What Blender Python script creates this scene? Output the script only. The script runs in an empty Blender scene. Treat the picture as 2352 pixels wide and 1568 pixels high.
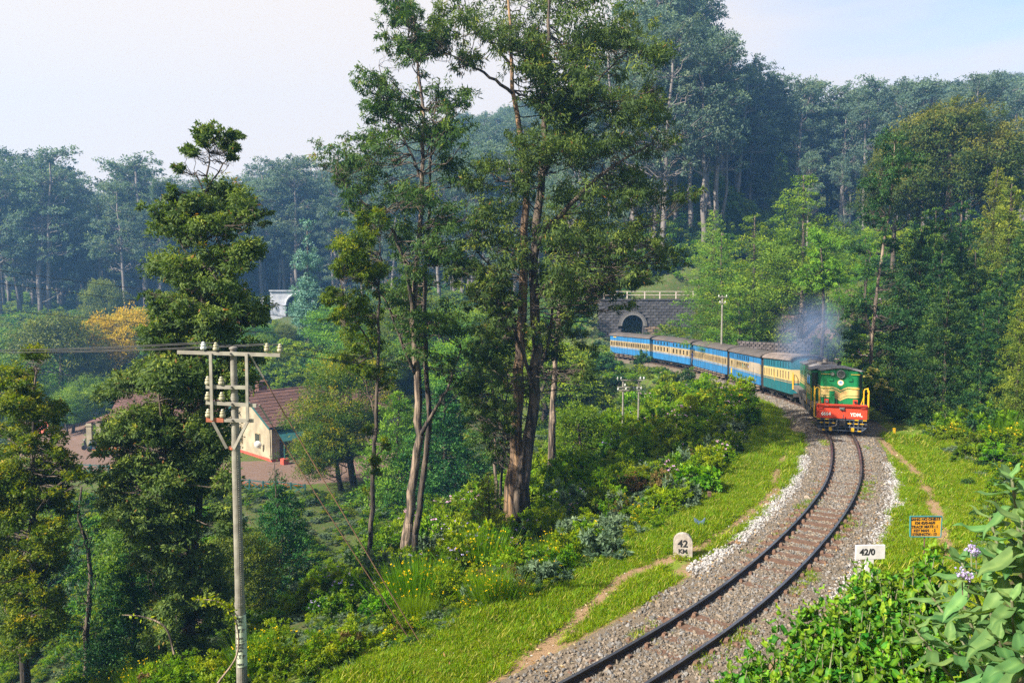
import bpy, math, random
import numpy as np
from mathutils import Vector, Matrix, noise

# ------------------------------------------------------------ camera, sky, sun, exposure
SC = bpy.context.scene
COL = SC.collection
rng = np.random.default_rng(7)
random.seed(7)
R = math.radians
CAMZ, PITCH, FPX = 6.9, R(4.2), 768.0

cam = bpy.data.cameras.new('camera')
cam.sensor_width = 36; cam.lens = 27.0; cam.clip_start = 0.1; cam.clip_end = 3000
camo = bpy.data.objects.new('camera', cam); COL.objects.link(camo)
camo.location = (0, 0, CAMZ); camo.rotation_euler = (R(90) - PITCH, 0, 0)
SC.camera = camo

SUN_EL, SUN_AZ = R(38), R(-122)            # azimuth from +Y, clockwise: the sun stands to the left, a little ahead
sd = Vector((math.sin(SUN_AZ) * math.cos(SUN_EL), math.cos(SUN_AZ) * math.cos(SUN_EL), math.sin(SUN_EL)))
W = bpy.data.worlds.new('World'); SC.world = W; W.use_nodes = True
nt = W.node_tree; nt.nodes.clear()
def N(t, ty, **k):
    n = t.nodes.new(ty)
    for a, b in k.items(): setattr(n, a, b)
    return n
sky = N(nt, 'ShaderNodeTexSky', sky_type='NISHITA', sun_disc=False, sun_elevation=SUN_EL, sun_rotation=SUN_AZ,
        air_density=1.0, dust_density=1.6, ozone_density=1.0, altitude=1800)
bg = N(nt, 'ShaderNodeBackground'); bg.inputs['Strength'].default_value = 0.10
wo = N(nt, 'ShaderNodeOutputWorld')
# thin high cloud: whitens the sky, thickest on the sun's side
tc = N(nt, 'ShaderNodeTexCoord')
dot = N(nt, 'ShaderNodeVectorMath', operation='DOT_PRODUCT'); dot.inputs[1].default_value = (-0.93, 0.25, 0.05)
nt.links.new(tc.outputs['Generated'], dot.inputs[0])
mp = N(nt, 'ShaderNodeMapping'); mp.inputs['Scale'].default_value = (1.0, 1.0, 4.5)
nt.links.new(tc.outputs['Generated'], mp.inputs['Vector'])
nz = N(nt, 'ShaderNodeTexNoise'); nz.inputs['Scale'].default_value = 1.6; nz.inputs['Detail'].default_value = 5
nt.links.new(mp.outputs[0], nz.inputs['Vector'])
ma = N(nt, 'ShaderNodeMath', operation='MULTIPLY_ADD'); ma.inputs[1].default_value = 1.3
nt.links.new(nz.outputs['Fac'], ma.inputs[0]); nt.links.new(dot.outputs['Value'], ma.inputs[2])
mr = N(nt, 'ShaderNodeMapRange', interpolation_type='SMOOTHSTEP')
mr.inputs['From Min'].default_value = 0.16; mr.inputs['From Max'].default_value = 0.80
nt.links.new(ma.outputs[0], mr.inputs['Value'])
mx = N(nt, 'ShaderNodeMix', data_type='RGBA'); mx.inputs['B'].default_value = (3.85, 3.38, 2.9, 1)
nt.links.new(mr.outputs[0], mx.inputs['Factor']); nt.links.new(sky.outputs[0], mx.inputs['A'])
nt.links.new(mx.outputs['Result'], bg.inputs['Color']); nt.links.new(bg.outputs[0], wo.inputs['Surface'])

sun = bpy.data.lights.new('sun', 'SUN'); sun.energy = 5.0; sun.angle = R(0.6); sun.color = (1.0, 0.93, 0.80)
suno = bpy.data.objects.new('sun', sun); COL.objects.link(suno)
suno.rotation_euler = sd.to_track_quat('Z', 'Y').to_euler(); suno.location = sd * 300

SC.view_settings.view_transform = 'Standard'; SC.view_settings.look = 'None'
SC.view_settings.gamma = 1; SC.view_settings.use_curve_mapping = False
SC.view_settings.exposure = 1.52
SC.render.engine = 'CYCLES'
cy = SC.cycles
cy.max_bounces = 5; cy.diffuse_bounces = 3; cy.glossy_bounces = 2; cy.transmission_bounces = 3
cy.volume_bounces = 1; cy.transparent_max_bounces = 6; cy.use_denoising = False
cy.volume_step_rate = 4; cy.volume_max_steps = 64

# ------------------------------------------------------------ helpers
CS, SN = math.cos(PITCH), math.sin(PITCH)
def at(u, v, Y):                          # the place at forward distance Y seen at (u, v) of a 1024 x 682 picture
    dx = (u - 512) / FPX; dy = (341 - v) / FPX
    fy = CS + dy * SN; fz = -SN + dy * CS
    t = Y / fy
    return Vector((dx * t, Y, CAMZ + fz * t))
K = 2352 / 1024
def at2(x, y, Y): return at(x / K, y / K, Y)

def tag(o, label=None, cat=None, group=None, kind=None):
    if label: o['label'] = label
    if cat: o['category'] = cat
    if group: o['group'] = group
    if kind: o['kind'] = kind
    return o
def link(o, parent=None):
    COL.objects.link(o)
    if parent is not None: o.parent = parent
    return o
def empty(name, loc=(0, 0, 0), rz=0, label=None, cat=None, group=None):
    o = bpy.data.objects.new(name, None); o.empty_display_size = .3
    o.location = loc; o.rotation_euler = (0, 0, rz); link(o)
    return tag(o, label, cat, group)
def copy_tree(src, kids, parent=None):
    c = src.copy(); COL.objects.link(c); c.parent = parent
    for k in kids.get(src.name, []): copy_tree(k, kids, c)
    return c
def kids_of(root):
    m = {}
    for o in bpy.data.objects:
        if o.parent: m.setdefault(o.parent.name, []).append(o)
    return m

class MB:
    def __init__(s): s.v = []; s.f = []; s.m = []
    def add(s, vs, fs, m=0):
        b = len(s.v); s.v += [tuple(v) for v in vs]
        for f in fs: s.f.append([i + b for i in f]); s.m.append(m)
        return s
    def box(s, c, d, m=0, rz=0, M=None, taper=1.0):
        x, y, z = d[0] / 2, d[1] / 2, d[2] / 2
        vs = [Vector((sx * x * (taper if sz > 0 else 1), sy * y * (taper if sz > 0 else 1), sz * z)) for sz in (-1, 1) for sx, sy in ((-1, -1), (1, -1), (1, 1), (-1, 1))]
        if M is None: M = Matrix.Rotation(rz, 3, 'Z')
        c = Vector(c)
        return s.add([M @ v + c for v in vs], [(0, 3, 2, 1), (4, 5, 6, 7), (0, 1, 5, 4), (1, 2, 6, 5), (2, 3, 7, 6), (3, 0, 4, 7)], m)
    def bar(s, a, b, w, h=None, m=0):     # rectangular bar between two points
        a, b = Vector(a), Vector(b); h = h or w
        q = (b - a).to_track_quat('X', 'Z').to_matrix()
        return s.box((a + b) / 2, ((b - a).length, w, h), m, M=q)
    def tube(s, pts, rad, n=6, m=0, cap=True):
        pts = [Vector(p) for p in pts]
        if not hasattr(rad, '__len__'): rad = [rad] * len(pts)
        rings = []
        up = Vector((0, 0, 1)); prev = None
        for i, p in enumerate(pts):
            t = (pts[min(i + 1, len(pts) - 1)] - pts[max(i - 1, 0)])
            if t.length < 1e-9: t = Vector((0, 0, 1))
            t.normalize()
            if prev is None:
                a = t.cross(up if abs(t.z) < .9 else Vector((1, 0, 0))).normalized()
            else:
                a = (prev - t * prev.dot(t)).normalized()
            prev = a; b = t.cross(a)
            rings.append([p + (a * math.cos(2 * math.pi * k / n) + b * math.sin(2 * math.pi * k / n)) * rad[i] for k in range(n)])
        vs = [v for r in rings for v in r]; fs = []
        for i in range(len(pts) - 1):
            for k in range(n):
                fs.append((i * n + k, i * n + (k + 1) % n, (i + 1) * n + (k + 1) % n, (i + 1) * n + k))
        if cap: fs.append(tuple(range(n - 1, -1, -1))); fs.append(tuple(range((len(pts) - 1) * n, len(pts) * n)))
        return s.add(vs, fs, m)
    def prism(s, poly, z0, z1, m=0, M=None):   # poly in xy, extruded along z, then transformed by M (4x4)
        n = len(poly)
        vs = [Vector((x, y, z)) for z in (z0, z1) for x, y in poly]
        if M is not None: vs = [M @ v for v in vs]
        fs = [tuple(range(n - 1, -1, -1)), tuple(range(n, 2 * n))] + [(i, (i + 1) % n, n + (i + 1) % n, n + i) for i in range(n)]
        return s.add(vs, fs, m)
    def build(s, name, mats, parent=None, loc=None, smooth=False):
        me = bpy.data.meshes.new(name); me.from_pydata(s.v, [], s.f)
        for m in (mats if isinstance(mats, (list, tuple)) else [mats]): me.materials.append(m)
        if any(s.m): me.polygons.foreach_set('material_index', s.m)
        if smooth: me.polygons.foreach_set('use_smooth', [True] * len(s.f))
        me.update()
        o = bpy.data.objects.new(name, me)
        if loc is not None: o.location = loc
        return link(o, parent)
def box(name, c, d, m, parent=None, rz=0): return MB().box(c, d, 0, rz).build(name, m, parent)

def text(name, s, size, m, parent, M, ext=.004, bold=0.0, align='CENTER'):
    c = bpy.data.curves.new(name, 'FONT'); c.body = s; c.size = size; c.extrude = ext; c.align_x = align; c.align_y = 'CENTER'
    c.offset = bold; c.materials.append(m); c.resolution_u = 3
    o = bpy.data.objects.new(name, c); me = bpy.data.meshes.new_from_object(o); bpy.data.objects.remove(o)
    o = bpy.data.objects.new(name, me); link(o, parent); o.matrix_local = M
    return o

# ------------------------------------------------------------ materials
def newmat(name):
    m = bpy.data.materials.new(name); m.use_nodes = True
    t = m.node_tree; b = t.nodes['Principled BSDF']
    return m, t, b
def pmat(name, c, rough=.6, c2=None, scale=4, detail=4, metal=0, bump=0, bscale=None, lo=.35, hi=.65, spec=.4, stretch=None, rnd=0):
    m, t, b = newmat(name)
    b.inputs['Roughness'].default_value = rough; b.inputs['Metallic'].default_value = metal
    b.inputs['Specular IOR Level'].default_value = spec
    if c2 is None: c2 = tuple(x * .72 for x in c)
    tc = N(t, 'ShaderNodeTexCoord'); src = tc.outputs['Object']
    if stretch:
        mp = N(t, 'ShaderNodeMapping'); mp.inputs['Scale'].default_value = stretch; t.links.new(src, mp.inputs[0]); src = mp.outputs[0]
    n = N(t, 'ShaderNodeTexNoise'); n.inputs['Scale'].default_value = scale; n.inputs['Detail'].default_value = detail
    t.links.new(src, n.inputs['Vector'])
    r = N(t, 'ShaderNodeMapRange'); r.inputs['From Min'].default_value = lo; r.inputs['From Max'].default_value = hi
    t.links.new(n.outputs['Fac'], r.inputs['Value'])
    x = N(t, 'ShaderNodeMix', data_type='RGBA'); x.inputs['A'].default_value = (*c2, 1); x.inputs['B'].default_value = (*c, 1)
    t.links.new(r.outputs[0], x.inputs['Factor']); out = x.outputs['Result']
    if rnd:
        oi = N(t, 'ShaderNodeObjectInfo'); hs = N(t, 'ShaderNodeHueSaturation')
        q = N(t, 'ShaderNodeMapRange'); q.inputs['To Min'].default_value = 1 - rnd; q.inputs['To Max'].default_value = 1 + rnd
        t.links.new(oi.outputs['Random'], q.inputs['Value']); t.links.new(q.outputs[0], hs.inputs['Value'])
        t.links.new(out, hs.inputs['Color']); out = hs.outputs[0]
    t.links.new(out, b.inputs['Base Color'])
    if bump:
        n2 = N(t, 'ShaderNodeTexNoise'); n2.inputs['Scale'].default_value = bscale or scale * 4; n2.inputs['Detail'].default_value = 5
        t.links.new(src, n2.inputs['Vector'])
        bp = N(t, 'ShaderNodeBump'); bp.inputs['Strength'].default_value = bump; bp.inputs['Distance'].default_value = .05
        t.links.new(n2.outputs['Fac'], bp.inputs['Height']); t.links.new(bp.outputs[0], b.inputs['Normal'])
    return m
def leafmat(name, ramp, trans=.32, rough=.5, var=.22, spec=.35):
    """leaf colours over the per-leaf value 'tone', shifted a little from plant to plant"""
    m, t, b = newmat(name)
    a = N(t, 'ShaderNodeAttribute', attribute_name='tone')
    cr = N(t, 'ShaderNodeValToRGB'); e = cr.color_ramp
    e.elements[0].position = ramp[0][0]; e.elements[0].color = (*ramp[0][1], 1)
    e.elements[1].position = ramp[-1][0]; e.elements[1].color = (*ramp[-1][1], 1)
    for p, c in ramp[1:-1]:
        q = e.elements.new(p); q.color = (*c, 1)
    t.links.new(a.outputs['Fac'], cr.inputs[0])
    oi = N(t, 'ShaderNodeObjectInfo'); hs = N(t, 'ShaderNodeHueSaturation')
    q = N(t, 'ShaderNodeMapRange'); q.inputs['To Min'].default_value = 1 - var; q.inputs['To Max'].default_value = 1 + var
    t.links.new(oi.outputs['Random'], q.inputs['Value']); t.links.new(q.outputs[0], hs.inputs['Value'])
    mm = N(t, 'ShaderNodeMath', operation='MULTIPLY'); mm.inputs[1].default_value = 7.13
    fr = N(t, 'ShaderNodeMath', operation='FRACT'); t.links.new(oi.outputs['Random'], mm.inputs[0]); t.links.new(mm.outputs[0], fr.inputs[0])
    q2 = N(t, 'ShaderNodeMapRange'); q2.inputs['To Min'].default_value = .5 - .028 * var / .22; q2.inputs['To Max'].default_value = .5 + .022 * var / .22
    t.links.new(fr.outputs[0], q2.inputs['Value']); t.links.new(q2.outputs[0], hs.inputs['Hue']); hs.inputs['Saturation'].default_value = 1.14
    t.links.new(cr.outputs[0], hs.inputs['Color'])
    t.links.new(hs.outputs[0], b.inputs['Base Color'])
    b.inputs['Roughness'].default_value = max(rough, .55); b.inputs['Specular IOR Level'].default_value = spec * .5
    tr = N(t, 'ShaderNodeBsdfTranslucent'); ml = N(t, 'ShaderNodeMix', data_type='RGBA', blend_type='MULTIPLY'); ml.inputs['Factor'].default_value = 1
    ml.inputs['B'].default_value = (1.5, 1.6, .55, 1)
    t.links.new(hs.outputs[0], ml.inputs['A']); t.links.new(ml.outputs['Result'], tr.inputs['Color'])
    ms = N(t, 'ShaderNodeMixShader'); ms.inputs[0].default_value = trans
    t.links.new(b.outputs[0], ms.inputs[1]); t.links.new(tr.outputs[0], ms.inputs[2])
    t.links.new(ms.outputs[0], t.nodes['Material Output'].inputs['Surface'])
    return m

# ------------------------------------------------------------ the line of the track and the shape of the land
CL = [(-22, -10), (-14, -2.6), (-8, 3.4), (-3.4, 8.0), (0, 11.35), (1.9, 13.2), (3.5, 14.85), (4.95, 16.5), (6.35, 18.3), (7.6, 20.05), (9.0, 22.1), (10.3, 24.2),
      (11.45, 26.2), (12.5, 28.3), (13.5, 30.6), (14.45, 32.9), (15.33, 35.4), (16.6, 39.5), (18.1, 44.5), (19.7, 50.5), (20.7, 56.5), (21.2, 62.5), (21.4, 68.5), (21.3, 74.5),
      (20.7, 80.5), (19.6, 86.5), (18.0, 92.5), (15.9, 98.5), (13.0, 104.5), (9.2, 110.5), (4.0, 116.5), (-3, 122), (-12, 127), (-24, 132), (-40, 138)]
def catmull(P, per=8):
    P = [np.array(p, float) for p in P]; out = []
    for i in range(1, len(P) - 2):
        a, b, c, d = P[i - 1:i + 3]
        for k in range(per):
            t = k / per
            out.append(.5 * ((2 * b) + (c - a) * t + (2 * a - 5 * b + 4 * c - d) * t * t + (3 * b - a - 3 * c + d) * t ** 3))
    return np.array(out)
TR = catmull(CL, 10)
# smooth and resample
for _ in range(60): TR[1:-1] = .25 * TR[:-2] + .5 * TR[1:-1] + .25 * TR[2:]
seg = np.linalg.norm(np.diff(TR, axis=0), axis=1); SS = np.concatenate([[0], np.cumsum(seg)])
s_of = lambda y: float(np.interp(y, TR[:, 1], SS))
S36 = s_of(36.0)
S_AX = np.arange(0, SS[-1], .5)
TX = np.interp(S_AX, SS, TR[:, 0]); TY = np.interp(S_AX, SS, TR[:, 1])
def zt(s):                                # the line falls away 1 in 25 behind the locomotive
    return np.interp(np.asarray(s, float) - S36, [0, 3, 7, 11, 15, 19, 24, 30, 40, 55, 70, 90, 130], [0, -.05, -.27, -.60, -.95, -1.27, -1.62, -1.95, -2.2, -2.42, -2.65, -3.0, -3.6])
def trk(s, d=0.0):                        # point at arc s, offset d to the right of the direction of travel away from us
    s = float(s); x = np.interp(s, S_AX, TX); y = np.interp(s, S_AX, TY)
    x2 = np.interp(s + .4, S_AX, TX); y2 = np.interp(s + .4, S_AX, TY)
    x1 = np.interp(s - .4, S_AX, TX); y1 = np.interp(s - .4, S_AX, TY)
    t = np.array([x2 - x1, y2 - y1]); t /= np.linalg.norm(t)
    return Vector((x + t[1] * d, y - t[0] * d, float(zt(s)))), Vector((t[0], t[1], 0))
def sd_track(x, y):                       # signed distance (right positive) and arc of the nearest point
    x = np.asarray(x, float).ravel(); y = np.asarray(y, float).ravel()
    D = np.empty(len(x)); S = np.empty(len(x))
    ax, ay = TX[:-1], TY[:-1]; bx, by = np.diff(TX), np.diff(TY); L2 = bx ** 2 + by ** 2
    for i in range(0, len(x), 20000):
        X = x[i:i + 20000, None]; Y_ = y[i:i + 20000, None]
        t = np.clip(((X - ax) * bx + (Y_ - ay) * by) / L2, 0, 1)
        ex = X - ax - t * bx; ey = Y_ - ay - t * by; q = ex ** 2 + ey ** 2
        j = q.argmin(1); r = np.arange(len(j))
        sg = np.where(ex[r, j] * by[j] - ey[r, j] * bx[j] > 0, 1, -1)
        D[i:i + 20000] = np.sqrt(q[r, j]) * sg; S[i:i + 20000] = S_AX[j] + t[r, j] * .5
    return D, S
def sstep(a, b, x): t = np.clip((x - a) / (b - a), 0, 1); return t * t * (3 - 2 * t)
def vnoise(x, y, f, seed=0):              # cheap smooth value noise
    x = np.asarray(x) * f + seed * 17.3; y = np.asarray(y) * f - seed * 9.1
    xi = np.floor(x); yi = np.floor(y); fx = x - xi; fy = y - yi
    fx = fx * fx * (3 - 2 * fx); fy = fy * fy * (3 - 2 * fy)
    h = lambda a, b: np.abs(np.sin(a * 127.1 + b * 311.7 + seed) * 43758.5453) % 1
    return (h(xi, yi) * (1 - fx) + h(xi + 1, yi) * fx) * (1 - fy) + (h(xi, yi + 1) * (1 - fx) + h(xi + 1, yi + 1) * fx) * fy - .5
def terrain(x, y, full=False):
    shp = np.shape(x); x = np.asarray(x, float).ravel(); y = np.asarray(y, float).ravel()
    d, s = sd_track(x, y); z0 = zt(s)
    q = np.maximum(-d, 0)
    fl = np.interp(q, [0, 1.25, 2.0, 3.9, 8, 15, 28, 60], [.16, .17, .30, .32, 1.7, 4.7, 10.2, 14])
    zl = z0 - fl
    yy = np.maximum(y, 1)
    u = 512 + x / yy * 768
    # valley floor
    zv = np.interp(y, [0, 60, 88, 115, 150, 180], [-9.5, -9.5, -9.2, -3.2, -1.5, 0])
    zv2 = np.interp(y, [0, 60, 105, 140, 200], [-9.5, -9.7, -11.8, -5, 1.5])
    w = sstep(-38, -58, x); zv = zv * (1 - w) + zv2 * w
    ridge = np.interp(u, [-200, 0, 200, 300, 430, 520, 620, 700, 780, 900, 1024, 1300], [6, 6, 7, 12, 36, 46, 38, 32, 32, 36, 44, 46])
    base = np.interp(y, [0, 100, 150, 200], [0, 0, .2, 2])
    kf = sstep(np.interp(u, [0, 250, 450, 700], [190, 175, 130, 110]), np.interp(u, [0, 250, 450, 700], [330, 320, 320, 330]), y)
    far = ridge * kf
    zleft = np.maximum(zl, zv)
    k = np.clip((zl - zv) / 3, -1, 1); zleft += .375 * (1 - np.abs(k)) ** 2
    r = np.maximum(d, 0)
    near = sstep(22, 13, y)               # close to us the right bank is steep
    g1 = np.interp(r, [0, 1.25, 2.0, 3.9, 8, 14, 30, 60, 120], [-.16, -.17, -.28, -.25, .6, 1.8, 5.5, 12, 20])
    g2 = np.interp(r, [0, 1.25, 2.0, 3.0, 4.2, 8, 14, 30], [-.16, -.17, -.25, .0, .7, 4.9, 7.5, 12])
    # the cutting behind the train: a step up to the red bank
    g3 = np.interp(r, [0, 1.6, 3.0, 4.6, 7, 11, 18, 40], [-.16, -.25, -.1, .9, 3.3, 5.6, 8.5, 15])
    c = sstep(50, 64, y)
    zr = z0 + (g1 * (1 - c) + g3 * c) * (1 - near) + g2 * near
    bump = 14 * np.exp(-(((u - 672) / 70) ** 2)) * sstep(112, 142, y) * sstep(230, 170, y)
    wl = sstep(-1, 1, d)
    z = zleft * (1 - wl) + zr * wl
    z = np.where(y > 60, np.maximum(z, 0 * z + np.where(y > 150, base, -99)), z)
    nb = sstep(116, 136, y) * sstep(600, 545, u)      # beyond the bend of the line the valley side goes on
    z = z * (1 - nb) + zv * nb
    z = z + far + bump
    lim = 6.9 - 56 * np.maximum(y, 1) / 768           # the road cutting that the stone bridge spans
    wc = sstep(596, 610, u) * sstep(716, 690, u) * sstep(93, 100, y) * sstep(119.5, 118, y) * (d > 3)
    z = z * (1 - wc) + np.minimum(z, lim) * wc
    # roughness away from the track
    rough = sstep(3.5, 9, np.abs(d))
    z = z + rough * (vnoise(x, y, .22, 1) * .9 + vnoise(x, y, .7, 2) * .25) + (vnoise(x, y, .9, 3) * .14 + vnoise(x, y, 2.3, 13) * .07) * sstep(2.0, 2.9, np.abs(d))
    # yard in front of the house is level
    yw = sstep(1.0, .0, np.maximum(np.abs(x + 22) / 22 - .8, 0) * 3 + np.maximum(np.abs(y - 72) / 14 - .7, 0) * 3)
    z = z * (1 - yw) + yw * (-9.5 - .0 * x)
    if full: return z.reshape(shp), d.reshape(shp), s.reshape(shp)
    return z.reshape(shp)
def gz(x, y): return float(terrain(np.array([x]), np.array([y]))[0])

# ------------------------------------------------------------ ground
def ground_at(x2, y2, z=-.2):
    a = at2(x2, y2, 10); o = Vector((0, 0, CAMZ)); dv = a - o
    return o + dv * ((z - CAMZ) / dv.z)
def axis(spec):
    out = []
    for a, b, st in spec: out += list(np.arange(a, b, st))
    return np.array(out)
gx = axis([(-520, -160, 14), (-160, -60, 4), (-60, -12, 1.0), (-12, 26, .2), (26, 60, 1.0), (60, 160, 4), (160, 520, 14)])
gy = axis([(-40, 4, 2), (4, 44, .2), (44, 130, .8), (130, 230, 3), (230, 520, 10)])
GX, GY = np.meshgrid(gx, gy)
GZ, GD, GS = terrain(GX, GY, True)
def polydist(P, x, y):
    P = np.array([(p[0], p[1]) for p in P]); out = np.full(np.shape(x), 1e9)
    for a, b in zip(P[:-1], P[1:]):
        d = b - a; t = np.clip(((x - a[0]) * d[0] + (y - a[1]) * d[1]) / (d @ d), 0, 1)
        out = np.minimum(out, np.hypot(x - a[0] - t * d[0], y - a[1] - t * d[1]))
    return out
lpath = [ground_at(*p) for p in [(1110, 1600), (1240, 1490), (1330, 1400), (1440, 1310), (1530, 1275), (1620, 1240), (1700, 1190), (1775, 1130), (1785, 1075), (1810, 1020)]]
rpath = [ground_at(*p) for p in [(2190, 1300), (2170, 1230), (2150, 1165), (2115, 1090), (2060, 1040), (2010, 985), (1990, 950)]]
dl = polydist(lpath, GX, GY); dr = polydist(rpath, GX, GY)
m_dirt = np.maximum(sstep(.42, .08, dl) * .95, sstep(.34, .08, dr))
ad = np.abs(GD)
m_bal = np.where(GD < 0, sstep(1.85, 1.4, ad), sstep(1.85, 1.35, ad))
far_b = sstep(S36 - 3, S36 + 3, GS)
m_bal = np.maximum(m_bal, far_b * sstep(2.9, 2.2, ad))
m_dirt = np.maximum(m_dirt, .62 * sstep(2.5, 2.0, ad) * sstep(1.2, 1.5, ad) * (GS < S36 - 12))
m_dirt = np.maximum(m_dirt, .9 * sstep(3.4, 2.4, GD) * sstep(1.0, 1.5, GD) * sstep(17.2, 15.6, GY) * sstep(10, 11, GY))
# red yard and road by the house, and the red cut bank behind the train
road = [(-13, 67), (-21, 64.5), (-34, 69), (-47, 76), (-53, 88), (-56, 100), (-46, 112), (-36, 118)]
droad = polydist(road, GX, GY)
m_red = sstep(3.9, 2.6, droad)
m_red = np.maximum(m_red, sstep(4.4, 3.2, polydist([(-10, 71), (-18, 67.5), (-24, 67)], GX, GY)))
m_red = np.maximum(m_red, sstep(2.2, 1.6, polydist([(-33, 104), (-31, 112), (-30, 122)], GX, GY)))
uu = 512 + GX / np.maximum(GY, 1) * 768
m_bank = sstep(770, 785, uu) * sstep(862, 845, uu) * sstep(69, 71, GY) * sstep(89, 86, GY) * (GD > 4.5)
m_red = np.maximum(m_red, m_bank * .9)
m_soil = sstep(3.6, 6.5, ad)            # under the bushes: leaf litter and herbs
m_soil = np.where((GY > 57) & (GY < 135), m_soil * .55, m_soil)
m_soil = np.where((uu > 700) & (uu < 880) & (GY > 200) & (GY < 255), .2, m_soil)
m_soil = np.maximum(m_soil, sstep(S36 + 45, S36 + 60, GS)); m_soil = np.where((GY > 108) & (uu > 560), 1, m_soil)
verge = sstep(4.6, 3.4, ad)

def grid_mesh(name, X, Y_, Z, attrs, mat):
    ny, nx = X.shape
    me = bpy.data.meshes.new(name); n = nx * ny
    me.vertices.add(n); me.vertices.foreach_set('co', np.stack([X, Y_, Z], -1).astype(np.float32).ravel())
    i = np.arange(ny - 1)[:, None] * nx + np.arange(nx - 1)[None]
    q = np.stack([i, i + 1, i + nx + 1, i + nx], -1).reshape(-1, 4)
    me.loops.add(q.size); me.loops.foreach_set('vertex_index', q.ravel().astype(np.int32))
    me.polygons.add(len(q)); me.polygons.foreach_set('loop_start', np.arange(0, q.size, 4, dtype=np.int32))
    me.polygons.foreach_set('use_smooth', np.ones(len(q), bool))
    for k, v in attrs.items():
        a = me.attributes.new(k, 'FLOAT', 'POINT'); a.data.foreach_set('value', np.asarray(v, np.float32).ravel())
    me.materials.append(mat); me.update()
    return link(bpy.data.objects.new(name, me))

gm, t, b = newmat('ground_cover')
b.inputs['Roughness'].default_value = .95; b.inputs['Specular IOR Level'].default_value = .1
tcx = N(t, 'ShaderNodeTexCoord')
def nse(scale, det=5, rough=.6):
    n = N(t, 'ShaderNodeTexNoise'); n.inputs['Scale'].default_value = scale; n.inputs['Detail'].default_value = det; n.inputs['Roughness'].default_value = rough
    t.links.new(tcx.outputs['Object'], n.inputs['Vector']); return n.outputs['Fac']
def mixc(f, A, B):
    x = N(t, 'ShaderNodeMix', data_type='RGBA')
    for k, v in (('Factor', f), ('A', A), ('B', B)):
        if isinstance(v, tuple): x.inputs[k].default_value = (*v, 1)
        else: t.links.new(v, x.inputs[k])
    return x.outputs['Result']
def rng_(v, a, b_, lo=0, hi=1):
    r = N(t, 'ShaderNodeMapRange'); r.inputs['From Min'].default_value = a; r.inputs['From Max'].default_value = b_
    r.inputs['To Min'].default_value = lo; r.inputs['To Max'].default_value = hi
    t.links.new(v, r.inputs['Value']); return r.outputs[0]
def mask(nm, n, amp=.5, w=.08):
    a = N(t, 'ShaderNodeAttribute', attribute_name=nm)
    m1 = N(t, 'ShaderNodeMath', operation='MULTIPLY_ADD'); m1.inputs[1].default_value = amp
    t.links.new(n, m1.inputs[0]); t.links.new(a.outputs['Fac'], m1.inputs[2])
    return rng_(m1.outputs[0], .5 + amp / 2 - w, .5 + amp / 2 + w)
nf, nm_, nc, nvf = nse(9), nse(2.2), nse(.35), nse(34, 6, .7)
grass_c = mixc(rng_(nm_, .35, .65), (.07, .13, .012), (.165, .21, .028))
grass_c = mixc(rng_(nf, .56, .72), grass_c, (.20, .21, .05))
soil_c = mixc(rng_(nf, .35, .6), (.030, .055, .012), (.075, .10, .025))
soil_c = mixc(rng_(nm_, .5, .68), soil_c, (.11, .085, .045))
c = mixc(mask('m_soil', nm_, .6), grass_c, soil_c)
dirt_c = mixc(rng_(nvf, .35, .65), (.20, .125, .07), (.33, .22, .13))
c = mixc(mask('m_dirt', nf, .9, .16), c, dirt_c)
red_c = mixc(rng_(nvf, .4, .62), (.12, .075, .055), (.19, .12, .088))
red_c = mixc(rng_(nm_, .4, .6), red_c, (.16, .11, .09))
c = mixc(mask('m_red', nm_, .4), c, red_c)
bal_c = mixc(rng_(nvf, .4, .6), (.10, .08, .06), (.21, .17, .125))
c = mixc(mask('m_bal', nf, .4), c, bal_c)
t.links.new(c, b.inputs['Base Color'])
bp = N(t, 'ShaderNodeBump'); bp.inputs['Strength'].default_value = .7; bp.inputs['Distance'].default_value = .05
t.links.new(nvf, bp.inputs['Height']); t.links.new(bp.outputs[0], b.inputs['Normal'])
gr = grid_mesh('ground', GX, GY, GZ, {'m_soil': m_soil, 'm_dirt': m_dirt, 'm_red': m_red, 'm_bal': m_bal}, gm)
gr['kind'] = 'structure'

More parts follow.
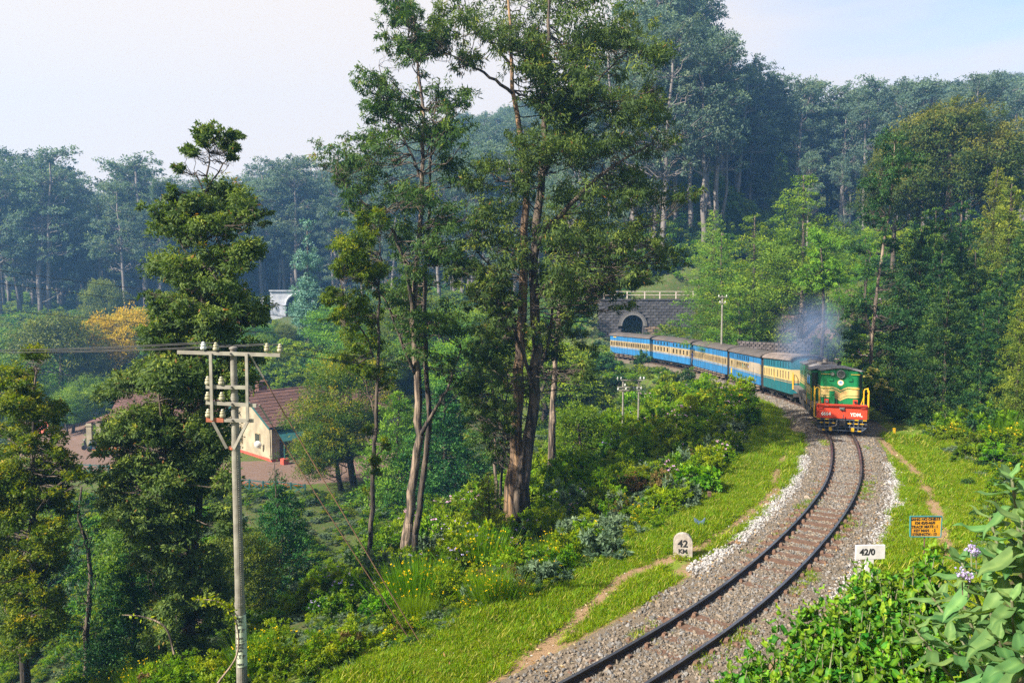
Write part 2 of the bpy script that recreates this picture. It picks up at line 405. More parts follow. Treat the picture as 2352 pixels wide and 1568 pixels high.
# ------------------------------------------------------------ scattering what nobody could count
def proto_coll(name, objs):
    c = bpy.data.collections.new(name)
    for o in objs:
        for k in list(o.users_collection): k.objects.unlink(o)
        c.objects.link(o)
    return c
def scatter(name, P, rot, scl, coll, idx, label=None, kind='stuff', parent=None, cat=None):
    me = bpy.data.meshes.new(name); n = len(P)
    me.vertices.add(n); me.vertices.foreach_set('co', np.asarray(P, np.float32).ravel())
    for k, v, ty, f in (('rot', rot, 'FLOAT_VECTOR', 'vector'), ('scl', scl, 'FLOAT_VECTOR', 'vector'), ('idx', idx, 'INT', 'value')):
        a = me.attributes.new(k, ty, 'POINT'); a.data.foreach_set(f, np.asarray(v, np.int32 if ty == 'INT' else np.float32).ravel())
    o = link(bpy.data.objects.new(name, me), parent)
    ng = bpy.data.node_groups.new(name, 'GeometryNodeTree')
    ng.interface.new_socket('Geometry', in_out='INPUT', socket_type='NodeSocketGeometry')
    ng.interface.new_socket('Geometry', in_out='OUTPUT', socket_type='NodeSocketGeometry')
    gi, go = N(ng, 'NodeGroupInput'), N(ng, 'NodeGroupOutput')
    ip = N(ng, 'GeometryNodeInstanceOnPoints'); ci = N(ng, 'GeometryNodeCollectionInfo')
    ci.inputs['Collection'].default_value = coll; ci.inputs['Separate Children'].default_value = True; ci.inputs['Reset Children'].default_value = True
    ng.links.new(gi.outputs[0], ip.inputs['Points']); ng.links.new(ci.outputs[0], ip.inputs['Instance'])
    ip.inputs['Pick Instance'].default_value = True
    for nm, ty, s in (('rot', 'FLOAT_VECTOR', 'Rotation'), ('scl', 'FLOAT_VECTOR', 'Scale'), ('idx', 'INT', 'Instance Index')):
        na = N(ng, 'GeometryNodeInputNamedAttribute', data_type=ty); na.inputs['Name'].default_value = nm
        ng.links.new(na.outputs['Attribute'], ip.inputs[s])
    ng.links.new(ip.outputs[0], go.inputs[0])
    md = o.modifiers.new('scatter', 'NODES'); md.node_group = ng
    return tag(o, label, cat, None, kind)

import bmesh
def stone_proto(name, mat, seed, flat=.7):
    bm = bmesh.new(); bmesh.ops.create_icosphere(bm, subdivisions=1, radius=1)
    r = np.random.default_rng(seed)
    for v in bm.verts:
        v.co *= r.uniform(.7, 1.15); v.co.z *= flat
    for f in bm.faces: f.smooth = False
    me = bpy.data.meshes.new(name); bm.to_mesh(me); bm.free(); me.materials.append(mat)
    return link(bpy.data.objects.new(name, me))
M_stone = [pmat('ballast_brown', (.19, .155, .12), .9, (.105, .082, .062), 3, rnd=.45), pmat('ballast_grey', (.18, .17, .16), .9, (.085, .08, .078), 3, rnd=.45),
           pmat('ballast_white', (.38, .37, .37), .8, (.19, .175, .165), 3, rnd=.2)]
stones = proto_coll('stone_shapes', [stone_proto(f'a_stone_{"abcdefghi"[i]}', M_stone[i // 3], i) for i in range(9)])
def on_track(n, s0, s1, dfun):
    s = rng.uniform(s0, s1, n); d = dfun(n)
    x = np.interp(s, S_AX, TX); y = np.interp(s, S_AX, TY)
    tx = np.interp(s + .3, S_AX, TX) - np.interp(s - .3, S_AX, TX); ty = np.interp(s + .3, S_AX, TY) - np.interp(s - .3, S_AX, TY)
    L = np.hypot(tx, ty); x = x + ty / L * d; y = y - tx / L * d
    return x, y, s, d
S0 = s_of(11.5); S31 = s_of(31.5); S17 = s_of(17.4)
def ballast(n, s0, s1, w, size, white=False):
    f = (lambda k: rng.choice([-1, 1], k) * rng.normal(1.62, .17, k)) if white else (lambda k: np.clip(rng.normal(0, .5, k) * w + rng.uniform(-w, w, k) * .55, -w * 1.25, w * 1.25))
    x, y, s, d = on_track(n, s0, s1, f)
    if white:
        keep = (np.abs(d) > 1.28) & (rng.random(n) < sstep(0, .8, s - s0) * sstep(0, 1.0, s1 - s) * (.55 + .6 * (vnoise(x, y, 1.4, 5) + .5)))
        d = np.where(d > 0, d + .12, d)
    else: keep = (np.abs(d) < w * (1 + .3 * vnoise(x, y, 1.1, 4)))
    x, y, s, d = x[keep], y[keep], s[keep], d[keep]; k = len(x)
    z = zt(s) - np.interp(np.abs(d), [0, 1.3, 2.0, 3], [.172, .178, .275, .30]) + rng.uniform(-.012, .022, k)
    sz = rng.lognormal(0, .3, k) * size
    idx = np.where(rng.random(k) < .8, 6, 3) + rng.integers(0, 3, k) if white else np.where(rng.random(k) < .58, 0, 3) + rng.integers(0, 3, k)
    return np.stack([x, y, z], 1), rng.uniform(0, 6.28, (k, 3)) * [.3, .3, 1], np.stack([sz * rng.uniform(.8, 1.4, k), sz, sz], 1), idx
parts = [ballast(34000, S0, S36 + 3, 1.55, .034), ballast(15000, S36 + 2, S36 + 42, 2.3, .05)]
scatter('track_ballast', *[np.concatenate([p[i] for p in parts]) for i in (0, 1, 2)], stones, np.concatenate([p[3] for p in parts]))
p = ballast(7500, S17, S31, 1.6, .033, True)
scatter('whitewashed_ballast', p[0], p[1], p[2], stones, p[3])

# ------------------------------------------------------------ rails and sleepers
M_railtop = pmat('rail_head', (.20, .21, .26), .28, (.10, .11, .15), 1.5, metal=.8)
M_railside = pmat('rail_side', (.045, .026, .02), .75, (.025, .016, .014), 12)
M_rust = pmat('rusty_steel', (.15, .085, .055), .85, (.08, .045, .03), 18, bump=.3)
track = empty('railway_track', (0, 0, 0), 0, 'single narrow gauge railway track curving through pale stone ballast', 'railway track')
S_END = s_of(112)
for sg in (-.53, .53):
    prof = [(-.032, 0), (.032, 0), (.034, -.028), (.009, -.038), (.009, -.105), (.05, -.118), (.05, -.128), (-.05, -.128), (-.05, -.118), (-.009, -.105), (-.009, -.038), (-.034, -.028)]
    ss = np.arange(s_of(2), S_END, .5); m = MB(); vs = []
    for s in ss:
        p_, tt = trk(s, sg); side = Vector((tt.y, -tt.x, 0))
        vs += [p_ + side * a + Vector((0, 0, b_)) for a, b_ in prof]
    n = len(prof); fs = []; mi = []
    for i in range(len(ss) - 1):
        for k in range(n):
            fs.append((i * n + k, i * n + (k + 1) % n, (i + 1) * n + (k + 1) % n, (i + 1) * n + k)); mi.append(0 if k in (0,) else 1)
    m.v = vs; m.f = fs; m.m = mi
    m.build('rail', [M_railtop, M_railside], track)
sl = MB()                                 # pressed steel sleeper, most of it under the stones
sl.prism([(-.95, -.05), (-.75, -.115), (.75, -.115), (.95, -.05), (.93, .05), (.75, .115), (-.75, .115), (-.93, .05)], -.19, -.137)
for x in (-.53, .53):
    for q in (-.12, .12): sl.box((x + q, 0, -.108), (.10, .14, .07), 0, taper=.65)
    sl.box((x, 0, -.132), (.3, .2, .012))
for x in (-.85, .85): sl.box((x, 0, -.13), (.12, .15, .05), 0, taper=.5)
slo = sl.build('sleeper', M_rust, track)
first = True; s = S0 - 1; n_sl = 0
while s < S36 + 62 and n_sl < 130:
    p_, tt = trk(s); o = slo if first else slo.copy()
    if not first: COL.objects.link(o); o.parent = track
    first = False
    o.location = p_ + Vector((0, 0, random.uniform(-.068, -.012) + (.045 if S0 + 9 < s < S0 + 16 else 0) + .018)); o.rotation_euler = (0, 0, math.atan2(tt.y, tt.x) - math.pi / 2 + random.uniform(-.03, .03))
    s += .62 if s < S36 + 5 else 1.0; n_sl += 1
# ------------------------------------------------------------ grass on the verges
M_grass = leafmat('grass_blades', [(0, (.10, .19, .012)), (.5, (.155, .235, .020)), (.84, (.27, .31, .045)), (1, (.40, .33, .14))], .4, .55, .2)
def leafmesh(name, P, A, L, Wd, tone, mat, nrm=None):
    """one quad (rhombus) per leaf: base P, axis A, length L, width Wd"""
    n = len(P); A = A / np.maximum(np.linalg.norm(A, axis=1, keepdims=True), 1e-6)
    r = rng.normal(size=(n, 3))
    if nrm is not None: r = nrm / np.maximum(np.linalg.norm(nrm, axis=1, keepdims=True), 1e-6) * 1.5 + r * .42
    B = np.cross(A, r); B /= np.maximum(np.linalg.norm(B, axis=1, keepdims=True), 1e-6)
    L = np.broadcast_to(np.asarray(L, float).reshape(-1, 1), (n, 1)); Wd = np.broadcast_to(np.asarray(Wd, float).reshape(-1, 1), (n, 1))
    mid = P + A * L * .45
    V = np.stack([P, mid + B * Wd / 2, P + A * L, mid - B * Wd / 2], 1).reshape(-1, 3)
    me = bpy.data.meshes.new(name); me.vertices.add(4 * n); me.vertices.foreach_set('co', V.astype(np.float32).ravel())
    me.loops.add(4 * n); me.loops.foreach_set('vertex_index', np.arange(4 * n, dtype=np.int32))
    me.polygons.add(n); me.polygons.foreach_set('loop_start', np.arange(0, 4 * n, 4, dtype=np.int32))
    a = me.attributes.new('tone', 'FLOAT', 'POINT'); a.data.foreach_set('value', np.repeat(np.clip(tone, 0, 1), 4).astype(np.float32))
    me.materials.append(mat); me.update()
    return me
def lm_obj(name, me, parent=None, loc=None):
    o = bpy.data.objects.new(name, me)
    if loc is not None: o.location = loc
    return link(o, parent)
def tuft(name, n, h, spread, mat, w=.012, lean=.5):
    P = rng.normal(0, spread, (n, 3)) * [1, 1, 0]
    A = rng.normal(0, lean, (n, 3)) * [1, 1, 0] + [0, 0, 1]
    return lm_obj(name, leafmesh(name, P, A, rng.uniform(.5, 1, n) * h, w, rng.random(n), mat))
tufts = proto_coll('grass_shapes', [tuft(f'a_tuft_{c}', 24, h_, .075, M_grass, .013, .8) for c, h_ in zip('abc', (.09, .12, .17))])
def verge_pts(n, s0, s1, lo, hi):
    x, y, s, d = on_track(n, s0, s1, lambda k: rng.uniform(lo, hi, k) * 1.0)
    z, dd, _ = terrain(x, y, True)
    dp = np.minimum(polydist(lpath, x, y), polydist(rpath, x, y))
    mp_ = ground_at(1568, 1280); keep = (rng.random(n) < sstep(.12, .45, dp)) & ~((np.abs(x - mp_.x) < .6) & (y < mp_.y + .1) & (y > mp_.y - 1.2)) & (np.abs(dd) > 1.75 + .5 * vnoise(x, y, 1.2, 6))
    keep &= ~((dd > 0) & (dd < 2.9) & (y < 16.4) & (vnoise(x, y, 2.2, 8) < .28))
    keep &= rng.random(n) < .32 + 1.1 * (vnoise(x, y, 1.7, 9) + .5) + sstep(2.3, 2.9, np.abs(dd))
    return x[keep], y[keep], z[keep]
xs, ys, zs = [], [], []
for n, a, b_, lo, hi in ((36000, S0 - 1, S36, -4.6, -1.75), (24000, S0, S36 + 1, 1.75, 5.0), (9000, S36, S36 + 30, -5, -2.2)):
    q = verge_pts(n, a, b_, lo, hi); xs.append(q[0]); ys.append(q[1]); zs.append(q[2])
x, y, z = map(np.concatenate, (xs, ys, zs)); k = len(x)
sc = (.40 + .95 * (vnoise(x, y, .9, 11) + .5) * (vnoise(x, y, 2.6, 12) + 1) + rng.uniform(-.15, .25, k)) * np.interp(y, [12, 40], [.9, 1.5])
scatter('verge_grass', np.stack([x, y, z - .005], 1), np.stack([rng.normal(0, .15, k), rng.normal(0, .15, k), rng.uniform(0, 6.28, k)], 1), np.stack([sc * 1.2, sc * 1.2, sc], 1), tufts, rng.integers(0, 3, k))

# litter and small weeds
def litter(n, name, cols, L_, s0, s1, lo, hi, up=.35):
    x, y, s, d = on_track(n, s0, s1, lambda k: rng.choice([-1, 1], k) * rng.uniform(lo, hi, k)); z = terrain(x, y)
    A = rng.normal(0, 1, (n, 3)); A[:, 2] = np.abs(A[:, 2]) * up
    o = lm_obj(name, leafmesh(name, np.stack([x, y, z + .02], 1), A, L_ * rng.uniform(.5, 1.4, n), L_ * .5, rng.random(n), leafmat(name, cols, .1, .7, .1))); o['kind'] = 'stuff'
litter(2600, 'fallen_leaves', [(0, (.16, .09, .05)), (.6, (.30, .19, .10)), (1, (.50, .42, .30))], .085, S0, S36 + 6, .9, 4.6)
litter(900, 'strewn_pebbles', [(0, (.18, .16, .14)), (1, (.55, .54, .52))], .05, S0, S36, 1.7, 3.4, .1)
x, y, s, d = on_track(1500, S0, S36 + 4, lambda k: rng.choice([-1, 1], k) * rng.normal(.72, .13, k)); kk = vnoise(x, y, .8, 21) + rng.normal(0, .06, 1500) > .13; x, y, s, d = x[kk], y[kk], s[kk], d[kk]; k = len(x); sc = rng.uniform(.6, 1.3, k)
scatter('trackside_weeds', np.stack([x, y, zt(s) - .17], 1), np.stack([0 * x, 0 * x, rng.uniform(0, 6.28, k)], 1), np.stack([sc, sc, sc * .9], 1), tufts, rng.integers(0, 3, k))

# ------------------------------------------------------------ foliage kinds
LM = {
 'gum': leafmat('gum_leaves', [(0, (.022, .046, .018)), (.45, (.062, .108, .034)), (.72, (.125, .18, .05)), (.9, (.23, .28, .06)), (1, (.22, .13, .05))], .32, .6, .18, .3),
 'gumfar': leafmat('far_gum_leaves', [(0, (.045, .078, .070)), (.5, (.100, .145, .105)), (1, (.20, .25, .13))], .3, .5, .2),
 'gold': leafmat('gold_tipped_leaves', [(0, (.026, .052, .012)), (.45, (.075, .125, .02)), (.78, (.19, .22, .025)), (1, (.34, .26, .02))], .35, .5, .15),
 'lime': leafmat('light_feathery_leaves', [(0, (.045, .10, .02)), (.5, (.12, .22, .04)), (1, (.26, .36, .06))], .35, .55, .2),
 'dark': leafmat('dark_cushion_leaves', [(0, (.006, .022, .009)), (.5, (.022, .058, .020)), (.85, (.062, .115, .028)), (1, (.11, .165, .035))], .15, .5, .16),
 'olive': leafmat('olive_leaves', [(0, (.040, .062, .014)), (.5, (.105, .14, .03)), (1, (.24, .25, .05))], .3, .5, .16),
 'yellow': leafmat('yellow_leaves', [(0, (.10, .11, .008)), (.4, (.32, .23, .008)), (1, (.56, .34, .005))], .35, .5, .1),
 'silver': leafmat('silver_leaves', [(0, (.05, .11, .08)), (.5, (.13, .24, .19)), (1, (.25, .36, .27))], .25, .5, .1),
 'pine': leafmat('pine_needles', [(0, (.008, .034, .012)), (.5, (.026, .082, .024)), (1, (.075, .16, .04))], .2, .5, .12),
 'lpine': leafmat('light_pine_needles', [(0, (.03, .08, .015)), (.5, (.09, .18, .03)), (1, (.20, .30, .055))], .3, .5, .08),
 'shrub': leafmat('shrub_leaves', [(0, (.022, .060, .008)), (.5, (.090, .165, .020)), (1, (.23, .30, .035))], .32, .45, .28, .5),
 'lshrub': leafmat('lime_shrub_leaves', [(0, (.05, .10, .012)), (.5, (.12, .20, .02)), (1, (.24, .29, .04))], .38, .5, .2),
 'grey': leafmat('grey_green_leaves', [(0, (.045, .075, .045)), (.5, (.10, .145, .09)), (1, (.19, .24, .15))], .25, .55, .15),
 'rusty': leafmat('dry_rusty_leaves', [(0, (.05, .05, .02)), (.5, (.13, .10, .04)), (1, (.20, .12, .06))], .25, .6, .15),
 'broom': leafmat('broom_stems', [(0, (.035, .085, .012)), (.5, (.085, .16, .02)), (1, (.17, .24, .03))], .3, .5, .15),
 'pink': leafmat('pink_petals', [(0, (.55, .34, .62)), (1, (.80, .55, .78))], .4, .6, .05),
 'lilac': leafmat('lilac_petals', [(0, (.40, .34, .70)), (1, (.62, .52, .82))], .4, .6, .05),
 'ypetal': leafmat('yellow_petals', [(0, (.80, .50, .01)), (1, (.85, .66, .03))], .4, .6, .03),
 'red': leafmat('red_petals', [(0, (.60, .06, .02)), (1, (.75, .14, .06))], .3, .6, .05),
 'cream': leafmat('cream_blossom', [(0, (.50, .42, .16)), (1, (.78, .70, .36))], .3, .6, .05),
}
M_bark = pmat('gum_bark', (.27, .20, .145), .9, (.06, .046, .038), 3.4, 8, stretch=(2.6, 2.6, .26), bump=1, bscale=9, lo=.42, hi=.60)
M_barkd = pmat('dark_bark', (.14, .105, .078), .95, (.030, .024, .021), 3.4, 8, stretch=(2.4, 2.4, .3), bump=1, bscale=9, lo=.42, hi=.64)
M_barkp = pmat('pale_bark', (.18, .155, .14), .85, (.10, .085, .075), 1.6, 5, stretch=(1.5, 1.5, .3))
M_bark_o = pmat('orange_bark', (.30, .185, .10), .9, (.06, .042, .032), 3.0, 8, stretch=(2.6, 2.6, .22), bump=1, bscale=9, lo=.43, hi=.60)

FD = 12.0                                 # leaf cover
def unit(n):
    v = rng.normal(size=(n, 3)); return v / np.linalg.norm(v, axis=1, keepdims=True)
def crown_pts(clumps, dens, L, tuftn=14, sig=.16, droop=.5, top=.25, shell=.5, upp=.0):
    """clumps: (x, y, z, rx, rz); returns leaf base, axis, tone for leaves gathered in tufts through each clump"""
    Ps, As, Ts, Ns = [], [], [], []
    for c in clumps:
        rx, rz = c[3], c[4]
        n = max(3, int(FD * dens * (rx * rx * rz) ** (2 / 3) / (L * L) / tuftn))
        u = unit(n); rad = shell + (1 - shell) * rng.random((n, 1)) ** .6
        low = u[:, 2] < -.35; u[low, 2] *= .45
        ctr = np.array(c[:3]) + u * rad * [rx, rx, rz]
        s = sig * (rx + rz) / 2
        P = np.repeat(ctr, tuftn, 0) + rng.normal(0, 1, (n * tuftn, 3)) * [s, s, s * .7]
        A = np.repeat(u, tuftn, 0) * .55 + rng.normal(0, .55, (n * tuftn, 3)) + [0, 0, -droop + upp]
        hgt = (P[:, 2] - c[2]) / max(rz, .1)
        T = .30 + .22 * rng.random(n * tuftn) + np.repeat(rng.normal(0, .13, n), tuftn) + top * np.clip(hgt, -.6, 1.1)  # top: paler high leaves, darker low ones; new growth plus shading painted into tone
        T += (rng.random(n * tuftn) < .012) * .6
        Ps.append(P); As.append(A); Ts.append(T); Ns.append(np.repeat(u, tuftn, 0) * [1, 1, .8] + [0, 0, .25])
    crown_pts.nrm = np.concatenate(Ns)
    return np.concatenate(Ps), np.concatenate(As), np.concatenate(Ts)
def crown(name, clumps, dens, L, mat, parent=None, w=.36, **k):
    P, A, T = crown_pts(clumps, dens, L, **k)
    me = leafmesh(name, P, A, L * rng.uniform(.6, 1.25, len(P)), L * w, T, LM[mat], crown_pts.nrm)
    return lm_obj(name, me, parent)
def wander(a, b, n=5, j=.06, sag=0):
    a, b = Vector(a), Vector(b); L = (b - a).length; out = []
    for i in range(n + 1):
        t = i / n; p = a.lerp(b, t)
        if 0 < i < n: p += Vector(rng.normal(0, 1, 3)) * j * L
        p.z += sag * L * math.sin(math.pi * t); out.append(p)
    return out
def limbs_to(m, stems, clumps, r0=.05, mat=0, twigs=3, lift=.25):
    """a limb from the nearest lower point of a stem to each clump, then twigs inside the clump"""
    pts = [(Vector(p), r) for st, rad in stems for p, r in zip(st, rad)]
    for c in clumps:
        cc = Vector(c[:3]); best = min(pts, key=lambda q: (q[0] - cc).length + max(0, q[0].z - cc.z + .3 * c[4]) * 3)
        a = best[0]; L = (cc - a).length
        ra = min(best[1] * .6, max(.015, r0 * (.5 + L * .12)))
        pl = wander(a, cc, 5, .05, -.06)
        m.tube(pl, [ra * (1 - .72 * i / 5) for i in range(6)], 5, mat, cap=False)
        for _ in range(twigs):
            e = cc + Vector(unit(1)[0]) * Vector((c[3], c[3], c[4])).length * .45
            m.tube(wander(pl[3], e, 3, .09), [ra * .4, ra * .3, ra * .2, ra * .1], 4, mat, cap=False)

# ------------------------------------------------------------ tree kinds (built once, at the origin, then copied)
def tree(name, label, cat, trunkmesh, crownobj):
    e = empty(name, (0, 0, 0), 0, label, cat)
    trunkmesh.parent = e; crownobj.parent = e
    return e
def k_gum(H=34, seed=0, mat='gumfar', bark=None, spread=1.0, low=.5):
    m = MB(); lean = rng.normal(0, .03, 2) * H
    st = [Vector((lean[0] * t * t, lean[1] * t * t, H * .93 * t)) + Vector(rng.normal(0, .12, 3)) * (t > 0) for t in np.linspace(0, 1, 8)]
    rr = [H * .013 * (1 - .82 * t) + .05 for t in np.linspace(0, 1, 8)]
    cl = []
    for i in range(21):
        t = rng.uniform(low, 1.0) ** .8; a = rng.uniform(0, 6.28); q = (1.08 - t) * H * .17 * spread + H * .03
        r = H * rng.uniform(.04, .075)
        for w_ in range(3):
            o_ = unit(1)[0] * r * .95; cl.append((lean[0] * t * t + q * math.cos(a) + o_[0], lean[1] * t * t + q * math.sin(a) + o_[1], H * t * .98 + H * .01 + o_[2] * .6, r * rng.uniform(.55, .85), r * rng.uniform(.35, .5)))
    cl.append((lean[0], lean[1], H * .97, H * .06, H * .035))
    m.tube(st, rr, 7); limbs_to(m, [(st, rr)], cl, .10, twigs=1)
    return m, cl, st
LAB = {}
def make_kind(key, name, cat, m, cl, bark, leaf, dens, L, **k):
    e = empty(name, (0, 0, 0), 0, 'x', cat)
    m.build('trunk', bark, e, smooth=True)
    crown('crown', cl, dens, L, leaf, e, **k)
    return e
KINDS = {}
for i in range(4):
    m, cl, st = k_gum(34, i, spread=[1, .8, 1.2, .9][i], low=[.22, .12, .3, .35][i])
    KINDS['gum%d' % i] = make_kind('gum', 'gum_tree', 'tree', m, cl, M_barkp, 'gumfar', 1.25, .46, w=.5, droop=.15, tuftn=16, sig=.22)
def k_conic(H, Rb, n, seed, flat=.6, jag=.25, bare=.08):
    m = MB(); st = [Vector((rng.normal(0, .06), rng.normal(0, .06), H * t)) for t in np.linspace(0, .97, 8)]
    rr = [H * .014 * (1 - .9 * t) + .02 for t in np.linspace(0, 1, 8)]; cl = []
    for i in range(n):
        t = (i + .5) / n; a = i * 2.4 + rng.normal(0, .4); R_ = Rb * (1 - t) ** .75 * (1 + rng.uniform(-jag, jag))
        r = (Rb * .34 * (1 - t) ** .5 + .06 * H * .5) * rng.uniform(.75, 1.2)
        cl.append((R_ * .72 * math.cos(a), R_ * .72 * math.sin(a), H * (bare + (1 - bare) * t * .97), r, r * flat))
    m.tube(st, rr, 6); limbs_to(m, [(st, rr)], cl, .04, twigs=1)
    return m, cl
for i in range(3):                         # tall light green feathery trees behind the train
    m, cl = k_conic(16, [4.3, 3.6, 3.9][i], [46, 40, 42][i], i, .42, .4, .2)
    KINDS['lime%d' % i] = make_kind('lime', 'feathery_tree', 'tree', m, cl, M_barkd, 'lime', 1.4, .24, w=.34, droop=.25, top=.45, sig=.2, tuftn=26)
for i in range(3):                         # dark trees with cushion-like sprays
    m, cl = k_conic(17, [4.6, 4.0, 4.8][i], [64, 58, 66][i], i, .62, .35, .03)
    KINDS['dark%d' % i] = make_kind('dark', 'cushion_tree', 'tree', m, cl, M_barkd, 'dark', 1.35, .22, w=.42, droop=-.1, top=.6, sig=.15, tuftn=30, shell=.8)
for i in range(2):
    m, cl = k_conic(17, [3.6, 3.0][i], [56, 50][i], i, 1.1, .3, .05)
    KINDS['olive%d' % i] = make_kind('olive', 'olive_tree', 'tree', m, cl, M_barkd, 'olive', 1.25, .24, w=.34, droop=-.25, top=.5, sig=.16, tuftn=28)
def k_round(H, Rr, n, bare=.3):
    m = MB(); st = [Vector((rng.normal(0, .1), rng.normal(0, .1), H * .75 * t)) for t in np.linspace(0, 1, 5)]; rr = [H * .03 * (1 - .75 * t) + .02 for t in np.linspace(0, 1, 5)]
    cl = []
    for i in range(n):
        u = unit(1)[0]; u[2] = abs(u[2]) * 1.1 - .25; q = rng.uniform(.5, .85)
        r = Rr * rng.uniform(.26, .4)
        cl.append((u[0] * Rr * q, u[1] * Rr * q, H * (bare + (1 - bare) * .42) + u[2] * H * (1 - bare) * .5, r, r * .75))
    m.tube(st, rr, 6); limbs_to(m, [(st, rr)], cl, .05, twigs=2)
    return m, cl
LM['bronze'] = leafmat('bronze_green_leaves', [(0, (.020, .040, .012)), (.5, (.048, .074, .018)), (1, (.135, .13, .03))], .28, .55, .1)
m, cl = k_round(17, 6.3, 64, .22); KINDS['bronze'] = make_kind('b', 'great_round_tree', 'tree', m, cl, M_barkd, 'bronze', 1.1, .28, top=.6, sig=.14, tuftn=30, shell=.8)
def k_top():
    m = MB(); H = 34.0; st = [Vector((rng.normal(0, .3), rng.normal(0, .3), H * t)) for t in np.linspace(0, .93, 7)]; rr = [H * .011 * (1 - .8 * t) + .05 for t in np.linspace(0, 1, 7)]; cl = []
    for i in range(12):
        a = rng.uniform(0, 6.28); q = rng.uniform(.8, 4.6); cl.append((q * math.cos(a), q * math.sin(a), H * rng.uniform(.70, 1.0) - q * .25, rng.uniform(.9, 1.7), rng.uniform(.35, .6)))
    m.tube(st, rr, 6); limbs_to(m, [(st, rr)], cl, .09, twigs=1); return m, cl
for i in range(2):
    m, cl = k_top(); KINDS['top%d' % i] = make_kind('t', 'umbrella_gum', 'tree', m, cl, M_barkp, 'gumfar', 1.1, .6, w=.5, droop=.1, tuftn=8, sig=.25)
m, cl = k_round(8, 4, 34, .12); KINDS['yround'] = make_kind('y', 'golden_tree', 'tree', m, cl, M_barkd, 'yellow', 1.5, .24, top=.5, tuftn=12)
m, cl = k_round(8, 4, 34, .1); KINDS['oround'] = make_kind('o', 'round_tree', 'tree', m, cl, M_barkd, 'olive', 1.5, .24, tuftn=12)
m, cl = k_round(8, 4, 32, .1); KINDS['ground'] = make_kind('g', 'round_tree', 'tree', m, cl, M_barkd, 'shrub', 1.5, .24, tuftn=12, top=.35)
m, cl = k_round(8, 4.0, 44, .0); KINDS['wattle'] = make_kind('w', 'spreading_tree', 'tree', m, cl, M_barkd, 'gold', 1.5, .17, tuftn=28, top=.5, w=.3, droop=.0, sig=.16)
m, cl = k_conic(7, 2.2, 60, 1, 1.3, .2, .02); KINDS['pine0'] = make_kind('p', 'young_pine', 'tree', m, cl, M_barkd, 'pine', 1.5, .17, w=.3, droop=-.55, top=.6, sig=.16, tuftn=30)
m, cl = k_conic(7, 2.4, 56, 2, 1.2, .2, .02); KINDS['pine1'] = make_kind('p', 'young_pine', 'tree', m, cl, M_barkd, 'lpine', 1.3, .2, w=.3, droop=-.5, top=.5, sig=.18, tuftn=28)
m, cl = k_conic(7, 1.1, 26, 3, 1.5, .25, .1); KINDS['slim'] = make_kind('s', 'slender_conifer', 'tree', m, cl, M_barkd, 'pine', .9, .2, w=.18, droop=.8, top=.25, sig=.35, tuftn=14)
def k_silver():
    m = MB(); H = 21.0
    st = [Vector((0, 0, H * t)) for t in np.linspace(0, .97, 6)]; rr = [.32 * (1 - .85 * t) + .03 for t in np.linspace(0, 1, 6)]; cl = []
    for z, r, nn in ((3.4, 1.6, 5), (5.2, 2.6, 9), (7.2, 2.9, 10), (9.3, 2.4, 8), (11.2, 1.9, 6), (12.6, .9, 3), (14, 2.2, 7), (15.4, 1.7, 5), (17, 1.0, 3), (18.0, .9, 3), (20, 1.2, 4)):
        for i in range(nn):
            a = i * 2.4 + z; q = r * .6 * (i > 0)
            cl.append((q * math.cos(a), q * math.sin(a), z + rng.normal(0, .3), r * .58, r * .55))
    m.tube(st, rr, 7); limbs_to(m, [(st, rr)], cl, .05, twigs=0)
    return m, cl
m, cl = k_silver(); KINDS['silver'] = make_kind('s', 'silver_tree', 'tree', m, cl, M_barkd, 'silver', 1.6, .36, top=.25, w=.5, tuftn=10)

# ------------------------------------------------------------ shrub kinds (about 1 m across and high; scaled when placed)
def shrub(name, leaf, n, L, w=.45, flowers=None, nf=0, fs=.05, droop=.0, shape=(.55, .5), tuftn=10, stems=True, top=.35, blobs=9, fl_name='flowers'):
    e = empty(name, (0, 0, 0), 0, 'x', 'shrub')
    cl = []
    for i in range(blobs):
        a = i * 2.4; q = rng.uniform(.15, .62) * shape[0]
        cl.append((q * math.cos(a), q * math.sin(a), rng.uniform(.25, .8) * shape[1] * 1.6 * (1.15 - q), rng.uniform(.17, .3), rng.uniform(.15, .27)))
    P, A, T = crown_pts(cl, 1.0, L, tuftn=24, sig=.15, droop=droop, top=top, shell=.45)
    NR = crown_pts.nrm; sel = rng.choice(len(P), n, replace=True); P = P[sel] + rng.normal(0, .012, (n, 3)); A = A[sel] + rng.normal(0, .3, (n, 3)); NR = NR[sel]; T = T[sel] + .30 * np.clip(P[:, 2] - .4, -.4, .6)  # tone also climbs up the shrub, shading put into the leaf colour
    P[:, 2] = np.abs(P[:, 2])
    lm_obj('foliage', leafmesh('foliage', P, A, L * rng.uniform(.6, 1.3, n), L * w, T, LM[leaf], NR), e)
    if stems:
        m = MB()
        for i in range(7):
            b_ = cl[i % len(cl)]; m.tube(wander((0, 0, -.15), b_[:3], 3, .08), [.018, .014, .01, .005], 4)
        m.build('stem', M_barkd, e)
    if flowers:
        hi = P[P[:, 2] > np.quantile(P[:, 2], .55)]
        c = hi[rng.choice(len(hi), nf)] + rng.normal(0, .02, (nf, 3)) + [0, 0, .03]
        PP = np.repeat(c, 6, 0); AA = rng.normal(0, 1, (nf * 6, 3)); AA[:, 2] = np.abs(AA[:, 2]) * .4
        lm_obj(fl_name, leafmesh(fl_name, PP, AA, fs, fs * .8, rng.random(nf * 6), LM[flowers]), e)['kind'] = 'stuff'
    return e
KINDS['sh_green'] = shrub('leafy_shrub', 'shrub', 2600, .075)
KINDS['sh_green2'] = shrub('broad_leaved_shrub', 'shrub', 2200, .10, .5, shape=(.6, .42))
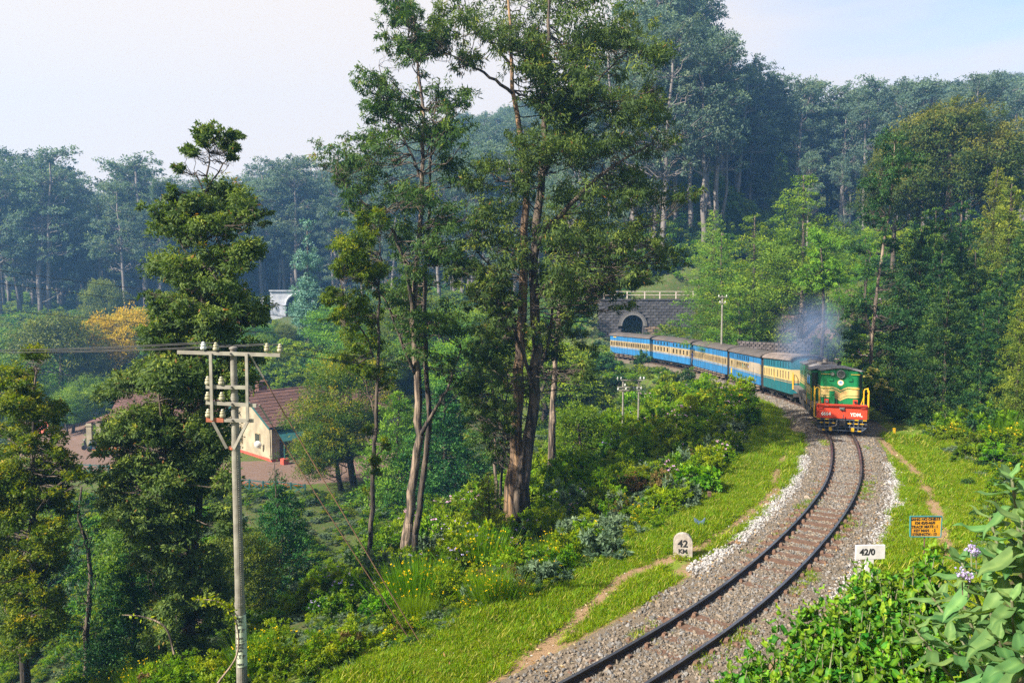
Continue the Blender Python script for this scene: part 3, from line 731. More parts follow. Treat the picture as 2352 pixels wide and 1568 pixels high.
KINDS['sh_lime'] = shrub('lime_shrub', 'lshrub', 2600, .065)
KINDS['sh_grey'] = shrub('grey_leaved_shrub', 'grey', 1700, .12, .34, droop=.2)
KINDS['sh_dark'] = shrub('dark_shrub', 'dark', 2800, .06, .5)
KINDS['sh_rusty'] = shrub('withered_shrub', 'rusty', 1800, .06, .5)
KINDS['sh_pink'] = shrub('pink_flowering_shrub', 'shrub', 2400, .075, flowers='pink', nf=26, fs=.045)
KINDS['sh_lilac'] = shrub('lilac_flowering_shrub', 'shrub', 2400, .08, flowers='lilac', nf=34, fs=.036)
KINDS['sh_limeY'] = shrub('yellow_flowering_shrub', 'lshrub', 2200, .065, flowers='ypetal', nf=18, fs=.04)
KINDS['sh_cream'] = shrub('cream_flowering_shrub', 'shrub', 2200, .08, flowers='cream', nf=90, fs=.06)
KINDS['sh_red'] = shrub('red_flowering_shrub', 'shrub', 1500, .06, flowers='red', nf=60, fs=.045, shape=(.6, .3))
def broom(name, leaf, n, h, fl, nf, spread=.22, lean=.42):
    e = empty(name, (0, 0, 0), 0, 'x', 'shrub')
    P = rng.normal(0, spread, (n, 3)) * [1, 1, 0]; A = np.concatenate([P[:, :2] * lean * 3 + rng.normal(0, .14, (n, 2)), np.ones((n, 1))], 1)
    Ln = h * rng.uniform(.45, 1.05, n)
    lm_obj('stems', leafmesh('stems', P, A, Ln, .014, .3 + .5 * rng.random(n), LM[leaf]), e)
    if nf:
        An = A / np.linalg.norm(A, axis=1, keepdims=True); i = rng.choice(n, nf); tt = rng.uniform(.45, 1, (nf, 1))
        c = P[i] + An[i] * Ln[i, None] * tt; PP = np.repeat(c, 4, 0)
        lm_obj('flowers', leafmesh('flowers', PP, rng.normal(0, 1, (nf * 4, 3)), .035, .028, rng.random(nf * 4), LM[fl]), e)['kind'] = 'stuff'
    return e
KINDS['broom'] = broom('broom_shrub', 'broom', 1300, 1.15, 'ypetal', 0)
KINDS['broomY'] = broom('flowering_broom', 'broom', 1200, 1.1, 'ypetal', 120)
KINDS['tallgrass'] = broom('tall_grass_clump', 'lshrub', 500, .8, 'ypetal', 0, .16, .8)

# ------------------------------------------------------------ placing plants
KIDS = {k: [c for c in bpy.data.objects if c.parent == o] for k, o in KINDS.items()}
COUNT = {}
def place(kind, x, y, s, label, group=None, cat=None, z=None, rz=None, sz=None, sink=.1):
    if kind[:2] in ('sh', 'br', 'ta') and y < 14.3 and abs(512 + x / max(y, 1) * 768 - 236) < 16: return
    src = KINDS[kind]; o = src.copy(); COL.objects.link(o)
    for c in KIDS[kind]:
        q = c.copy(); COL.objects.link(q); q.parent = o
    o.location = (x, y, (gz(x, y) if z is None else z) - sink); o.rotation_euler = (0, 0, random.uniform(0, 6.28) if rz is None else rz)
    o.scale = (s, s, s * (sz or 1)); o['label'] = label
    if cat: o['category'] = cat
    if group: o['group'] = group
    return o
def tree_px(kind, x2, ytop2, Y, H0, label, group=None, wide=1.0, cat=None, dx=0):
    p = at2(x2, ytop2, Y); z0 = gz(p.x, Y); s = max(.2, (p.z - z0) / H0)
    return place(kind, p.x, Y, s * wide, label, group, cat, z0, None, 1 / wide, .2)

# ---- the forest of tall gums across the valley, left: those one can tell apart
sky_l = ([-120, 0, 90, 150, 200, 250, 320, 360, 400, 500, 560, 620, 680, 740, 800, 900, 1050, 1200], [380, 352, 345, 390, 430, 410, 365, 400, 430, 400, 392, 365, 372, 335, 320, 270, 215, 190])
g = 'tall gum trees of the hazy forest across the valley'
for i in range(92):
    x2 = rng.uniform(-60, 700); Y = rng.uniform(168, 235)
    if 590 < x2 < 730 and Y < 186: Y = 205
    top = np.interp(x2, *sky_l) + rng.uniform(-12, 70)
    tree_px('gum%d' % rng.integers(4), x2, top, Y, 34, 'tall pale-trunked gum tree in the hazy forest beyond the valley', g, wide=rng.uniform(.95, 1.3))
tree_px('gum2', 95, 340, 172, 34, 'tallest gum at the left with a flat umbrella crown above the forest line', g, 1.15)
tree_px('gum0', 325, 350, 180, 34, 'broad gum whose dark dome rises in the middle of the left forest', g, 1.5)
g = 'gum trees on the wooded hill behind'
def hill(n, u0, u1, Y0, Y1, top, jit, lab, g, kinds=(0, 1, 2, 3), wide=(1, 1.3)):
    for i in range(n):
        u = rng.uniform(u0, u1); Y = rng.uniform(Y0, Y1)
        x = (u - 512) * Y / FPX; z0 = gz(x, Y)
        H = rng.uniform(*top)
        place('gum%d' % kinds[rng.integers(len(kinds))], x, Y, H / 34 * rng.uniform(*wide), lab, g, None, z0, None, None, .5)
hill(30, 630, 715, 122, 165, (24, 34), 0, 'tall bluish gum tree on the knoll above the stone bridge', 'gums on the knoll above the bridge', wide=(1, 1.35))
hill(26, 560, 660, 128, 190, (22, 30), 0, 'hazy gum tree behind the two big roadside gums', 'gums behind the big middle trees')
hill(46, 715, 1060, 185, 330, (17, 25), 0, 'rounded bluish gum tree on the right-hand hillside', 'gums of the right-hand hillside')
# the rest of the hills' cover, which reads as one mass
def group_coll(kinds):
    c = bpy.data.collections.new('forest_shapes')
    for k in kinds:
        q = bpy.data.collections.new('a_' + k); c.children.link(q)
        for o in KIDS[k]:
            o2 = o.copy(); o2.parent = None; q.objects.link(o2)
    return c
fc = group_coll(['gum0', 'gum1', 'gum2', 'gum3'])
n = 7600
Y = rng.uniform(0, 1, n) ** .8 * 350 + 140; u = rng.uniform(-60, 1090, n); x = (u - 512) * Y / FPX
z, d, s = terrain(x, Y, True)
bare = (u > 700) & (u < 880) & (Y > 205) & (Y < 250) & (vnoise(x, Y, .03, 3) > -.1)
keep = (~bare) & (Y > np.interp(u, [0, 200, 320, 420, 640, 760, 1024], [232, 215, 170, 150, 150, 165, 150])) & (z > 2)
x, Y, z = x[keep], Y[keep], z[keep]; k = len(x)
sc = rng.uniform(.5, .98, k)
scatter('hillside_forest', np.stack([x, Y, z - .5], 1), np.stack([0 * x, 0 * x, rng.uniform(0, 6.28, k)], 1), np.stack([sc * 1.15, sc * 1.15, sc], 1), fc, rng.integers(0, 4, k))

thk = proto_coll('thicket_shapes', [KIDS[k][0].copy() for k in ('sh_green', 'sh_green2', 'sh_dark', 'sh_lime')])
n = 9000
Y = rng.uniform(92, 230, n); u = rng.uniform(-40, 660, n); x = (u - 512) * Y / FPX
z, d, s = terrain(x, Y, True)
keep = (polydist(road + [(-33, 118)], x, Y) > 5) & ((d < -6) | (Y > 128) & (u < 560)) & ~((x > -46) & (x < -8) & (Y < 98))
keep &= ~((u > 258) & (u < 318) & (Y > 128) & (Y < 186))
x, Y, z = x[keep], Y[keep], z[keep]; k = len(x); sc = rng.uniform(3.0, 5.6, k)
scatter('valley_thicket', np.stack([x, Y, z - .4], 1), np.stack([0 * x, 0 * x, rng.uniform(0, 6.28, k)], 1), np.stack([sc, sc, sc * .8], 1), thk, rng.integers(0, 4, k))
# ---- left middle distance
tree_px('yround', 275, 690, 116, 8, 'golden-yellow round tree in the valley on the left', wide=1.05)
tree_px('oround', 130, 700, 108, 8, 'dark olive round tree left of the golden tree', wide=.95)
tree_px('oround', 237, 628, 150, 8, 'pointed pale green tree above and behind the golden tree', wide=.75)
tree_px('silver', 705, 500, 116, 21, 'tall narrow blue-green tree standing before the white tunnel mouth')
tree_px('olive1', 738, 655, 133, 17, 'narrow dark olive tree just right of the blue-green column tree')
tree_px('oround', 655, 735, 122, 8, 'rust-topped round tree left of the blue-green column tree', wide=.9)
tree_px('gum1', 1195, 560, 110, 34, 'slim gum seen between the two big gum trees', wide=.8)
for i, (x2, yt, Y) in enumerate([(30, 790, 100), (60, 860, 96), (165, 880, 92), (205, 850, 98), (235, 870, 96), (150, 905, 90), (290, 845, 100), (320, 700, 120), (370, 720, 118), (20, 740, 116), (190, 780, 112), (600, 760, 112), (640, 800, 105), (585, 730, 118),
                                  (770, 690, 112), (800, 740, 100), (860, 760, 95), (1010, 700, 100), (1060, 760, 90), (1110, 690, 105), (1150, 740, 92), (1250, 760, 80), (900, 700, 118), (960, 660, 125)]):
    tree_px('ground', x2, yt, Y, 8, 'bushy round green tree in the valley between the forest and the house', 'bushy round trees on the valley side', wide=rng.uniform(.9, 1.4))
tree_px('wattle', 800, 795, 62, 8, 'yellow-green feathery spreading tree beside the red-roofed house', wide=.92)
tree_px('wattle', 775, 930, 60.5, 8, 'lower feathery bush at the foot of the spreading tree by the house', wide=1.1)
tree_px('pine1', 912, 895, 56, 7, 'bright green young pine behind the trunk of the middle gum', wide=1.15)
tree_px('pine0', 1020, 870, 54, 7, 'dark bluish young pine behind the middle gum trees', wide=1.3)
tree_px('pine0', 960, 940, 58, 7, 'dark young pine half hidden right of the bright green pine', wide=1.1)
tree_px('pine0', 640, 1095, 36, 7, 'dark young pine with a leading shoot right of the telegraph pole', wide=1.1)
tree_px('slim', 632, 1040, 35.6, 7, 'thin leader of a pine rising in front of the teal fence', wide=.7)
tree_px('pine0', 300, 1245, 24, 7, 'dark young pine left of the leafy gum by the pole', wide=1.25)
tree_px('slim', 185, 1090, 25, 7, 'slender drooping conifer between the gold-tipped tree and the pole', wide=1.0)
tree_px('olive0', 1122, 1085, 25.5, 17, 'upright yellow-green conifer bush below the big gum trunk', wide=1.3)
tree_px('ground', 1330, 905, 46, 8, 'small dark round bush right of the big gum trunks', wide=.9)
tree_px('ground', 345, 1115, 33, 8, 'yellow-green bushy tree behind the leafy gum', wide=.8)
tree_px('oround', 545, 1190, 31, 8, 'dark bushy tree behind the telegraph pole', wide=.8)

# ---- right: trees behind and beside the train
L1 = 'light green feathery tree on the bank behind the train'
for i, (x2, yt, Y, k, w) in enumerate([(1850, 385, 76, 0, 1.0), (1735, 480, 80, 1, 1.05), (1660, 520, 84, 2, 1.0), (1915, 510, 92, 2, 1.05), (1990, 530, 70, 1, .8), (1790, 560, 90, 0, 1.1), (1640, 470, 104, 2, .8),
                                        (1700, 620, 79, 1, 1.0), (1680, 600, 100, 0, .8), (1930, 600, 68, 1, .6)]):
    tree_px('lime%d' % k, x2, yt, Y, 16, ['tallest light green feathery tree behind the smoke of the engine', 'light green tree left of the tallest feathery tree'][i] if i < 2 else L1, 'light green trees behind the train', w * 1.3)
tree_px('olive0', 1640, 560, 92, 17, 'grey-green tree behind the stone bridge railing', wide=.9)
tree_px('dark0', 1500, 560, 122, 17, 'dark layered conifer behind the railing of the bridge', wide=1.2)
tree_px('dark1', 1795, 340, 128, 17, 'dark pointed tree on the hillside above the feathery trees', wide=.8)
tree_px('gum3', 1860, 350, 118, 34, 'brown-topped tree on the skyline of the feathery trees', wide=.9)
tree_px('gum1', 1945, 365, 120, 34, 'slim pointed tree right of the brown-topped one', wide=.8)
D1 = 'dark dense tree with cushion-like sprays right of the engine'
for i, (x2, yt, Y, k, w) in enumerate([(2120, 480, 46, 0, .92), (2210, 440, 52, 1, .95), (2165, 560, 42, 2, .9), (2300, 600, 40, 0, 1.0), (2260, 700, 37.5, 1, .9), (2090, 640, 45, 1, .75), (2375, 480, 46, 2, 1.0), (2240, 560, 47, 0, 1.0), (2180, 640, 39, 0, 1.1), (2150, 460, 50, 2, 1.0)]):
    tree_px('dark%d' % k, x2, yt, Y, 17, D1, 'dense dark trees right of the engine', w)
for i, (x2, yt, Y, k, w) in enumerate([(2325, 400, 50, 0, .9), (2290, 370, 56, 1, .9), (2350, 640, 35.5, 1, .9), (2270, 520, 58, 0, 1.0)]):
    tree_px('olive%d' % k, x2, yt, Y, 17, 'olive green tree with upright plumes at the right edge', 'plumed olive trees at the right edge', w)
for x2, yt, Y, w, lb in ((2190, 195, 74, 1.0, 'huge bronze-topped round-crowned tree on the right skyline'), (2062, 285, 78, .62, 'smaller round bronze tree at the left shoulder of the huge one'), (2300, 305, 76, .62, 'smaller round bronze tree at the right shoulder of the huge one'), (2120, 250, 80, .7, 'round bronze crown tucked behind the huge bronze-topped tree')):
    tree_px('bronze', x2, yt, Y, 17, lb, 'great trees on the right skyline', w)
for i in range(26):
    u = rng.uniform(-20, 345); Y = rng.uniform(190, 240); tree_px('top%d' % rng.integers(2), u * K, np.interp(u * K, *sky_l) + rng.uniform(-14, 22), Y, 34, 'thin-topped umbrella gum on the left skyline', 'umbrella gums of the skyline', wide=rng.uniform(.8, 1.2))
for i in range(30):
    u = rng.uniform(735, 1030); Y = rng.uniform(290, 350); x = (u - 512) * Y / FPX; place('top%d' % rng.integers(2), x, Y, rng.uniform(.72, .95), 'thin-topped umbrella gum on the right-hand hillside', 'umbrella gums of the skyline')
for i, (x2, yt) in enumerate(((1560, 45), (1500, 75), (1630, 130), (1670, 200))):
    tree_px('top%d' % (i % 2), x2, yt, 128, 34, 'airy umbrella gum on the edge of the knoll', 'umbrella gums of the skyline', wide=1.1)
n = 3200
Y = rng.uniform(92, 205, n); u = rng.uniform(560, 1040, n); Y[2600:] = rng.uniform(121.5, 150, 600); u[2600:] = rng.uniform(590, 730, 600); x = (u - 512) * Y / FPX
z, d, s = terrain(x, Y, True)
keep = (d > 5) & ~((u > 768) & (u < 862) & (Y < 92)) & ~((u > 590) & (u < 712) & (Y > 92) & (Y < 121)); x, Y, z = x[keep], Y[keep], z[keep]; k = len(x); sc = rng.uniform(2.4, 5.0, k)
scatter('hillside_thicket', np.stack([x, Y, z - .4], 1), np.stack([0 * x, 0 * x, rng.uniform(0, 6.28, k)], 1), np.stack([sc, sc, sc * .85], 1), thk, rng.integers(0, 4, k))

# ---- big gums drawn limb by limb
def hero(label, Y, stems, clumps, leaf, bark, dens, L, rd=1.5, tuftn=16, seed=0, back=.8, base_px=None, **k):
    """stems: list of [(x2, y2, radius_m, dY)...]; clumps: (x2, y2, r2) in the tree's own plane, spread in depth"""
    global rng
    keep, rng = rng, np.random.default_rng(100 + seed)
    b0 = at2(stems[0][0][0], stems[0][0][1], Y); e = empty('big_gum_tree', (b0.x, Y, b0.z), 0, label, 'tree')
    org = Vector((b0.x, Y, b0.z)); m = MB(); st = []
    for S in stems:
        P = [at2(q[0], q[1], Y + q[3]) - org for q in S]; r = [q[2] * .74 for q in S]
        pp, rr = [], []
        for i in range(len(P) - 1):
            for j in range(4):
                t_ = j / 4; pp.append(P[i].lerp(P[i + 1], t_) + Vector(rng.normal(0, .03, 3)) * (i + j > 0)); rr.append(r[i] * (1 - t_) + r[i + 1] * t_)
        pp.append(P[-1]); rr.append(r[-1])
        m.tube(pp, rr, 9, 0 if S is stems[0] else 1); st.append((pp, rr))
    for (pp, rr), S in zip(st[1:], stems[1:]):
        if S[0][1] > stems[0][0][1] - 60: m.tube([pp[0] - Vector((0, 0, 1.2)), pp[0] + Vector((0, 0, .05)), pp[2]], [rr[0] * 1.45, rr[0] * 1.1, rr[2]], 9, 1)
    zb = gz(org.x, org.y) - org.z
    m.tube([Vector((0, 0, min(zb, 0) - .4)), Vector((0, 0, .25)), st[0][0][2]], [st[0][1][0] * 1.5, st[0][1][0] * 1.12, st[0][1][1]], 9)
    cl = []; fill = []
    for i in range(int(len(clumps) * 1.25)):      # smaller sprays between neighbouring ones
        a = clumps[rng.integers(len(clumps))]; nb = sorted(clumps, key=lambda c: (c[0] - a[0]) ** 2 + (c[1] - a[1]) ** 2)[1:4]; b = nb[rng.integers(len(nb))] if nb else a
        if math.hypot(a[0] - b[0], a[1] - b[1]) < 130: fill.append(((a[0] + b[0]) / 2 + rng.normal(0, 8), (a[1] + b[1]) / 2 + rng.normal(0, 8), min(a[2], b[2]) * .8))
    for x2, y2, r2 in list(clumps) + fill:
        x2 += rng.normal(0, 7); y2 += rng.normal(0, 13) if y2 > 450 or L > .12 else 0
        R_ = r2 / K * Y / FPX
        for j in range(1 + (rng.random() < back)):
            dy = rng.normal(0, rd) if j == 0 else rng.choice([-1, 1]) * rng.uniform(.8, 2.2) * rd
            p = at2(x2 + (rng.normal(0, 8) if j else 0), y2 + (rng.normal(0, 8) if j else 0), Y + dy) - org
            for w_ in range(3):                # each spray is a few smaller ones hung round it
                o_ = unit(1)[0] * R_ * rng.uniform(.35, .95); q_ = R_ * rng.uniform(.42, .72)
                cl.append((p.x + o_[0], p.y + o_[1], p.z + o_[2] * .85, q_, q_ * .85))
    limbs_to(m, st, cl, .035, 1, twigs=2)
    m.build('trunk', [bark, M_barkd if bark is not M_barkp else M_barkp], e, smooth=True)
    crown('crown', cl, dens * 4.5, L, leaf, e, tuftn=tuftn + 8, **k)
    rng = keep
    return e
A_st = [[(1178, 1118, .42, 0), (1188, 1000, .34, 0), (1192, 850, .30, 0), (1200, 700, .26, 0), (1208, 467, .2, .3), (1192, 282, .15, .5), (1178, 205, .12, .5), (1172, 100, .09, .6), (1168, -60, .05, .6)],
        [(1198, 1118, .40, -.3), (1222, 960, .33, -.4), (1235, 800, .29, -.4), (1225, 628, .26, -.4), (1236, 475, .22, -.5), (1253, 330, .18, -.6), (1251, 193, .15, -.6), (1257, 121, .12, -.6), (1263, 40, .08, -.6), (1262, -60, .05, -.6)],
        [(1236, 560, .17, -.4), (1262, 520, .15, -1), (1305, 475, .13, -1.2), (1374, 407, .10, -1.4), (1440, 360, .06, -1.5), (1500, 330, .03, -1.5)],
        [(1240, 430, .15, -.6), (1273, 342, .13, -1), (1305, 282, .10, -1.2), (1330, 234, .08, -1.2), (1380, 180, .05, -1.3), (1440, 120, .03, -1.3)],
        [(1305, 282, .08, -1.2), (1374, 250, .06, -1.6), (1434, 226, .04, -1.8), (1500, 205, .02, -1.8)],
        [(1178, 215, .10, .5), (1124, 173, .08, .3), (1075, 148, .06, .2), (1035, 125, .03, .2)],
        [(1175, 150, .09, .6), (1112, 80, .07, .9), (1063, 32, .05, 1), (1043, -10, .03, 1)],
        [(1225, 700, .16, -.4), (1255, 650, .13, -.9), (1320, 600, .10, -1.5), (1400, 560, .06, -2), (1480, 520, .03, -2.2)],
        [(1232, 900, .12, -.4), (1190, 780, .10, -1), (1150, 660, .07, -1.3), (1120, 600, .05, -1.4), (1078, 560, .03, -1.5)],
        [(1228, 880, .12, -.4), (1262, 780, .09, .6), (1272, 680, .07, .9), (1285, 600, .04, 1)]]
A_cl = [(1060, 40, 55), (1140, 20, 65), (1230, 40, 62), (1330, 25, 75), (1430, 45, 60), (1490, 90, 45), (1010, 110, 45), (1100, 135, 50), (1190, 95, 55), (1290, 115, 75), (1380, 130, 72), (1470, 165, 58), (1515, 235, 42),
        (1270, 225, 62), (1355, 240, 74), (1440, 265, 66), (1215, 180, 48), (1115, 365, 52), (1190, 330, 60), (1290, 335, 80), (1390, 335, 75), (1480, 330, 66), (1545, 330, 45), (1090, 430, 42), (1140, 470, 55), (1225, 430, 62),
        (1320, 430, 76), (1420, 430, 74), (1505, 430, 55), (1180, 560, 55), (1300, 550, 76), (1400, 560, 72), (1480, 545, 60), (1535, 580, 36), (1135, 640, 50), (1090, 545, 38), (1275, 650, 60), (1380, 650, 60), (1450, 640, 50), (1330, 735, 50),
        (1200, 770, 45), (1120, 755, 44), (1390, 715, 40), (1160, 700, 40), (1100, 700, 40), (1250, 740, 44), (1190, 850, 34), (1330, 800, 36), (1060, 620, 34), (1420, 700, 36), (1150, 930, 34), (1460, 600, 40), (1290, 820, 42), (1130, 850, 36), (1100, 930, 36), (1150, 1000, 26), (1250, 120, 50), (1340, 180, 55), (1230, 520, 45), (1560, 440, 32), (1340, 860, 30)]
hero('big two-stemmed gum tree with dark and orange trunks, right of the picture\'s middle', 32, A_st, A_cl, 'gum', M_bark_o, .50, .20, 1.7, seed=1, sig=.2, shell=.3, w=.26, droop=.75, top=.22)
B_st = [[(932, 1262, .30, 0), (944, 1130, .26, 0), (962, 1000, .24, 0), (958, 850, .21, 0), (950, 720, .18, 0), (962, 560, .15, 0), (972, 400, .12, 0), (972, 250, .09, 0), (955, 100, .06, 0), (945, -30, .03, 0)],
        [(952, 1235, .2, .9), (972, 1100, .18, .8), (985, 985, .17, .6), (982, 850, .14, .5), (975, 700, .12, .4), (985, 520, .09, .4), (990, 330, .06, .5), (1010, 180, .03, .5)],
        [(952, 740, .13, 0), (931, 600, .11, -.5), (907, 536, .09, -.8), (878, 490, .07, -1), (822, 455, .045, -1.2), (775, 400, .025, -1.2)],
        [(965, 1000, .14, 0), (1000, 940, .10, -.8), (1035, 880, .07, -1.2), (1060, 800, .04, -1.4)],
        [(955, 860, .11, 0), (925, 790, .08, -.6), (890, 700, .05, -1), (850, 640, .03, -1.1)],
        [(972, 420, .08, 0), (935, 330, .06, .4), (900, 240, .04, .5), (870, 150, .02, .5)]]
B_cl = [(875, 20, 42), (960, 25, 55), (1005, 60, 40), (855, 165, 36), (900, 100, 34), (955, 120, 46), (1010, 115, 46), (1030, 200, 42), (985, 220, 50), (905, 235, 46), (860, 265, 38), (835, 335, 42), (765, 365, 40), (800, 400, 34), (900, 325, 50), (970, 320, 56), (1035, 300, 44),
        (805, 445, 42), (870, 425, 54), (950, 430, 56), (1030, 400, 50), (860, 520, 45), (920, 540, 54), (985, 530, 56), (1050, 500, 44), (900, 640, 52), (965, 640, 56), (1030, 620, 50), (920, 735, 48), (1000, 720, 50), (1050, 740, 44), (905, 830, 36), (1025, 830, 38), (985, 800, 36), (1060, 880, 28)]
hero('middle gum tree with pale twin trunks and an open crown, left of the two-stemmed gum', 33, B_st, B_cl, 'gum', M_bark, .62, .20, 1.5, seed=2, sig=.2, shell=.3, w=.26, droop=.7, top=.24)
C_st = [[(845, 1332, .13, 0), (852, 1200, .12, 0), (858, 1060, .105, 0), (866, 900, .085, 0), (870, 760, .07, 0), (873, 620, .045, 0), (874, 540, .02, 0)],
        [(858, 820, .05, 0), (835, 760, .045, -.4), (800, 715, .035, -.6), (782, 640, .02, -.6)], [(862, 960, .04, 0), (838, 880, .03, .4), (810, 830, .015, .5)]]
C_cl = [(790, 590, 36), (840, 640, 34), (770, 680, 30), (850, 720, 34), (820, 800, 34), (790, 820, 28), (822, 555, 42), (795, 630, 36), (850, 610, 34), (835, 695, 38), (790, 700, 30), (800, 770, 40), (765, 740, 22), (850, 770, 30), (830, 850, 28), (880, 860, 22), (850, 960, 18), (870, 520, 24), (880, 1010, 14), (845, 1120, 12)]
hero('slender dark-stemmed gum with a thin crown, left of the middle gum', 28, C_st, C_cl, 'gold', M_barkd, .85, .13, .9, seed=3, sig=.2, shell=.3, w=.3, droop=.6, top=.2)
D_st = [[(430, 1480, .22, 0), (442, 1350, .17, 0), (452, 1200, .14, 0), (462, 1050, .12, 0), (468, 900, .10, 0), (462, 740, .085, 0), (468, 580, .07, 0), (474, 450, .05, 0), (480, 350, .02, 0)],
        [(445, 1300, .09, 0), (400, 1180, .07, -.5), (378, 1040, .05, -.8), (360, 880, .03, -1)], [(455, 1150, .08, 0), (500, 1000, .06, .5), (522, 850, .045, .6), (540, 700, .03, .6)],
        [(468, 640, .05, 0), (420, 560, .04, .3), (375, 500, .02, .3)], [(470, 560, .05, 0), (520, 500, .035, -.3), (590, 480, .02, -.4)],
        [(474, 450, .035, 0), (450, 400, .025, .2), (412, 396, .02, .2)], [(476, 440, .035, 0), (510, 380, .025, -.2), (535, 330, .01, -.2)]]
D_cl = [(400, 750, 42), (500, 745, 42), (450, 840, 44), (540, 860, 34), (380, 845, 38), (440, 650, 42), (510, 640, 40), (465, 745, 44), (560, 740, 30), (350, 770, 30), (290, 905, 38), (268, 985, 34), (300, 1000, 40), (275, 1120, 40), (310, 1185, 40), (262, 1055, 32), (300, 1090, 38), (330, 1250, 36), (492, 312, 24), (440, 322, 20), (525, 325, 18), (468, 305, 18), (545, 330, 12), (412, 398, 11), (525, 395, 9), (520, 465, 46), (455, 482, 46), (400, 520, 44), (365, 492, 26), (560, 492, 40), (598, 498, 22), (420, 595, 50), (500, 560, 50), (555, 600, 42), (595, 585, 22), (382, 700, 42), (350, 690, 24),
        (450, 700, 52), (520, 690, 50), (575, 700, 36), (420, 790, 52), (500, 790, 50), (555, 800, 38), (372, 800, 34), (342, 880, 40), (410, 885, 52), (480, 900, 50), (535, 900, 40), (335, 975, 42), (400, 1000, 52), (470, 1010, 50), (520, 1020, 40), (305, 1060, 34), (370, 1100, 50), (450, 1110, 50), (515, 1110, 32), (345, 1190, 42),
        (420, 1205, 50), (485, 1205, 38), (355, 1280, 38), (430, 1300, 45), (480, 1310, 36), (400, 1390, 40), (455, 1390, 34), (470, 1450, 24), (400, 1460, 34), (440, 1480, 30), (380, 1420, 34), (490, 1400, 32)]
D_cl = [(a, b, c * (1.36 if b > 850 else 1.2 if b > 440 else .95)) for a, b, c in D_cl]
hero('leafy gum tree with an umbrella tuft on top, just behind the telegraph pole', 22, D_st, D_cl, 'gum', M_barkd, 1.05, .13, .85, seed=4, sig=.2, shell=.3, w=.36, droop=.35, top=.24)
E_st = [[(55, 1480, .14, 0), (72, 1300, .12, 0), (78, 1150, .10, 0), (74, 1000, .07, 0), (84, 850, .03, 0)], [(70, 1400, .06, 0), (110, 1300, .04, .3), (140, 1180, .02, .4)]]
E_cl = [(a, b, c * 1.2) for a, b, c in [(82, 835, 26), (70, 895, 38), (42, 960, 38), (100, 950, 38), (30, 1040, 40), (90, 1040, 45), (148, 1045, 34), (50, 1130, 42), (118, 1120, 42), (12, 1200, 36), (75, 1215, 46), (140, 1195, 32), (40, 1310, 40), (110, 1300, 40), (75, 1390, 36), (15, 1385, 34), (-30, 1100, 60), (-35, 1250, 60), (0, 860, 20), (165, 1110, 22), (40, 1450, 34), (100, 1430, 34), (60, 1490, 28), (20, 1480, 30), (130, 1380, 28)]]
hero('gold-tipped leafy tree at the left edge of the valley', 21, E_st, E_cl, 'gold', M_barkd, 1.0, .10, .9, seed=5, sig=.22, shell=.3, w=.42, droop=.2, top=.3)
F_st = [[(1985, 960, .16, 0), (2000, 820, .14, 0), (2010, 700, .12, 0), (2030, 560, .09, 0), (2050, 430, .05, 0), (2055, 330, .02, 0)], [(2000, 780, .08, 0), (1985, 680, .06, .5), (2000, 580, .03, .5)]]
F_cl = [(1975, 780, 34), (2035, 740, 32), (2050, 800, 34), (1960, 700, 26), (1950, 810, 30), (2075, 690, 30), (2055, 330, 34), (2020, 400, 26), (2070, 400, 30), (2000, 480, 24), (2040, 520, 28), (1975, 560, 26), (2005, 620, 30), (2060, 620, 24), (1990, 700, 24), (1965, 860, 26), (2010, 900, 30), (1975, 930, 26)]
hero('brown-stemmed gum hung with creeper beside the engine', 44, F_st, F_cl, 'dark', M_bark, .55, .17, 1.0, seed=6, sig=.22, shell=.3, w=.34, droop=.4)
H_st = [[(1140, 1120, .10, 0), (1135, 1000, .08, 0), (1128, 880, .06, 0), (1120, 760, .03, 0)], [(1150, 1118, .09, .3), (1162, 960, .06, .5), (1170, 820, .03, .6)]]
H_cl = [(1125, 740, 32), (1090, 800, 36), (1150, 810, 38), (1110, 870, 40), (1165, 880, 36), (1085, 930, 34), (1140, 950, 36), (1100, 1000, 30), (1175, 800, 30), (1150, 1020, 28), (1080, 870, 30)]
hero('young leafy gum with twin thin stems just left of the two-stemmed gum', 37, H_st, H_cl, 'gum', M_bark, .75, .16, 1.1, seed=8, sig=.2, shell=.3, w=.3, droop=.6, top=.3)
G_st = [[(1268, 985, .24, 0), (1272, 900, .21, 0), (1276, 800, .18, 0), (1290, 650, .12, 0), (1300, 500, .06, 0)]]
G_cl = [(1300, 480, 30), (1265, 560, 28), (1320, 590, 32), (1290, 700, 26)]
hero('brown gum trunk standing behind and right of the two-stemmed gum', 43, G_st, G_cl, 'gum', M_bark, .5, .2, 1.0, seed=7, sig=.22, shell=.3, w=.3, droop=.6)
for (x, yb, yt, Y, w) in ((1797, 770, 560, 80, .10), (1855, 730, 600, 83, .13), (1888, 800, 570, 63, .18)):
    hero('bare straight trunk standing on the left part of the red bank' if x < 1800 else 'thicker bare trunk in the middle of the red bank' if w < .15 else 'creeper-clad trunk just behind the engine smoke', Y, [[(x, yb, w, 0), (x + 4, (yb + yt) / 2, w * .8, 0), (x - 3, yt, w * .4, 0)]], [(x, yt, 36), (x + 24, yt + 40, 30), (x - 24, yt + 50, 30), (x, yt + 90, 26)], 'lime', M_barkp if w < .15 else M_barkd, .8, .26, .5, seed=int(x), w=.34)

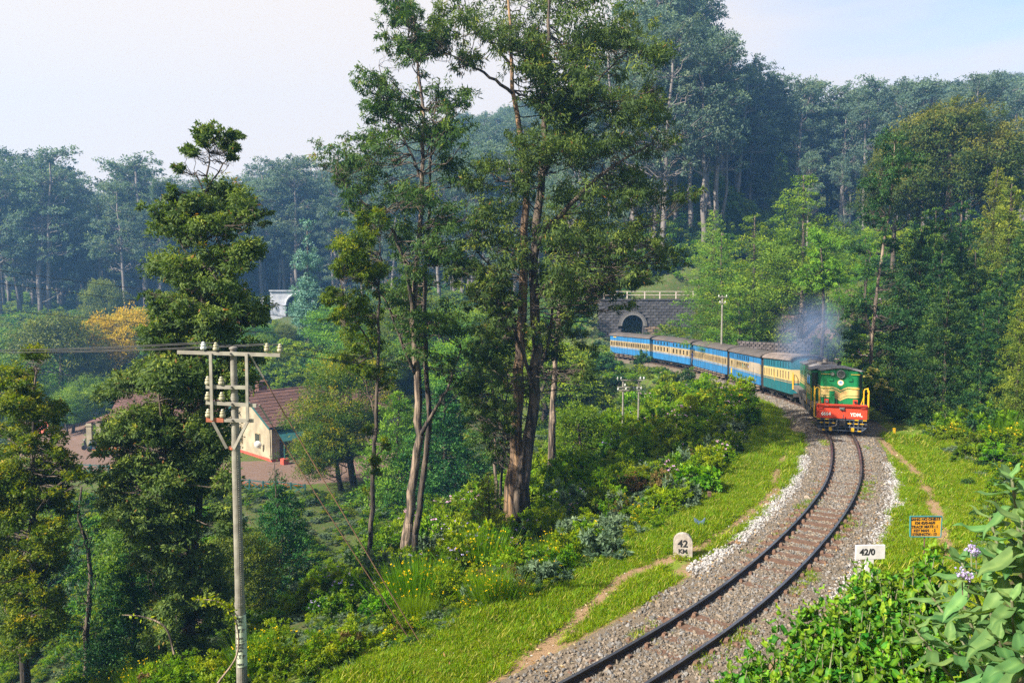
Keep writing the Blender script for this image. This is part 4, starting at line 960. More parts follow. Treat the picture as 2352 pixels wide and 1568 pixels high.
# ---- shrubs of the embankment and the valley, each its own plant
def shrub_zone(n, ys, ds, kinds, smin, smax, where, group, side=-1, avoid=None, mind=0):
    pts = []
    tries = 0
    while len(pts) < n and tries < n * 12:
        tries += 1
        s = s_of(random.uniform(*ys)); d = side * random.uniform(*ds)
        p, _ = trk(s, d)
        if avoid and avoid(p.x, p.y): continue
        pts.append((p.x, p.y))
    for x, y in pts:
        if not (-14 < 512 + x / y * 768 < 1038): continue
        k, nm = random.choice(kinds); sc = random.uniform(smin, smax)
        place(k, x, y, sc, nm + ' ' + where, group + ': ' + nm, None, None, None, random.uniform(.85, 1.2))
gn, gl, gg, gd, gr_, pk, ll, br, by, ly, tg = (('sh_green', 'leafy green shrub'), ('sh_lime', 'bright yellow-green shrub'), ('sh_grey', 'grey-leaved shrub'), ('sh_dark', 'dark small-leaved shrub'), ('sh_rusty', 'withered brownish shrub'),
    ('sh_pink', 'shrub with pink flowers'), ('sh_lilac', 'shrub with lilac flowers'), ('broom', 'spiky green broom'), ('broomY', 'broom with yellow flowers'), ('sh_limeY', 'lime shrub dotted with yellow flowers'), ('tallgrass', 'clump of tall grass'))
g2 = ('sh_green2', 'broad-leaved green shrub')
view = lambda x, y: not (-40 < 512 + x / max(y, 1) * 768 < 1060)
shrub_zone(30, (10.5, 15.5), (4.3, 6.5), [gl, by, br, ly, gn, gl, gn, gr_], .5, .95, 'on the near end of the bank by the pole', 'plants of the near bank')
shrub_zone(60, (14, 23), (4.4, 8), [gl, by, gn, gn, gg, ly, gl, gg], .6, 1.25, 'just below the grass verge, near part', 'plants along the near verge')
shrub_zone(85, (22, 37), (4.3, 8.5), [gn, gl, gg, gl, pk, gr_, g2, gn, pk, gl], .9, 1.7, 'just below the grass verge by the milestone', 'plants along the middle verge')
shrub_zone(95, (36, 66), (4.2, 10), [gn, gl, gl, g2, pk, ly, gn, pk, gl], 1.5, 2.6, 'on the bank beside the train', 'plants beside the train')
shrub_zone(40, (64, 100), (4.0, 14), [g2, gd, g2, gn], 1.6, 2.6, 'below the rear coaches', 'plants below the rear coaches')
op = lambda x, y: view(x, y) or (-16 < x < -7 and 38 < y < 56)
shrub_zone(75, (14, 30), (8, 16), [ll, gn, gl, gg, g2, ll, gn], 1.0, 1.8, 'low on the near slope', 'plants low on the near slope', avoid=op)
shrub_zone(150, (28, 62), (8.5, 22), [gn, gl, ll, gl, g2, pk, gn, gl], 1.5, 2.8, 'on the wooded slope under the gums', 'plants under the gums', avoid=op)
shrub_zone(45, (20, 45), (16, 30), [gl, gn, g2, gn, gg], 1.2, 2.2, 'in the dark gully below the house', 'plants of the gully', avoid=op)
for i in range(26):
    x, y = random.uniform(-17, -6), random.uniform(38, 56); k, nm = random.choice([gn, gg, g2]); place(k, x, y, random.uniform(.4, .9), nm + ' on the open grassy slope below the yard', 'plants of the open slope: ' + nm)
def on_ground(u, v):
    a = at(u, v, 10); o = Vector((0, 0, CAMZ)); dv = a - o; p = None
    for t_ in np.arange(1.0, 12, .02):
        p = o + dv * t_
        if gz_fast(p.x, p.y) > p.z: break
    return p
_gi = lambda x, ax: int(np.clip(np.searchsorted(ax, x), 1, len(ax) - 1))
def gz_fast(x, y): return GZ[_gi(y, gy), _gi(x, gx)]
def px_zone(n, u0, u1, v0, v1, kinds, smin, smax, where, group):
    for i in range(n):
        p = on_ground(random.uniform(u0, u1), random.uniform(v0, v1))
        if sd_track([p.x], [p.y])[0][0] > -4.3: continue
        k, nm = random.choice(kinds); place(k, p.x, p.y, random.uniform(smin, smax), nm + ' ' + where, group)
px_zone(60, -10, 290, 632, 700, [gl, by, gl, gl, gn, gn, tg, gr_], .45, .9, 'on the near end of the bank by the pole', 'plants of the near bank')
px_zone(60, -10, 235, 490, 625, [g2, gl, g2, gn, gl], 1.3, 2.2, 'in the dark gully below the house', 'plants of the gully')
px_zone(70, -10, 260, 560, 640, [g2, gl, g2, gg, gn], 1.0, 1.7, 'low on the near slope', 'plants low on the near slope')
px_zone(50, -10, 280, 640, 700, [gn, gl, gl, by, g2], .6, 1.0, 'on the near end of the bank by the pole', 'plants of the near bank')
px_zone(34, 245, 385, 575, 625, [ll, ll, gn, ll], .8, 1.3, 'low on the near slope', 'plants low on the near slope')
px_zone(26, 470, 690, 420, 480, [pk, gl, gn, pk], 1.0, 1.6, 'on the bank beside the train', 'plants beside the train')
px_zone(24, 430, 640, 510, 570, [gg, gl, gr_, gg, gn, pk], .8, 1.4, 'just below the grass verge by the milestone', 'plants along the middle verge')
# valley side beyond the yard
for i in range(44):
    Y = random.uniform(78, 165); u = random.uniform(-20, 600); x = (u - 512) * Y / FPX
    if polydist([(a, b) for a, b in road] + [(-31, 112), (-30, 122)], np.array([x]), np.array([Y]))[0] < 5: continue
    if -44 < x < -8 and Y < 96: continue
    k, nm = random.choice([g2, g2, gl, gd]); place(k, x, Y, random.uniform(2.2, 4.6), nm + ' thicket on the far valley side', 'thickets of the far valley side: ' + nm)
for i in range(46):
    u = random.uniform(235, 340); Y = random.uniform(88, 106); x = (u - 512) * Y / FPX
    k, nm = random.choice([gn, gl, g2, gl]); place(k, x, Y, random.uniform(1.2, 2.4), nm + ' on the bright slope behind the red roof', 'plants behind the red roof: ' + nm)
# right side
shrub_zone(50, (21, 36), (4.1, 8), [gn, gl, ly, gl, br, g2], .7, 1.35, 'beside the footpath right of the line', 'plants right of the footpath', 1)
shrub_zone(60, (35, 52), (4.4, 10), [gn, g2, gn, gd], 1.1, 2.0, 'in the undergrowth right of the engine', 'undergrowth shrubs right of the engine', 1)
shrub_zone(80, (50, 92), (3.6, 12), [gn, gd, g2, gn, pk], 1.2, 2.4, 'on the bank behind the coaches', 'shrubs behind the coaches', 1, avoid=lambda x, y: 70 < y < 86 and 768 < 512 + x / y * 768 < 865)
shrub_zone(50, (88, 112), (3, 14), [gn, g2, gd], 1.8, 3.0, 'around the stone bridge', 'shrubs around the stone bridge', 1, avoid=lambda x, y: 94 < y < 122 and 596 < 512 + x / y * 768 < 708)
for x2, y2, Y in ((2005, 855, 41), (2025, 885, 40.5), (1995, 900, 42)):
    p = at2(x2, y2, Y); place('sh_cream', p.x, Y, 1.7, 'bush covered in cream blossom beside the engine cab', 'cream blossoming bushes', z=p.z - 1.0)
# low herbs and litter nobody could count
und = proto_coll('herb_shapes', [KIDS[k][0].copy() for k in ('sh_green', 'sh_lime', 'sh_dark', 'sh_grey')] )
n = 15000
Y = 11 + rng.random(n) ** 1.6 * 110; u = rng.uniform(-30, 1060, n); x = (u - 512) * Y / FPX
z, d, s = terrain(x, Y, True)
keep = (np.abs(d) > 4.0) & (polydist(road, x, Y) > 4.2) & ~((uu_ := u) > 1e9) & ~((u > 772) & (u < 860) & (Y > 69) & (Y < 88) & (d > 4)) & ~((Y < 11.5) & (d > 0))
keep &= ~((np.abs(x + 24) < 15) & (np.abs(Y - 71) < 12)) & ~((np.abs(d) < 6.2) & (d > 0) & (Y < 20))
x, Y, z = x[keep], Y[keep], z[keep]; k = len(x); sc = np.interp(Y, [10, 40, 120], [.3, .6, 1.6]) * rng.uniform(.6, 1.4, k)
scatter('undergrowth', np.stack([x, Y, z - .05], 1), np.stack([0 * x, 0 * x, rng.uniform(0, 6.28, k)], 1), np.stack([sc, sc, sc * .7], 1), und, rng.integers(0, 4, k))

# ------------------------------------------------------------ the train
def paint(name, c, rough=.5, dirt=.42):
    return pmat(name, c, rough, tuple(x * (1 - dirt) + .02 * dirt for x in c), 1.6, 6, lo=.3, hi=.62, stretch=(1.2, 1.2, .5), bump=.05, bscale=3)
M_blue = paint('sky_blue_paint', (.022, .155, .36)); M_blue2 = paint('deep_blue_paint', (.02, .22, .52)); M_teal = paint('teal_paint', (.008, .12, .145)); M_tealhi = paint('upper_teal_paint', (.012, .14, .20))
M_cream = paint('cream_paint', (.33, .25, .135)); M_dark = pmat('black_underframe', (.022, .022, .026), .7, (.05, .04, .035), 5)
M_roof = pmat('grey_brown_roof', (.095, .078, .07), .75, (.06, .052, .05), 1.4); M_roof2 = pmat('ribbed_roof', (.20, .155, .135), .7, (.12, .10, .09), 1.2)
M_green = paint('locomotive_green_paint', (.008, .18, .058), .34, .2); M_red = paint('buffer_beam_red', (.52, .045, .016), .45, .2); M_yel = paint('handrail_yellow', (.62, .36, .012), .45, .2)
M_lcream = paint('locomotive_cream_paint', (.55, .40, .15), .4, .15)
M_steel = pmat('worn_steel', (.28, .28, .29), .5, (.16, .15, .15), 8, metal=.5); M_white = pmat('white_paint', (.58, .58, .56), .55, (.62, .61, .58), 5)
M_foot = pmat('footboard_wood', (.30, .22, .17), .85, (.18, .13, .10), 5); M_black = pmat('black_paint', (.012, .013, .02), .5)
M_deck = pmat('grey_deck', (.16, .14, .13), .85, (.09, .08, .075), 4)
gmz, t, b = newmat('dark_glass'); b.inputs['Base Color'].default_value = (.02, .028, .03, 1); b.inputs['Roughness'].default_value = .08; b.inputs['Specular IOR Level'].default_value = .6; M_glass = gmz
gmz, t, b = newmat('lamp_glass'); b.inputs['Base Color'].default_value = (.55, .57, .55, 1); b.inputs['Roughness'].default_value = .12; b.inputs['Metallic'].default_value = .7; M_lamp = gmz

def rail_frame(s_mid, half):
    """place of a vehicle whose ends stand on the rails at s_mid +- half; +x runs to the engine end"""
    a, _ = trk(s_mid - half); c, _ = trk(s_mid + half)
    x = (a - c).normalized(); y = Vector((0, 0, 1)).cross(x).normalized(); z = x.cross(y)
    M = Matrix((x, y, z)).transposed().to_4x4(); M.translation = (a + c) / 2
    return M
def wheelset(parent, x, r=.36):
    for sg in (-1, 1):
        w = MB(); w.tube([(x, sg * .47, r), (x, sg * .60, r)], r, 18); w.tube([(x, sg * .45, r), (x, sg * .48, r)], r + .03, 18); w.tube([(x, sg * .6, r), (x, sg * .68, r)], .09, 8)
        w.build('wheel', M_dark, parent)
    MB().tube([(x, -.5, r), (x, .5, r)], .06, 8).build('axle', M_dark, parent)
def face_M(x, y, z, normal):              # text frame: local x right, y up on a wall facing 'normal'
    n = Vector(normal).normalized(); up = Vector((0, 0, 1)); r = up.cross(n).normalized()
    M = Matrix((r, n.cross(r), n)).transposed().to_4x4(); M.translation = Vector((x, y, z)); return M
def coach(s_mid, label, hi, lo, band, upper, lower, doors, endc, ribbed=False, L=9.7, solid=(), grille=None, footb=True, shut=False, yplate=False, boards=(), enddoor=False):
    e = empty('passenger_coach', (0, 0, 0), 0, label, 'railway coach', 'coaches of the narrow gauge train')
    e.matrix_world = rail_frame(s_mid, L / 2 - 1.2)
    Wd = 1.13; X0, X1 = -L / 2, L / 2
    mats = [lo, band, hi, M_dark, M_cream, M_blue2]
    zones = [(.62, 1.34, 0), (1.34, 1.40, 4), (1.40, 1.46, 5 if lo is not M_teal else 0), (1.46, 1.52, 4), (1.52, 1.60, 1), (1.60, 2.12, 1), (2.12, 2.24, 1), (2.24, 2.32, 2), (2.32, 2.74, 2), (2.74, 2.86, 2)]
    m = MB()
    def strip(z0, z1, mi, op):
        segs = []; x = X0
        for a, c in sorted(op):
            if a > x: segs.append((x, a))
            x = max(x, c)
        segs.append((x, X1))
        for sg in (-1, 1):
            for a, c in segs: m.box(((a + c) / 2, sg * (Wd - .03 + (.012 if mi in (4, 5) else 0)), (z0 + z1) / 2), (c - a, .06, z1 - z0), mi)
    lw = lambda L_: [(a - w / 2, a + w / 2) for a, w in L_]
    for i, (z0, z1, mi) in enumerate(zones):
        strip(z0, z1, mi, lw(lower) if i == 5 else (lw(upper) if i == 8 else []))
    for sx, ec in ((X1, endc[0]), (X0, endc[1])):
        for z0, z1, mi in ((.62, 1.34, 0), (1.34, 1.52, 4), (1.52, 2.24, 1), (2.24, 2.86, 2)):
            m.box((sx - .03 * (1 if sx > 0 else -1), 0, (z0 + z1) / 2), (.06, Wd * 2 - .12, z1 - z0), 3 if ec == 'dark' else mi)
        arc = [(Wd * .97 * math.cos(a_), 2.86 + .36 * math.sin(a_)) for a_ in np.linspace(0, math.pi, 9)]
        MM = Matrix(((0, 0, 1, sx - .06 * (sx > 0)), (1, 0, 0, 0), (0, 1, 0, 0), (0, 0, 0, 1)))
        m.prism(arc, 0, .06, 3 if ec == 'dark' else 2, MM)
    m.box((0, 0, .66), (L - .14, Wd * 2 - .14, .06), 3)
    m.build('body', mats, e)
    r = MB(); n = 13
    arc = [((Wd + .12) * math.cos(a_), 2.865 + .40 * math.sin(a_)) for a_ in np.linspace(0, math.pi, n)]
    arc += [((Wd + .06) * math.cos(a_), 2.835 + .37 * math.sin(a_)) for a_ in np.linspace(math.pi, 0, n)]
    MM = Matrix(((0, 0, 1, X0 - .16), (1, 0, 0, 0), (0, 1, 0, 0), (0, 0, 0, 1)))
    vs = []; fs = []
    for X in (X0 - .16, X1 + .16): vs += [Vector((X, a_, c_)) for a_, c_ in arc]
    q = len(arc); fs = [(i, (i + 1) % q, q + (i + 1) % q, q + i) for i in range(q)]
    for i in range(n - 1): fs.append((i, q - 1 - i, q - 2 - i, i + 1)); fs.append((q + i, q + i + 1, 2 * q - 2 - i, 2 * q - 1 - i))
    r.add(vs, fs)
    ro = r.build('roof', M_roof2 if ribbed else M_roof, e)
    if ribbed or True:
        rb = MB()
        for X in np.arange(X0, X1 + .1, .42 if ribbed else 2.4):
            rb.tube([(X, (Wd + .125) * math.cos(a_), 2.872 + .405 * math.sin(a_)) for a_ in np.linspace(.02, math.pi - .02, 11)], .018, 4)
        rb.build('roof_rib', M_roof2 if ribbed else M_roof, ro)['kind'] = 'stuff'
    # windows: frame ring with its pane set back
    def window(xc, w, z0, z1, fm, glass=True, bars=0):
        for sg in (-1, 1):
            f = MB(); y = sg * (Wd + .004); t_ = .028
            f.box((xc - w / 2 + t_ / 2, y, (z0 + z1) / 2), (t_, .03, z1 - z0)); f.box((xc + w / 2 - t_ / 2, y, (z0 + z1) / 2), (t_, .03, z1 - z0))
            f.box((xc, y, z0 + t_ / 2), (w - 2 * t_, .03, t_)); f.box((xc, y, z1 - t_ / 2), (w - 2 * t_, .03, t_))
            for k in range(bars): f.box((xc, y, z0 + (z1 - z0) * (k + 1) / (bars + 1) * .45), (w - 2 * t_, .02, .02))
            fo = f.build('window', fm, e)
            if glass: box('pane', (xc, sg * (Wd - .035), (z0 + z1) / 2), (w - 2 * t_, .012, z1 - z0 - 2 * t_), M_glass, fo)
    for i, (a, w) in enumerate(lower): window(a, w, 1.60, 2.12, M_cream, False, 3 if grille else 0)
    for a, w in upper: window(a, w, 2.32, 2.74, hi, True)
    for xd in doors:                       # door outline, hinges and handle bar
        for sg in (-1, 1):
            d = MB(); y = sg * (Wd + .006)
            for q_ in (-.36, .36): d.box((xd + q_, y, 1.70), (.022, .018, 2.08))
            for z in (.75, 1.2): d.box((xd + .3, y, z), (.10, .022, .03))
            do = d.build('door', M_dark if lo is not M_teal else lo, e)
            MB().tube([(xd - .28, sg * (Wd + .05), 1.25), (xd - .28, sg * (Wd + .05), 1.9)], .013, 5).build('handle', M_yel if lo is M_teal else M_steel, do)
    if footb:
        for sg in (-1, 1):
            xs_ = np.arange(X0 + .7, X1 - .5, 1.15) if shut else (X0 + .7, X0 + 2.2, X1 - 2.2, X1 - .7)
            for x_ in xs_:
                f = MB()
                for z in (.28, .50): f.box((x_, sg * (Wd + .02), z), (.62, .24, .03))
                for q_ in (-.25, .25): f.box((x_ + q_, sg * (Wd - .02), .42), (.03, .03, .42))
                f.build('footboard', M_foot, e)
    u = MB()
    for sg in (-1, 1): u.box((0, sg * .85, .50), (L - .1, .08, .22))
    for x_ in np.arange(X0 + .4, X1, 1.5): u.box((x_, 0, .50), (.08, 1.7, .16))
    u.box((0, .3, .36), (1.2, .5, .34)); u.box((.9, -.35, .38), (.8, .4, .3))
    for sx in (-1, 1): u.tube([(sx * L / 2, 0, .58), (sx * (L / 2 + .42), 0, .58)], .06, 6); u.box((sx * (L / 2 + .02), 0, .55), (.06, 1.9, .26))
    for sg in (-1, 1): u.tube([(-1.7, sg * .8, .45), (-.8, sg * .8, .17), (.8, sg * .8, .17), (1.7, sg * .8, .45)], .02, 4)
    u.build('underframe', M_dark, e)
    for bx in (-L / 2 + 1.7, L / 2 - 1.7):
        b_ = MB()
        for sg in (-1, 1): b_.box((bx, sg * .74, .40), (2.1, .07, .14)); b_.box((bx - .65, sg * .76, .34), (.2, .14, .2)); b_.box((bx + .65, sg * .76, .34), (.2, .14, .2)); b_.box((bx, sg * .76, .3), (.5, .1, .14))
        bo = b_.build('bogie', M_dark, e)
        for q_ in (-.65, .65): wheelset(bo, bx + q_, .34)
    if solid:                              # plain luggage end: an unpainted-looking buff panel over the band
        for sg in (-1, 1):
            a, c_ = solid; box('panel', ((a + c_) / 2, sg * (Wd + .008), 1.93), (c_ - a, .03, .8), pmat('weathered_buff', (.34, .27, .19), .7, (.24, .20, .16), 2), e)
    if yplate: box('plate', (X0 + .75, -(Wd + .015), 1.12), (.42, .02, .46), M_yel, e)
    for bx_, bz, cc in boards: box('board', (bx_, -(Wd + .02), bz), (.7, .03, .10), M_yel if cc else M_red, e)
    if enddoor:
        d = box('end_door', (X1 + .012, .35, 1.65), (.04, .78, 1.95), M_tealhi, e)
        w_ = box('pane', (X1 + .036, .35, 2.25), (.02, .56, .55), M_glass, d)
        for sg in (-1, 1):
            MB().tube([(X1 + .10, sg * 1.02, .95), (X1 + .10, sg * 1.02, 2.0), (X1 + .22, sg * 1.02, 2.1), (X1 + .34, sg * 1.02, 2.0), (X1 + .34, sg * 1.02, .95)], .022, 6).build('handrail', M_yel, e)
    return e
C_mid = [S36 + 15.3 + 4.9 + i * 10.75 for i in range(5)]
evn = lambda a, c, n, w: [(x, w) for x in np.linspace(a, c, n)]
coach(C_mid[0], 'first coach behind the engine, teal with a cream window band and ribbed roof', M_tealhi, M_teal, M_lcream, evn(-4.3, -.7, 5, .42) + evn(.7, 4.3, 5, .42), evn(-4.3, -.7, 5, .36) + evn(.7, 4.3, 5, .36), [0], ('teal', 'teal'), ribbed=True, footb=False, enddoor=True)
coach(C_mid[1], 'second coach, sky blue with barred windows and a blank luggage end', M_blue, M_blue, M_cream, [(-4.3, .42), (-3.6, .42)] + evn(-2.1, 1.4, 7, .42), [(-4.0, .5)] + evn(-2.1, 1.3, 7, .46), [-2.85, 3.3], ('dark', 'dark'), solid=(1.75, 4.7), grille=True, yplate=True)
coach(C_mid[2], 'third coach, sky blue with many doors and no upper windows', M_blue, M_blue, M_cream, [], evn(-4.5, 4.5, 24, .26), list(np.arange(-4.0, 4.5, 1.15)), ('dark', 'blue'), shut=True)
coach(C_mid[3], 'fourth coach, bright blue with two rows of windows and an orange destination board', M_blue, M_blue, M_cream, evn(-4.2, -.8, 5, .40) + evn(.8, 4.2, 5, .40), evn(-4.2, -.8, 5, .38) + evn(.8, 4.2, 5, .38), [0], ('blue', 'blue'), footb=False, boards=[(.4, 2.83, 0), (-3.6, 2.83, 0)])
coach(C_mid[4], 'last coach of the train, blue with a row of narrow windows, below the stone bridge', M_blue, M_blue, M_cream, [], evn(-4.5, 4.5, 22, .28), list(np.arange(-4.0, 4.5, 1.3)), ('blue', 'dark'), shut=True, boards=[(-3.6, 2.7, 1)])

# ---- locomotive: x = 0 at the buffer beam, the body runs back to x = -14.3
LL = 14.6
loco = empty('diesel_locomotive', (0, 0, 0), 0, 'green and cream diesel locomotive with a red buffer beam numbered 6664', 'locomotive')
a_, _ = trk(S36 - .55 + 1.6); c_, _ = trk(S36 - .55 + 12.6); xx = (a_ - c_).normalized(); yy = Vector((0, 0, 1)).cross(xx).normalized(); zz = xx.cross(yy)
ML = Matrix((xx, yy, zz)).transposed().to_4x4(); fr, _ = trk(S36 - .55); ML.translation = a_ + xx * 1.6
loco.matrix_world = ML @ Matrix.Diagonal((.97, .90, .935, 1))
FZ = 1.33                                  # footplate
def rrect(x0, x1, hy, r, n=6):
    P = [(x0, -hy)]
    P += [(x1 - r + r * math.sin(a), -hy + r - r * math.cos(a)) for a in np.linspace(0, math.pi / 2, n)]
    P += [(x1 - r + r * math.cos(a), hy - r + r * math.sin(a)) for a in np.linspace(0, math.pi / 2, n)]
    return P + [(x0, hy)]
HX, HY = -.62, .95                         # front face of the short hood, its half width
h = MB(); h.prism(rrect(-2.2, HX, HY, .22), FZ, 2.98, 0); h.build('short_hood', M_green, loco)
# gable piece up to the low ridge
h = MB(); MM = Matrix(((0, 0, 1, 0), (1, 0, 0, 0), (0, 1, 0, 0), (0, 0, 0, 1)))
h.prism([(-HY + .06, 2.98), (HY - .06, 2.98), (0, 3.12)], -2.2, HX - .04, 0, MM); h.build('hood_gable', M_green, loco)
# cab
m = MB(); CX0, CX1, CY = -4.3, -2.2, 1.30
def wall_with_hole(m, p0, u_, v_, W_, H_, holes, n_, th=.05, mi=0):
    """rectangular wall from p0 along u_ and v_, with rectangular holes (u0,u1,v0,v1) side by side"""
    p0, u_, v_, n_ = map(Vector, (p0, u_, v_, n_)); x = 0
    Q = Matrix((u_, v_, n_)).transposed()
    def b(u0, u1, v0, v1):
        if u1 - u0 > .001 and v1 - v0 > .001: m.box(p0 + u_ * (u0 + u1) / 2 + v_ * (v0 + v1) / 2, (u1 - u0, v1 - v0, th), mi, M=Q)
    for u0, u1, v0, v1 in sorted(holes):
        b(x, u0, 0, H_); b(u0, u1, 0, v0); b(u0, u1, v1, H_); x = u1
    b(x, W_, 0, H_)
H_ = 2.92 - FZ
for sg in (-1, 1):
    wall_with_hole(m, (CX0, sg * CY, FZ), (1, 0, 0), (0, 0, 1), CX1 - CX0, H_, [(.25, .95, .78, 1.35), (1.15, 1.85, .78, 1.35)], (0, 1, 0))
    wall_with_hole(m, (CX1, min(sg * .95, sg * CY), FZ), (0, 1, 0), (0, 0, 1), CY - .95, H_, [(.03, CY - .98, .72, 1.45)], (1, 0, 0))
wall_with_hole(m, (CX0, -CY, FZ), (0, 1, 0), (0, 0, 1), 2 * CY, H_, [], (1, 0, 0))
m.box(((CX0 + CX1) / 2, 0, FZ + .02), (CX1 - CX0 - .1, 2 * CY - .1, .04))
m.build('cab', M_green, loco)
for sg in (-1, 1):
    for x_ in (-3.7, -2.8): w_ = box('window', (x_, sg * (CY - .0), 2.395), (.74, .07, .6), M_black, loco); box('pane', (x_, sg * (CY + .036), 2.395), (.62, .008, .48), M_glass, w_)
    w_ = box('window', (CX1 + .0, sg * 1.125, 2.415), (.07, .31, .76), M_black, loco); box('pane', (CX1 + .04, sg * 1.125, 2.415), (.008, .25, .68), M_glass, w_)
# long hood
h = MB(); h.prism(rrect(-13.9, -4.3, .92, .05), FZ, 2.92, 0); lh = h.build('long_hood', M_green, loco)
for sg in (-1, 1):
    for i, x_ in enumerate(np.arange(-13.3, -4.9, .82)):
        d = box('hood_door', (x_, sg * .93, 2.05), (.74, .03, 1.25), M_green, lh); 
        if i % 3 == 1:
            g_ = MB()
            for z in np.arange(2.2, 2.6, .07): g_.box((x_, sg * .955, z), (.56, .02, .03))
            g_.build('louvre', M_green, d)['kind'] = 'stuff'
    for z0, z1 in ((2.13, 2.19), (1.78, 2.075), (1.65, 1.735)):
        box('stripe', (-9.1, sg * .952, (z0 + z1) / 2), (9.5, .012, z1 - z0), M_lcream, lh)
        box('stripe', ((CX0 + CX1) / 2, sg * (CY + .028), (z0 + z1) / 2 - (0)), (CX1 - CX0 - .02, .012, (z1 - z0)), M_lcream, loco) if z0 < 2.0 else None
# the cream bands wrap the short hood's sides and corners and dip to a V on the face
for z0, z1 in ((2.13, 2.19), (1.77, 2.075), (1.65, 1.735)):
    P = rrect(-2.19, HX, HY, .22); n6 = 7
    for half in (P[:n6], P[-n6:]):
        s_ = MB(); cx, cy_ = -1.4, 0; vs = []
        for x_, y_ in half:
            d = Vector((x_ - (HX - .22), (y_ - math.copysign(HY - .22, y_)), 0)) if x_ > HX - .22 else Vector((0, math.copysign(1, y_), 0))
            d.normalize(); vs += [Vector((x_, y_, z0)) + d * .002, Vector((x_, y_, z0)) + d * .014, Vector((x_, y_, z1)) + d * .014, Vector((x_, y_, z1)) + d * .002]
        fs = []
        for i in range(n6 - 1):
            for k in range(4): fs.append((i * 4 + k, i * 4 + (k + 1) % 4, (i + 1) * 4 + (k + 1) % 4, (i + 1) * 4 + k))
        fs += [(0, 3, 2, 1), tuple(range((n6 - 1) * 4, n6 * 4))]
        s_.add(vs, fs); s_.build('stripe', M_lcream, loco)
    yb = HY - .22; dip = .17 if z1 - z0 < .1 else .18
    xs2 = [-yb, -.36, -.16, 0, .16, .36, yb]; dz = [0, .0, -.075, -dip, -.075, .0, 0]
    poly = [(y_, z0 + d_) for y_, d_ in zip(xs2, dz)] + [(y_, z1 + d_) for y_, d_ in zip(xs2[::-1], dz[::-1])]
    q = len(xs2); s_ = MB(); F = []
    vs = [Vector((x_, y_, z_)) for x_ in (HX + .002, HX + .014) for y_, z_ in poly]; tot = 2 * q
    for i in range(q - 1):
        a2, b2, c2, d2 = i, i + 1, tot - 2 - i, tot - 1 - i
        F += [(a2, d2, c2, b2), (tot + a2, tot + b2, tot + c2, tot + d2)]
    F += [(i, (i + 1) % tot, tot + (i + 1) % tot, tot + i) for i in range(tot)]
    s_.add(vs, F); s_.build('stripe', M_lcream, loco)
# roofs
def roofpiece(name, x0, x1, hy, z0, rise, th=.05, parent=loco, mt=M_roof):
    m = MB(); P = [(-hy, z0), (-hy * .55, z0 + rise * .62), (0, z0 + rise), (hy * .55, z0 + rise * .62), (hy, z0)]
    P += [(y_, z_ + th) for y_, z_ in P[::-1]]
    F = []; vs = [Vector((x_, y_, z_)) for x_ in (x0, x1) for y_, z_ in P]
    for i in range(4): F += [(i, 9 - i, 8 - i, i + 1), (10 + i, 10 + i + 1, 10 + 8 - i, 10 + 9 - i)]
    F += [(i, (i + 1) % 10, 10 + (i + 1) % 10, 10 + i) for i in range(10)]
    m.add(vs, F); return m.build(name, mt, parent)
M_lroof = pmat('grey_locomotive_roof', (.23, .215, .22), .7, (.15, .14, .145), 1.5)
roofpiece('hood_roof', -2.25, HX + .05, 1.0, 2.975, .16, mt=M_lroof); roofpiece('cab_roof', -4.4, -2.1, 1.36, 2.925, .23, mt=M_lroof); roofpiece('long_hood_roof', -13.95, -4.4, .97, 2.92, .18, mt=M_lroof)
m = MB()
for x_, y_, sx, sy, sz in ((-6.2, 0, 1.6, .9, .16), (-8.4, .1, 1.2, 1.1, .12), (-11.4, 0, 1.7, 1.3, .14)): m.box((x_, y_, 3.13), (sx, sy, sz), taper=.9)
m.tube([(-7.5, 0, 3.05), (-7.5, 0, 3.38)], .14, 10); m.tube([(-12.6, 0, 3.1), (-12.6, 0, 3.28)], .45, 16)
m.build('roof_equipment', M_deck, loco)
MB().tube([(-2.9, .15, 3.1), (-2.9, .15, 3.32), (-2.35, .15, 3.36)], .05, 8).tube([(-2.5, .15, 3.36), (-2.25, .15, 3.36)], [.05, .10], 8).build('horn', M_black, loco)
# deck and side sills
m = MB(); m.box((-LL / 2 - .02, 0, FZ - .06), (LL - .2, 2.5, .1), 0)
for sg in (-1, 1): m.box((-LL / 2, sg * 1.26, FZ - .16), (LL - .3, .06, .30), 0); m.box((-6.4, sg * 1.08, FZ + .02), (1.5, .3, .07), 1)
m.build('deck', [M_deck, M_black], loco)
# buffer beam
m = MB(); BY = 1.215; m.box((.0, 0, 1.0), (.07, 2 * BY, .68)); m.box((.03, 0, 1.30), (.22, 2 * BY, .09)); m.box((-.06, 0, 1.33), (.5, 2 * BY, .03))
m.box((.06, -1.0, 1.15), (.05, .17, .07)); beam = m.build('buffer_beam', M_red, loco)
text('number', '6664', .235, M_white, beam, face_M(.037, -.76, .86, (1, 0, 0)), .004, .006)
text('lettering', 'YDM', .235, M_white, beam, face_M(.037, .66, .86, (1, 0, 0)), .004, .006)
text('lettering', '4', .12, M_white, beam, face_M(.037, .955, .79, (1, 0, 0)), .004, .004)
m = MB(); m.tube([(.04, .06, 1.17), (.16, .06, 1.13)], .05, 8); m.tube([(.04, -.06, 1.17), (.16, -.06, 1.13)], .05, 8); m.box((.08, 0, 1.16), (.08, .24, .1)); m.build('bracket', M_steel, beam)
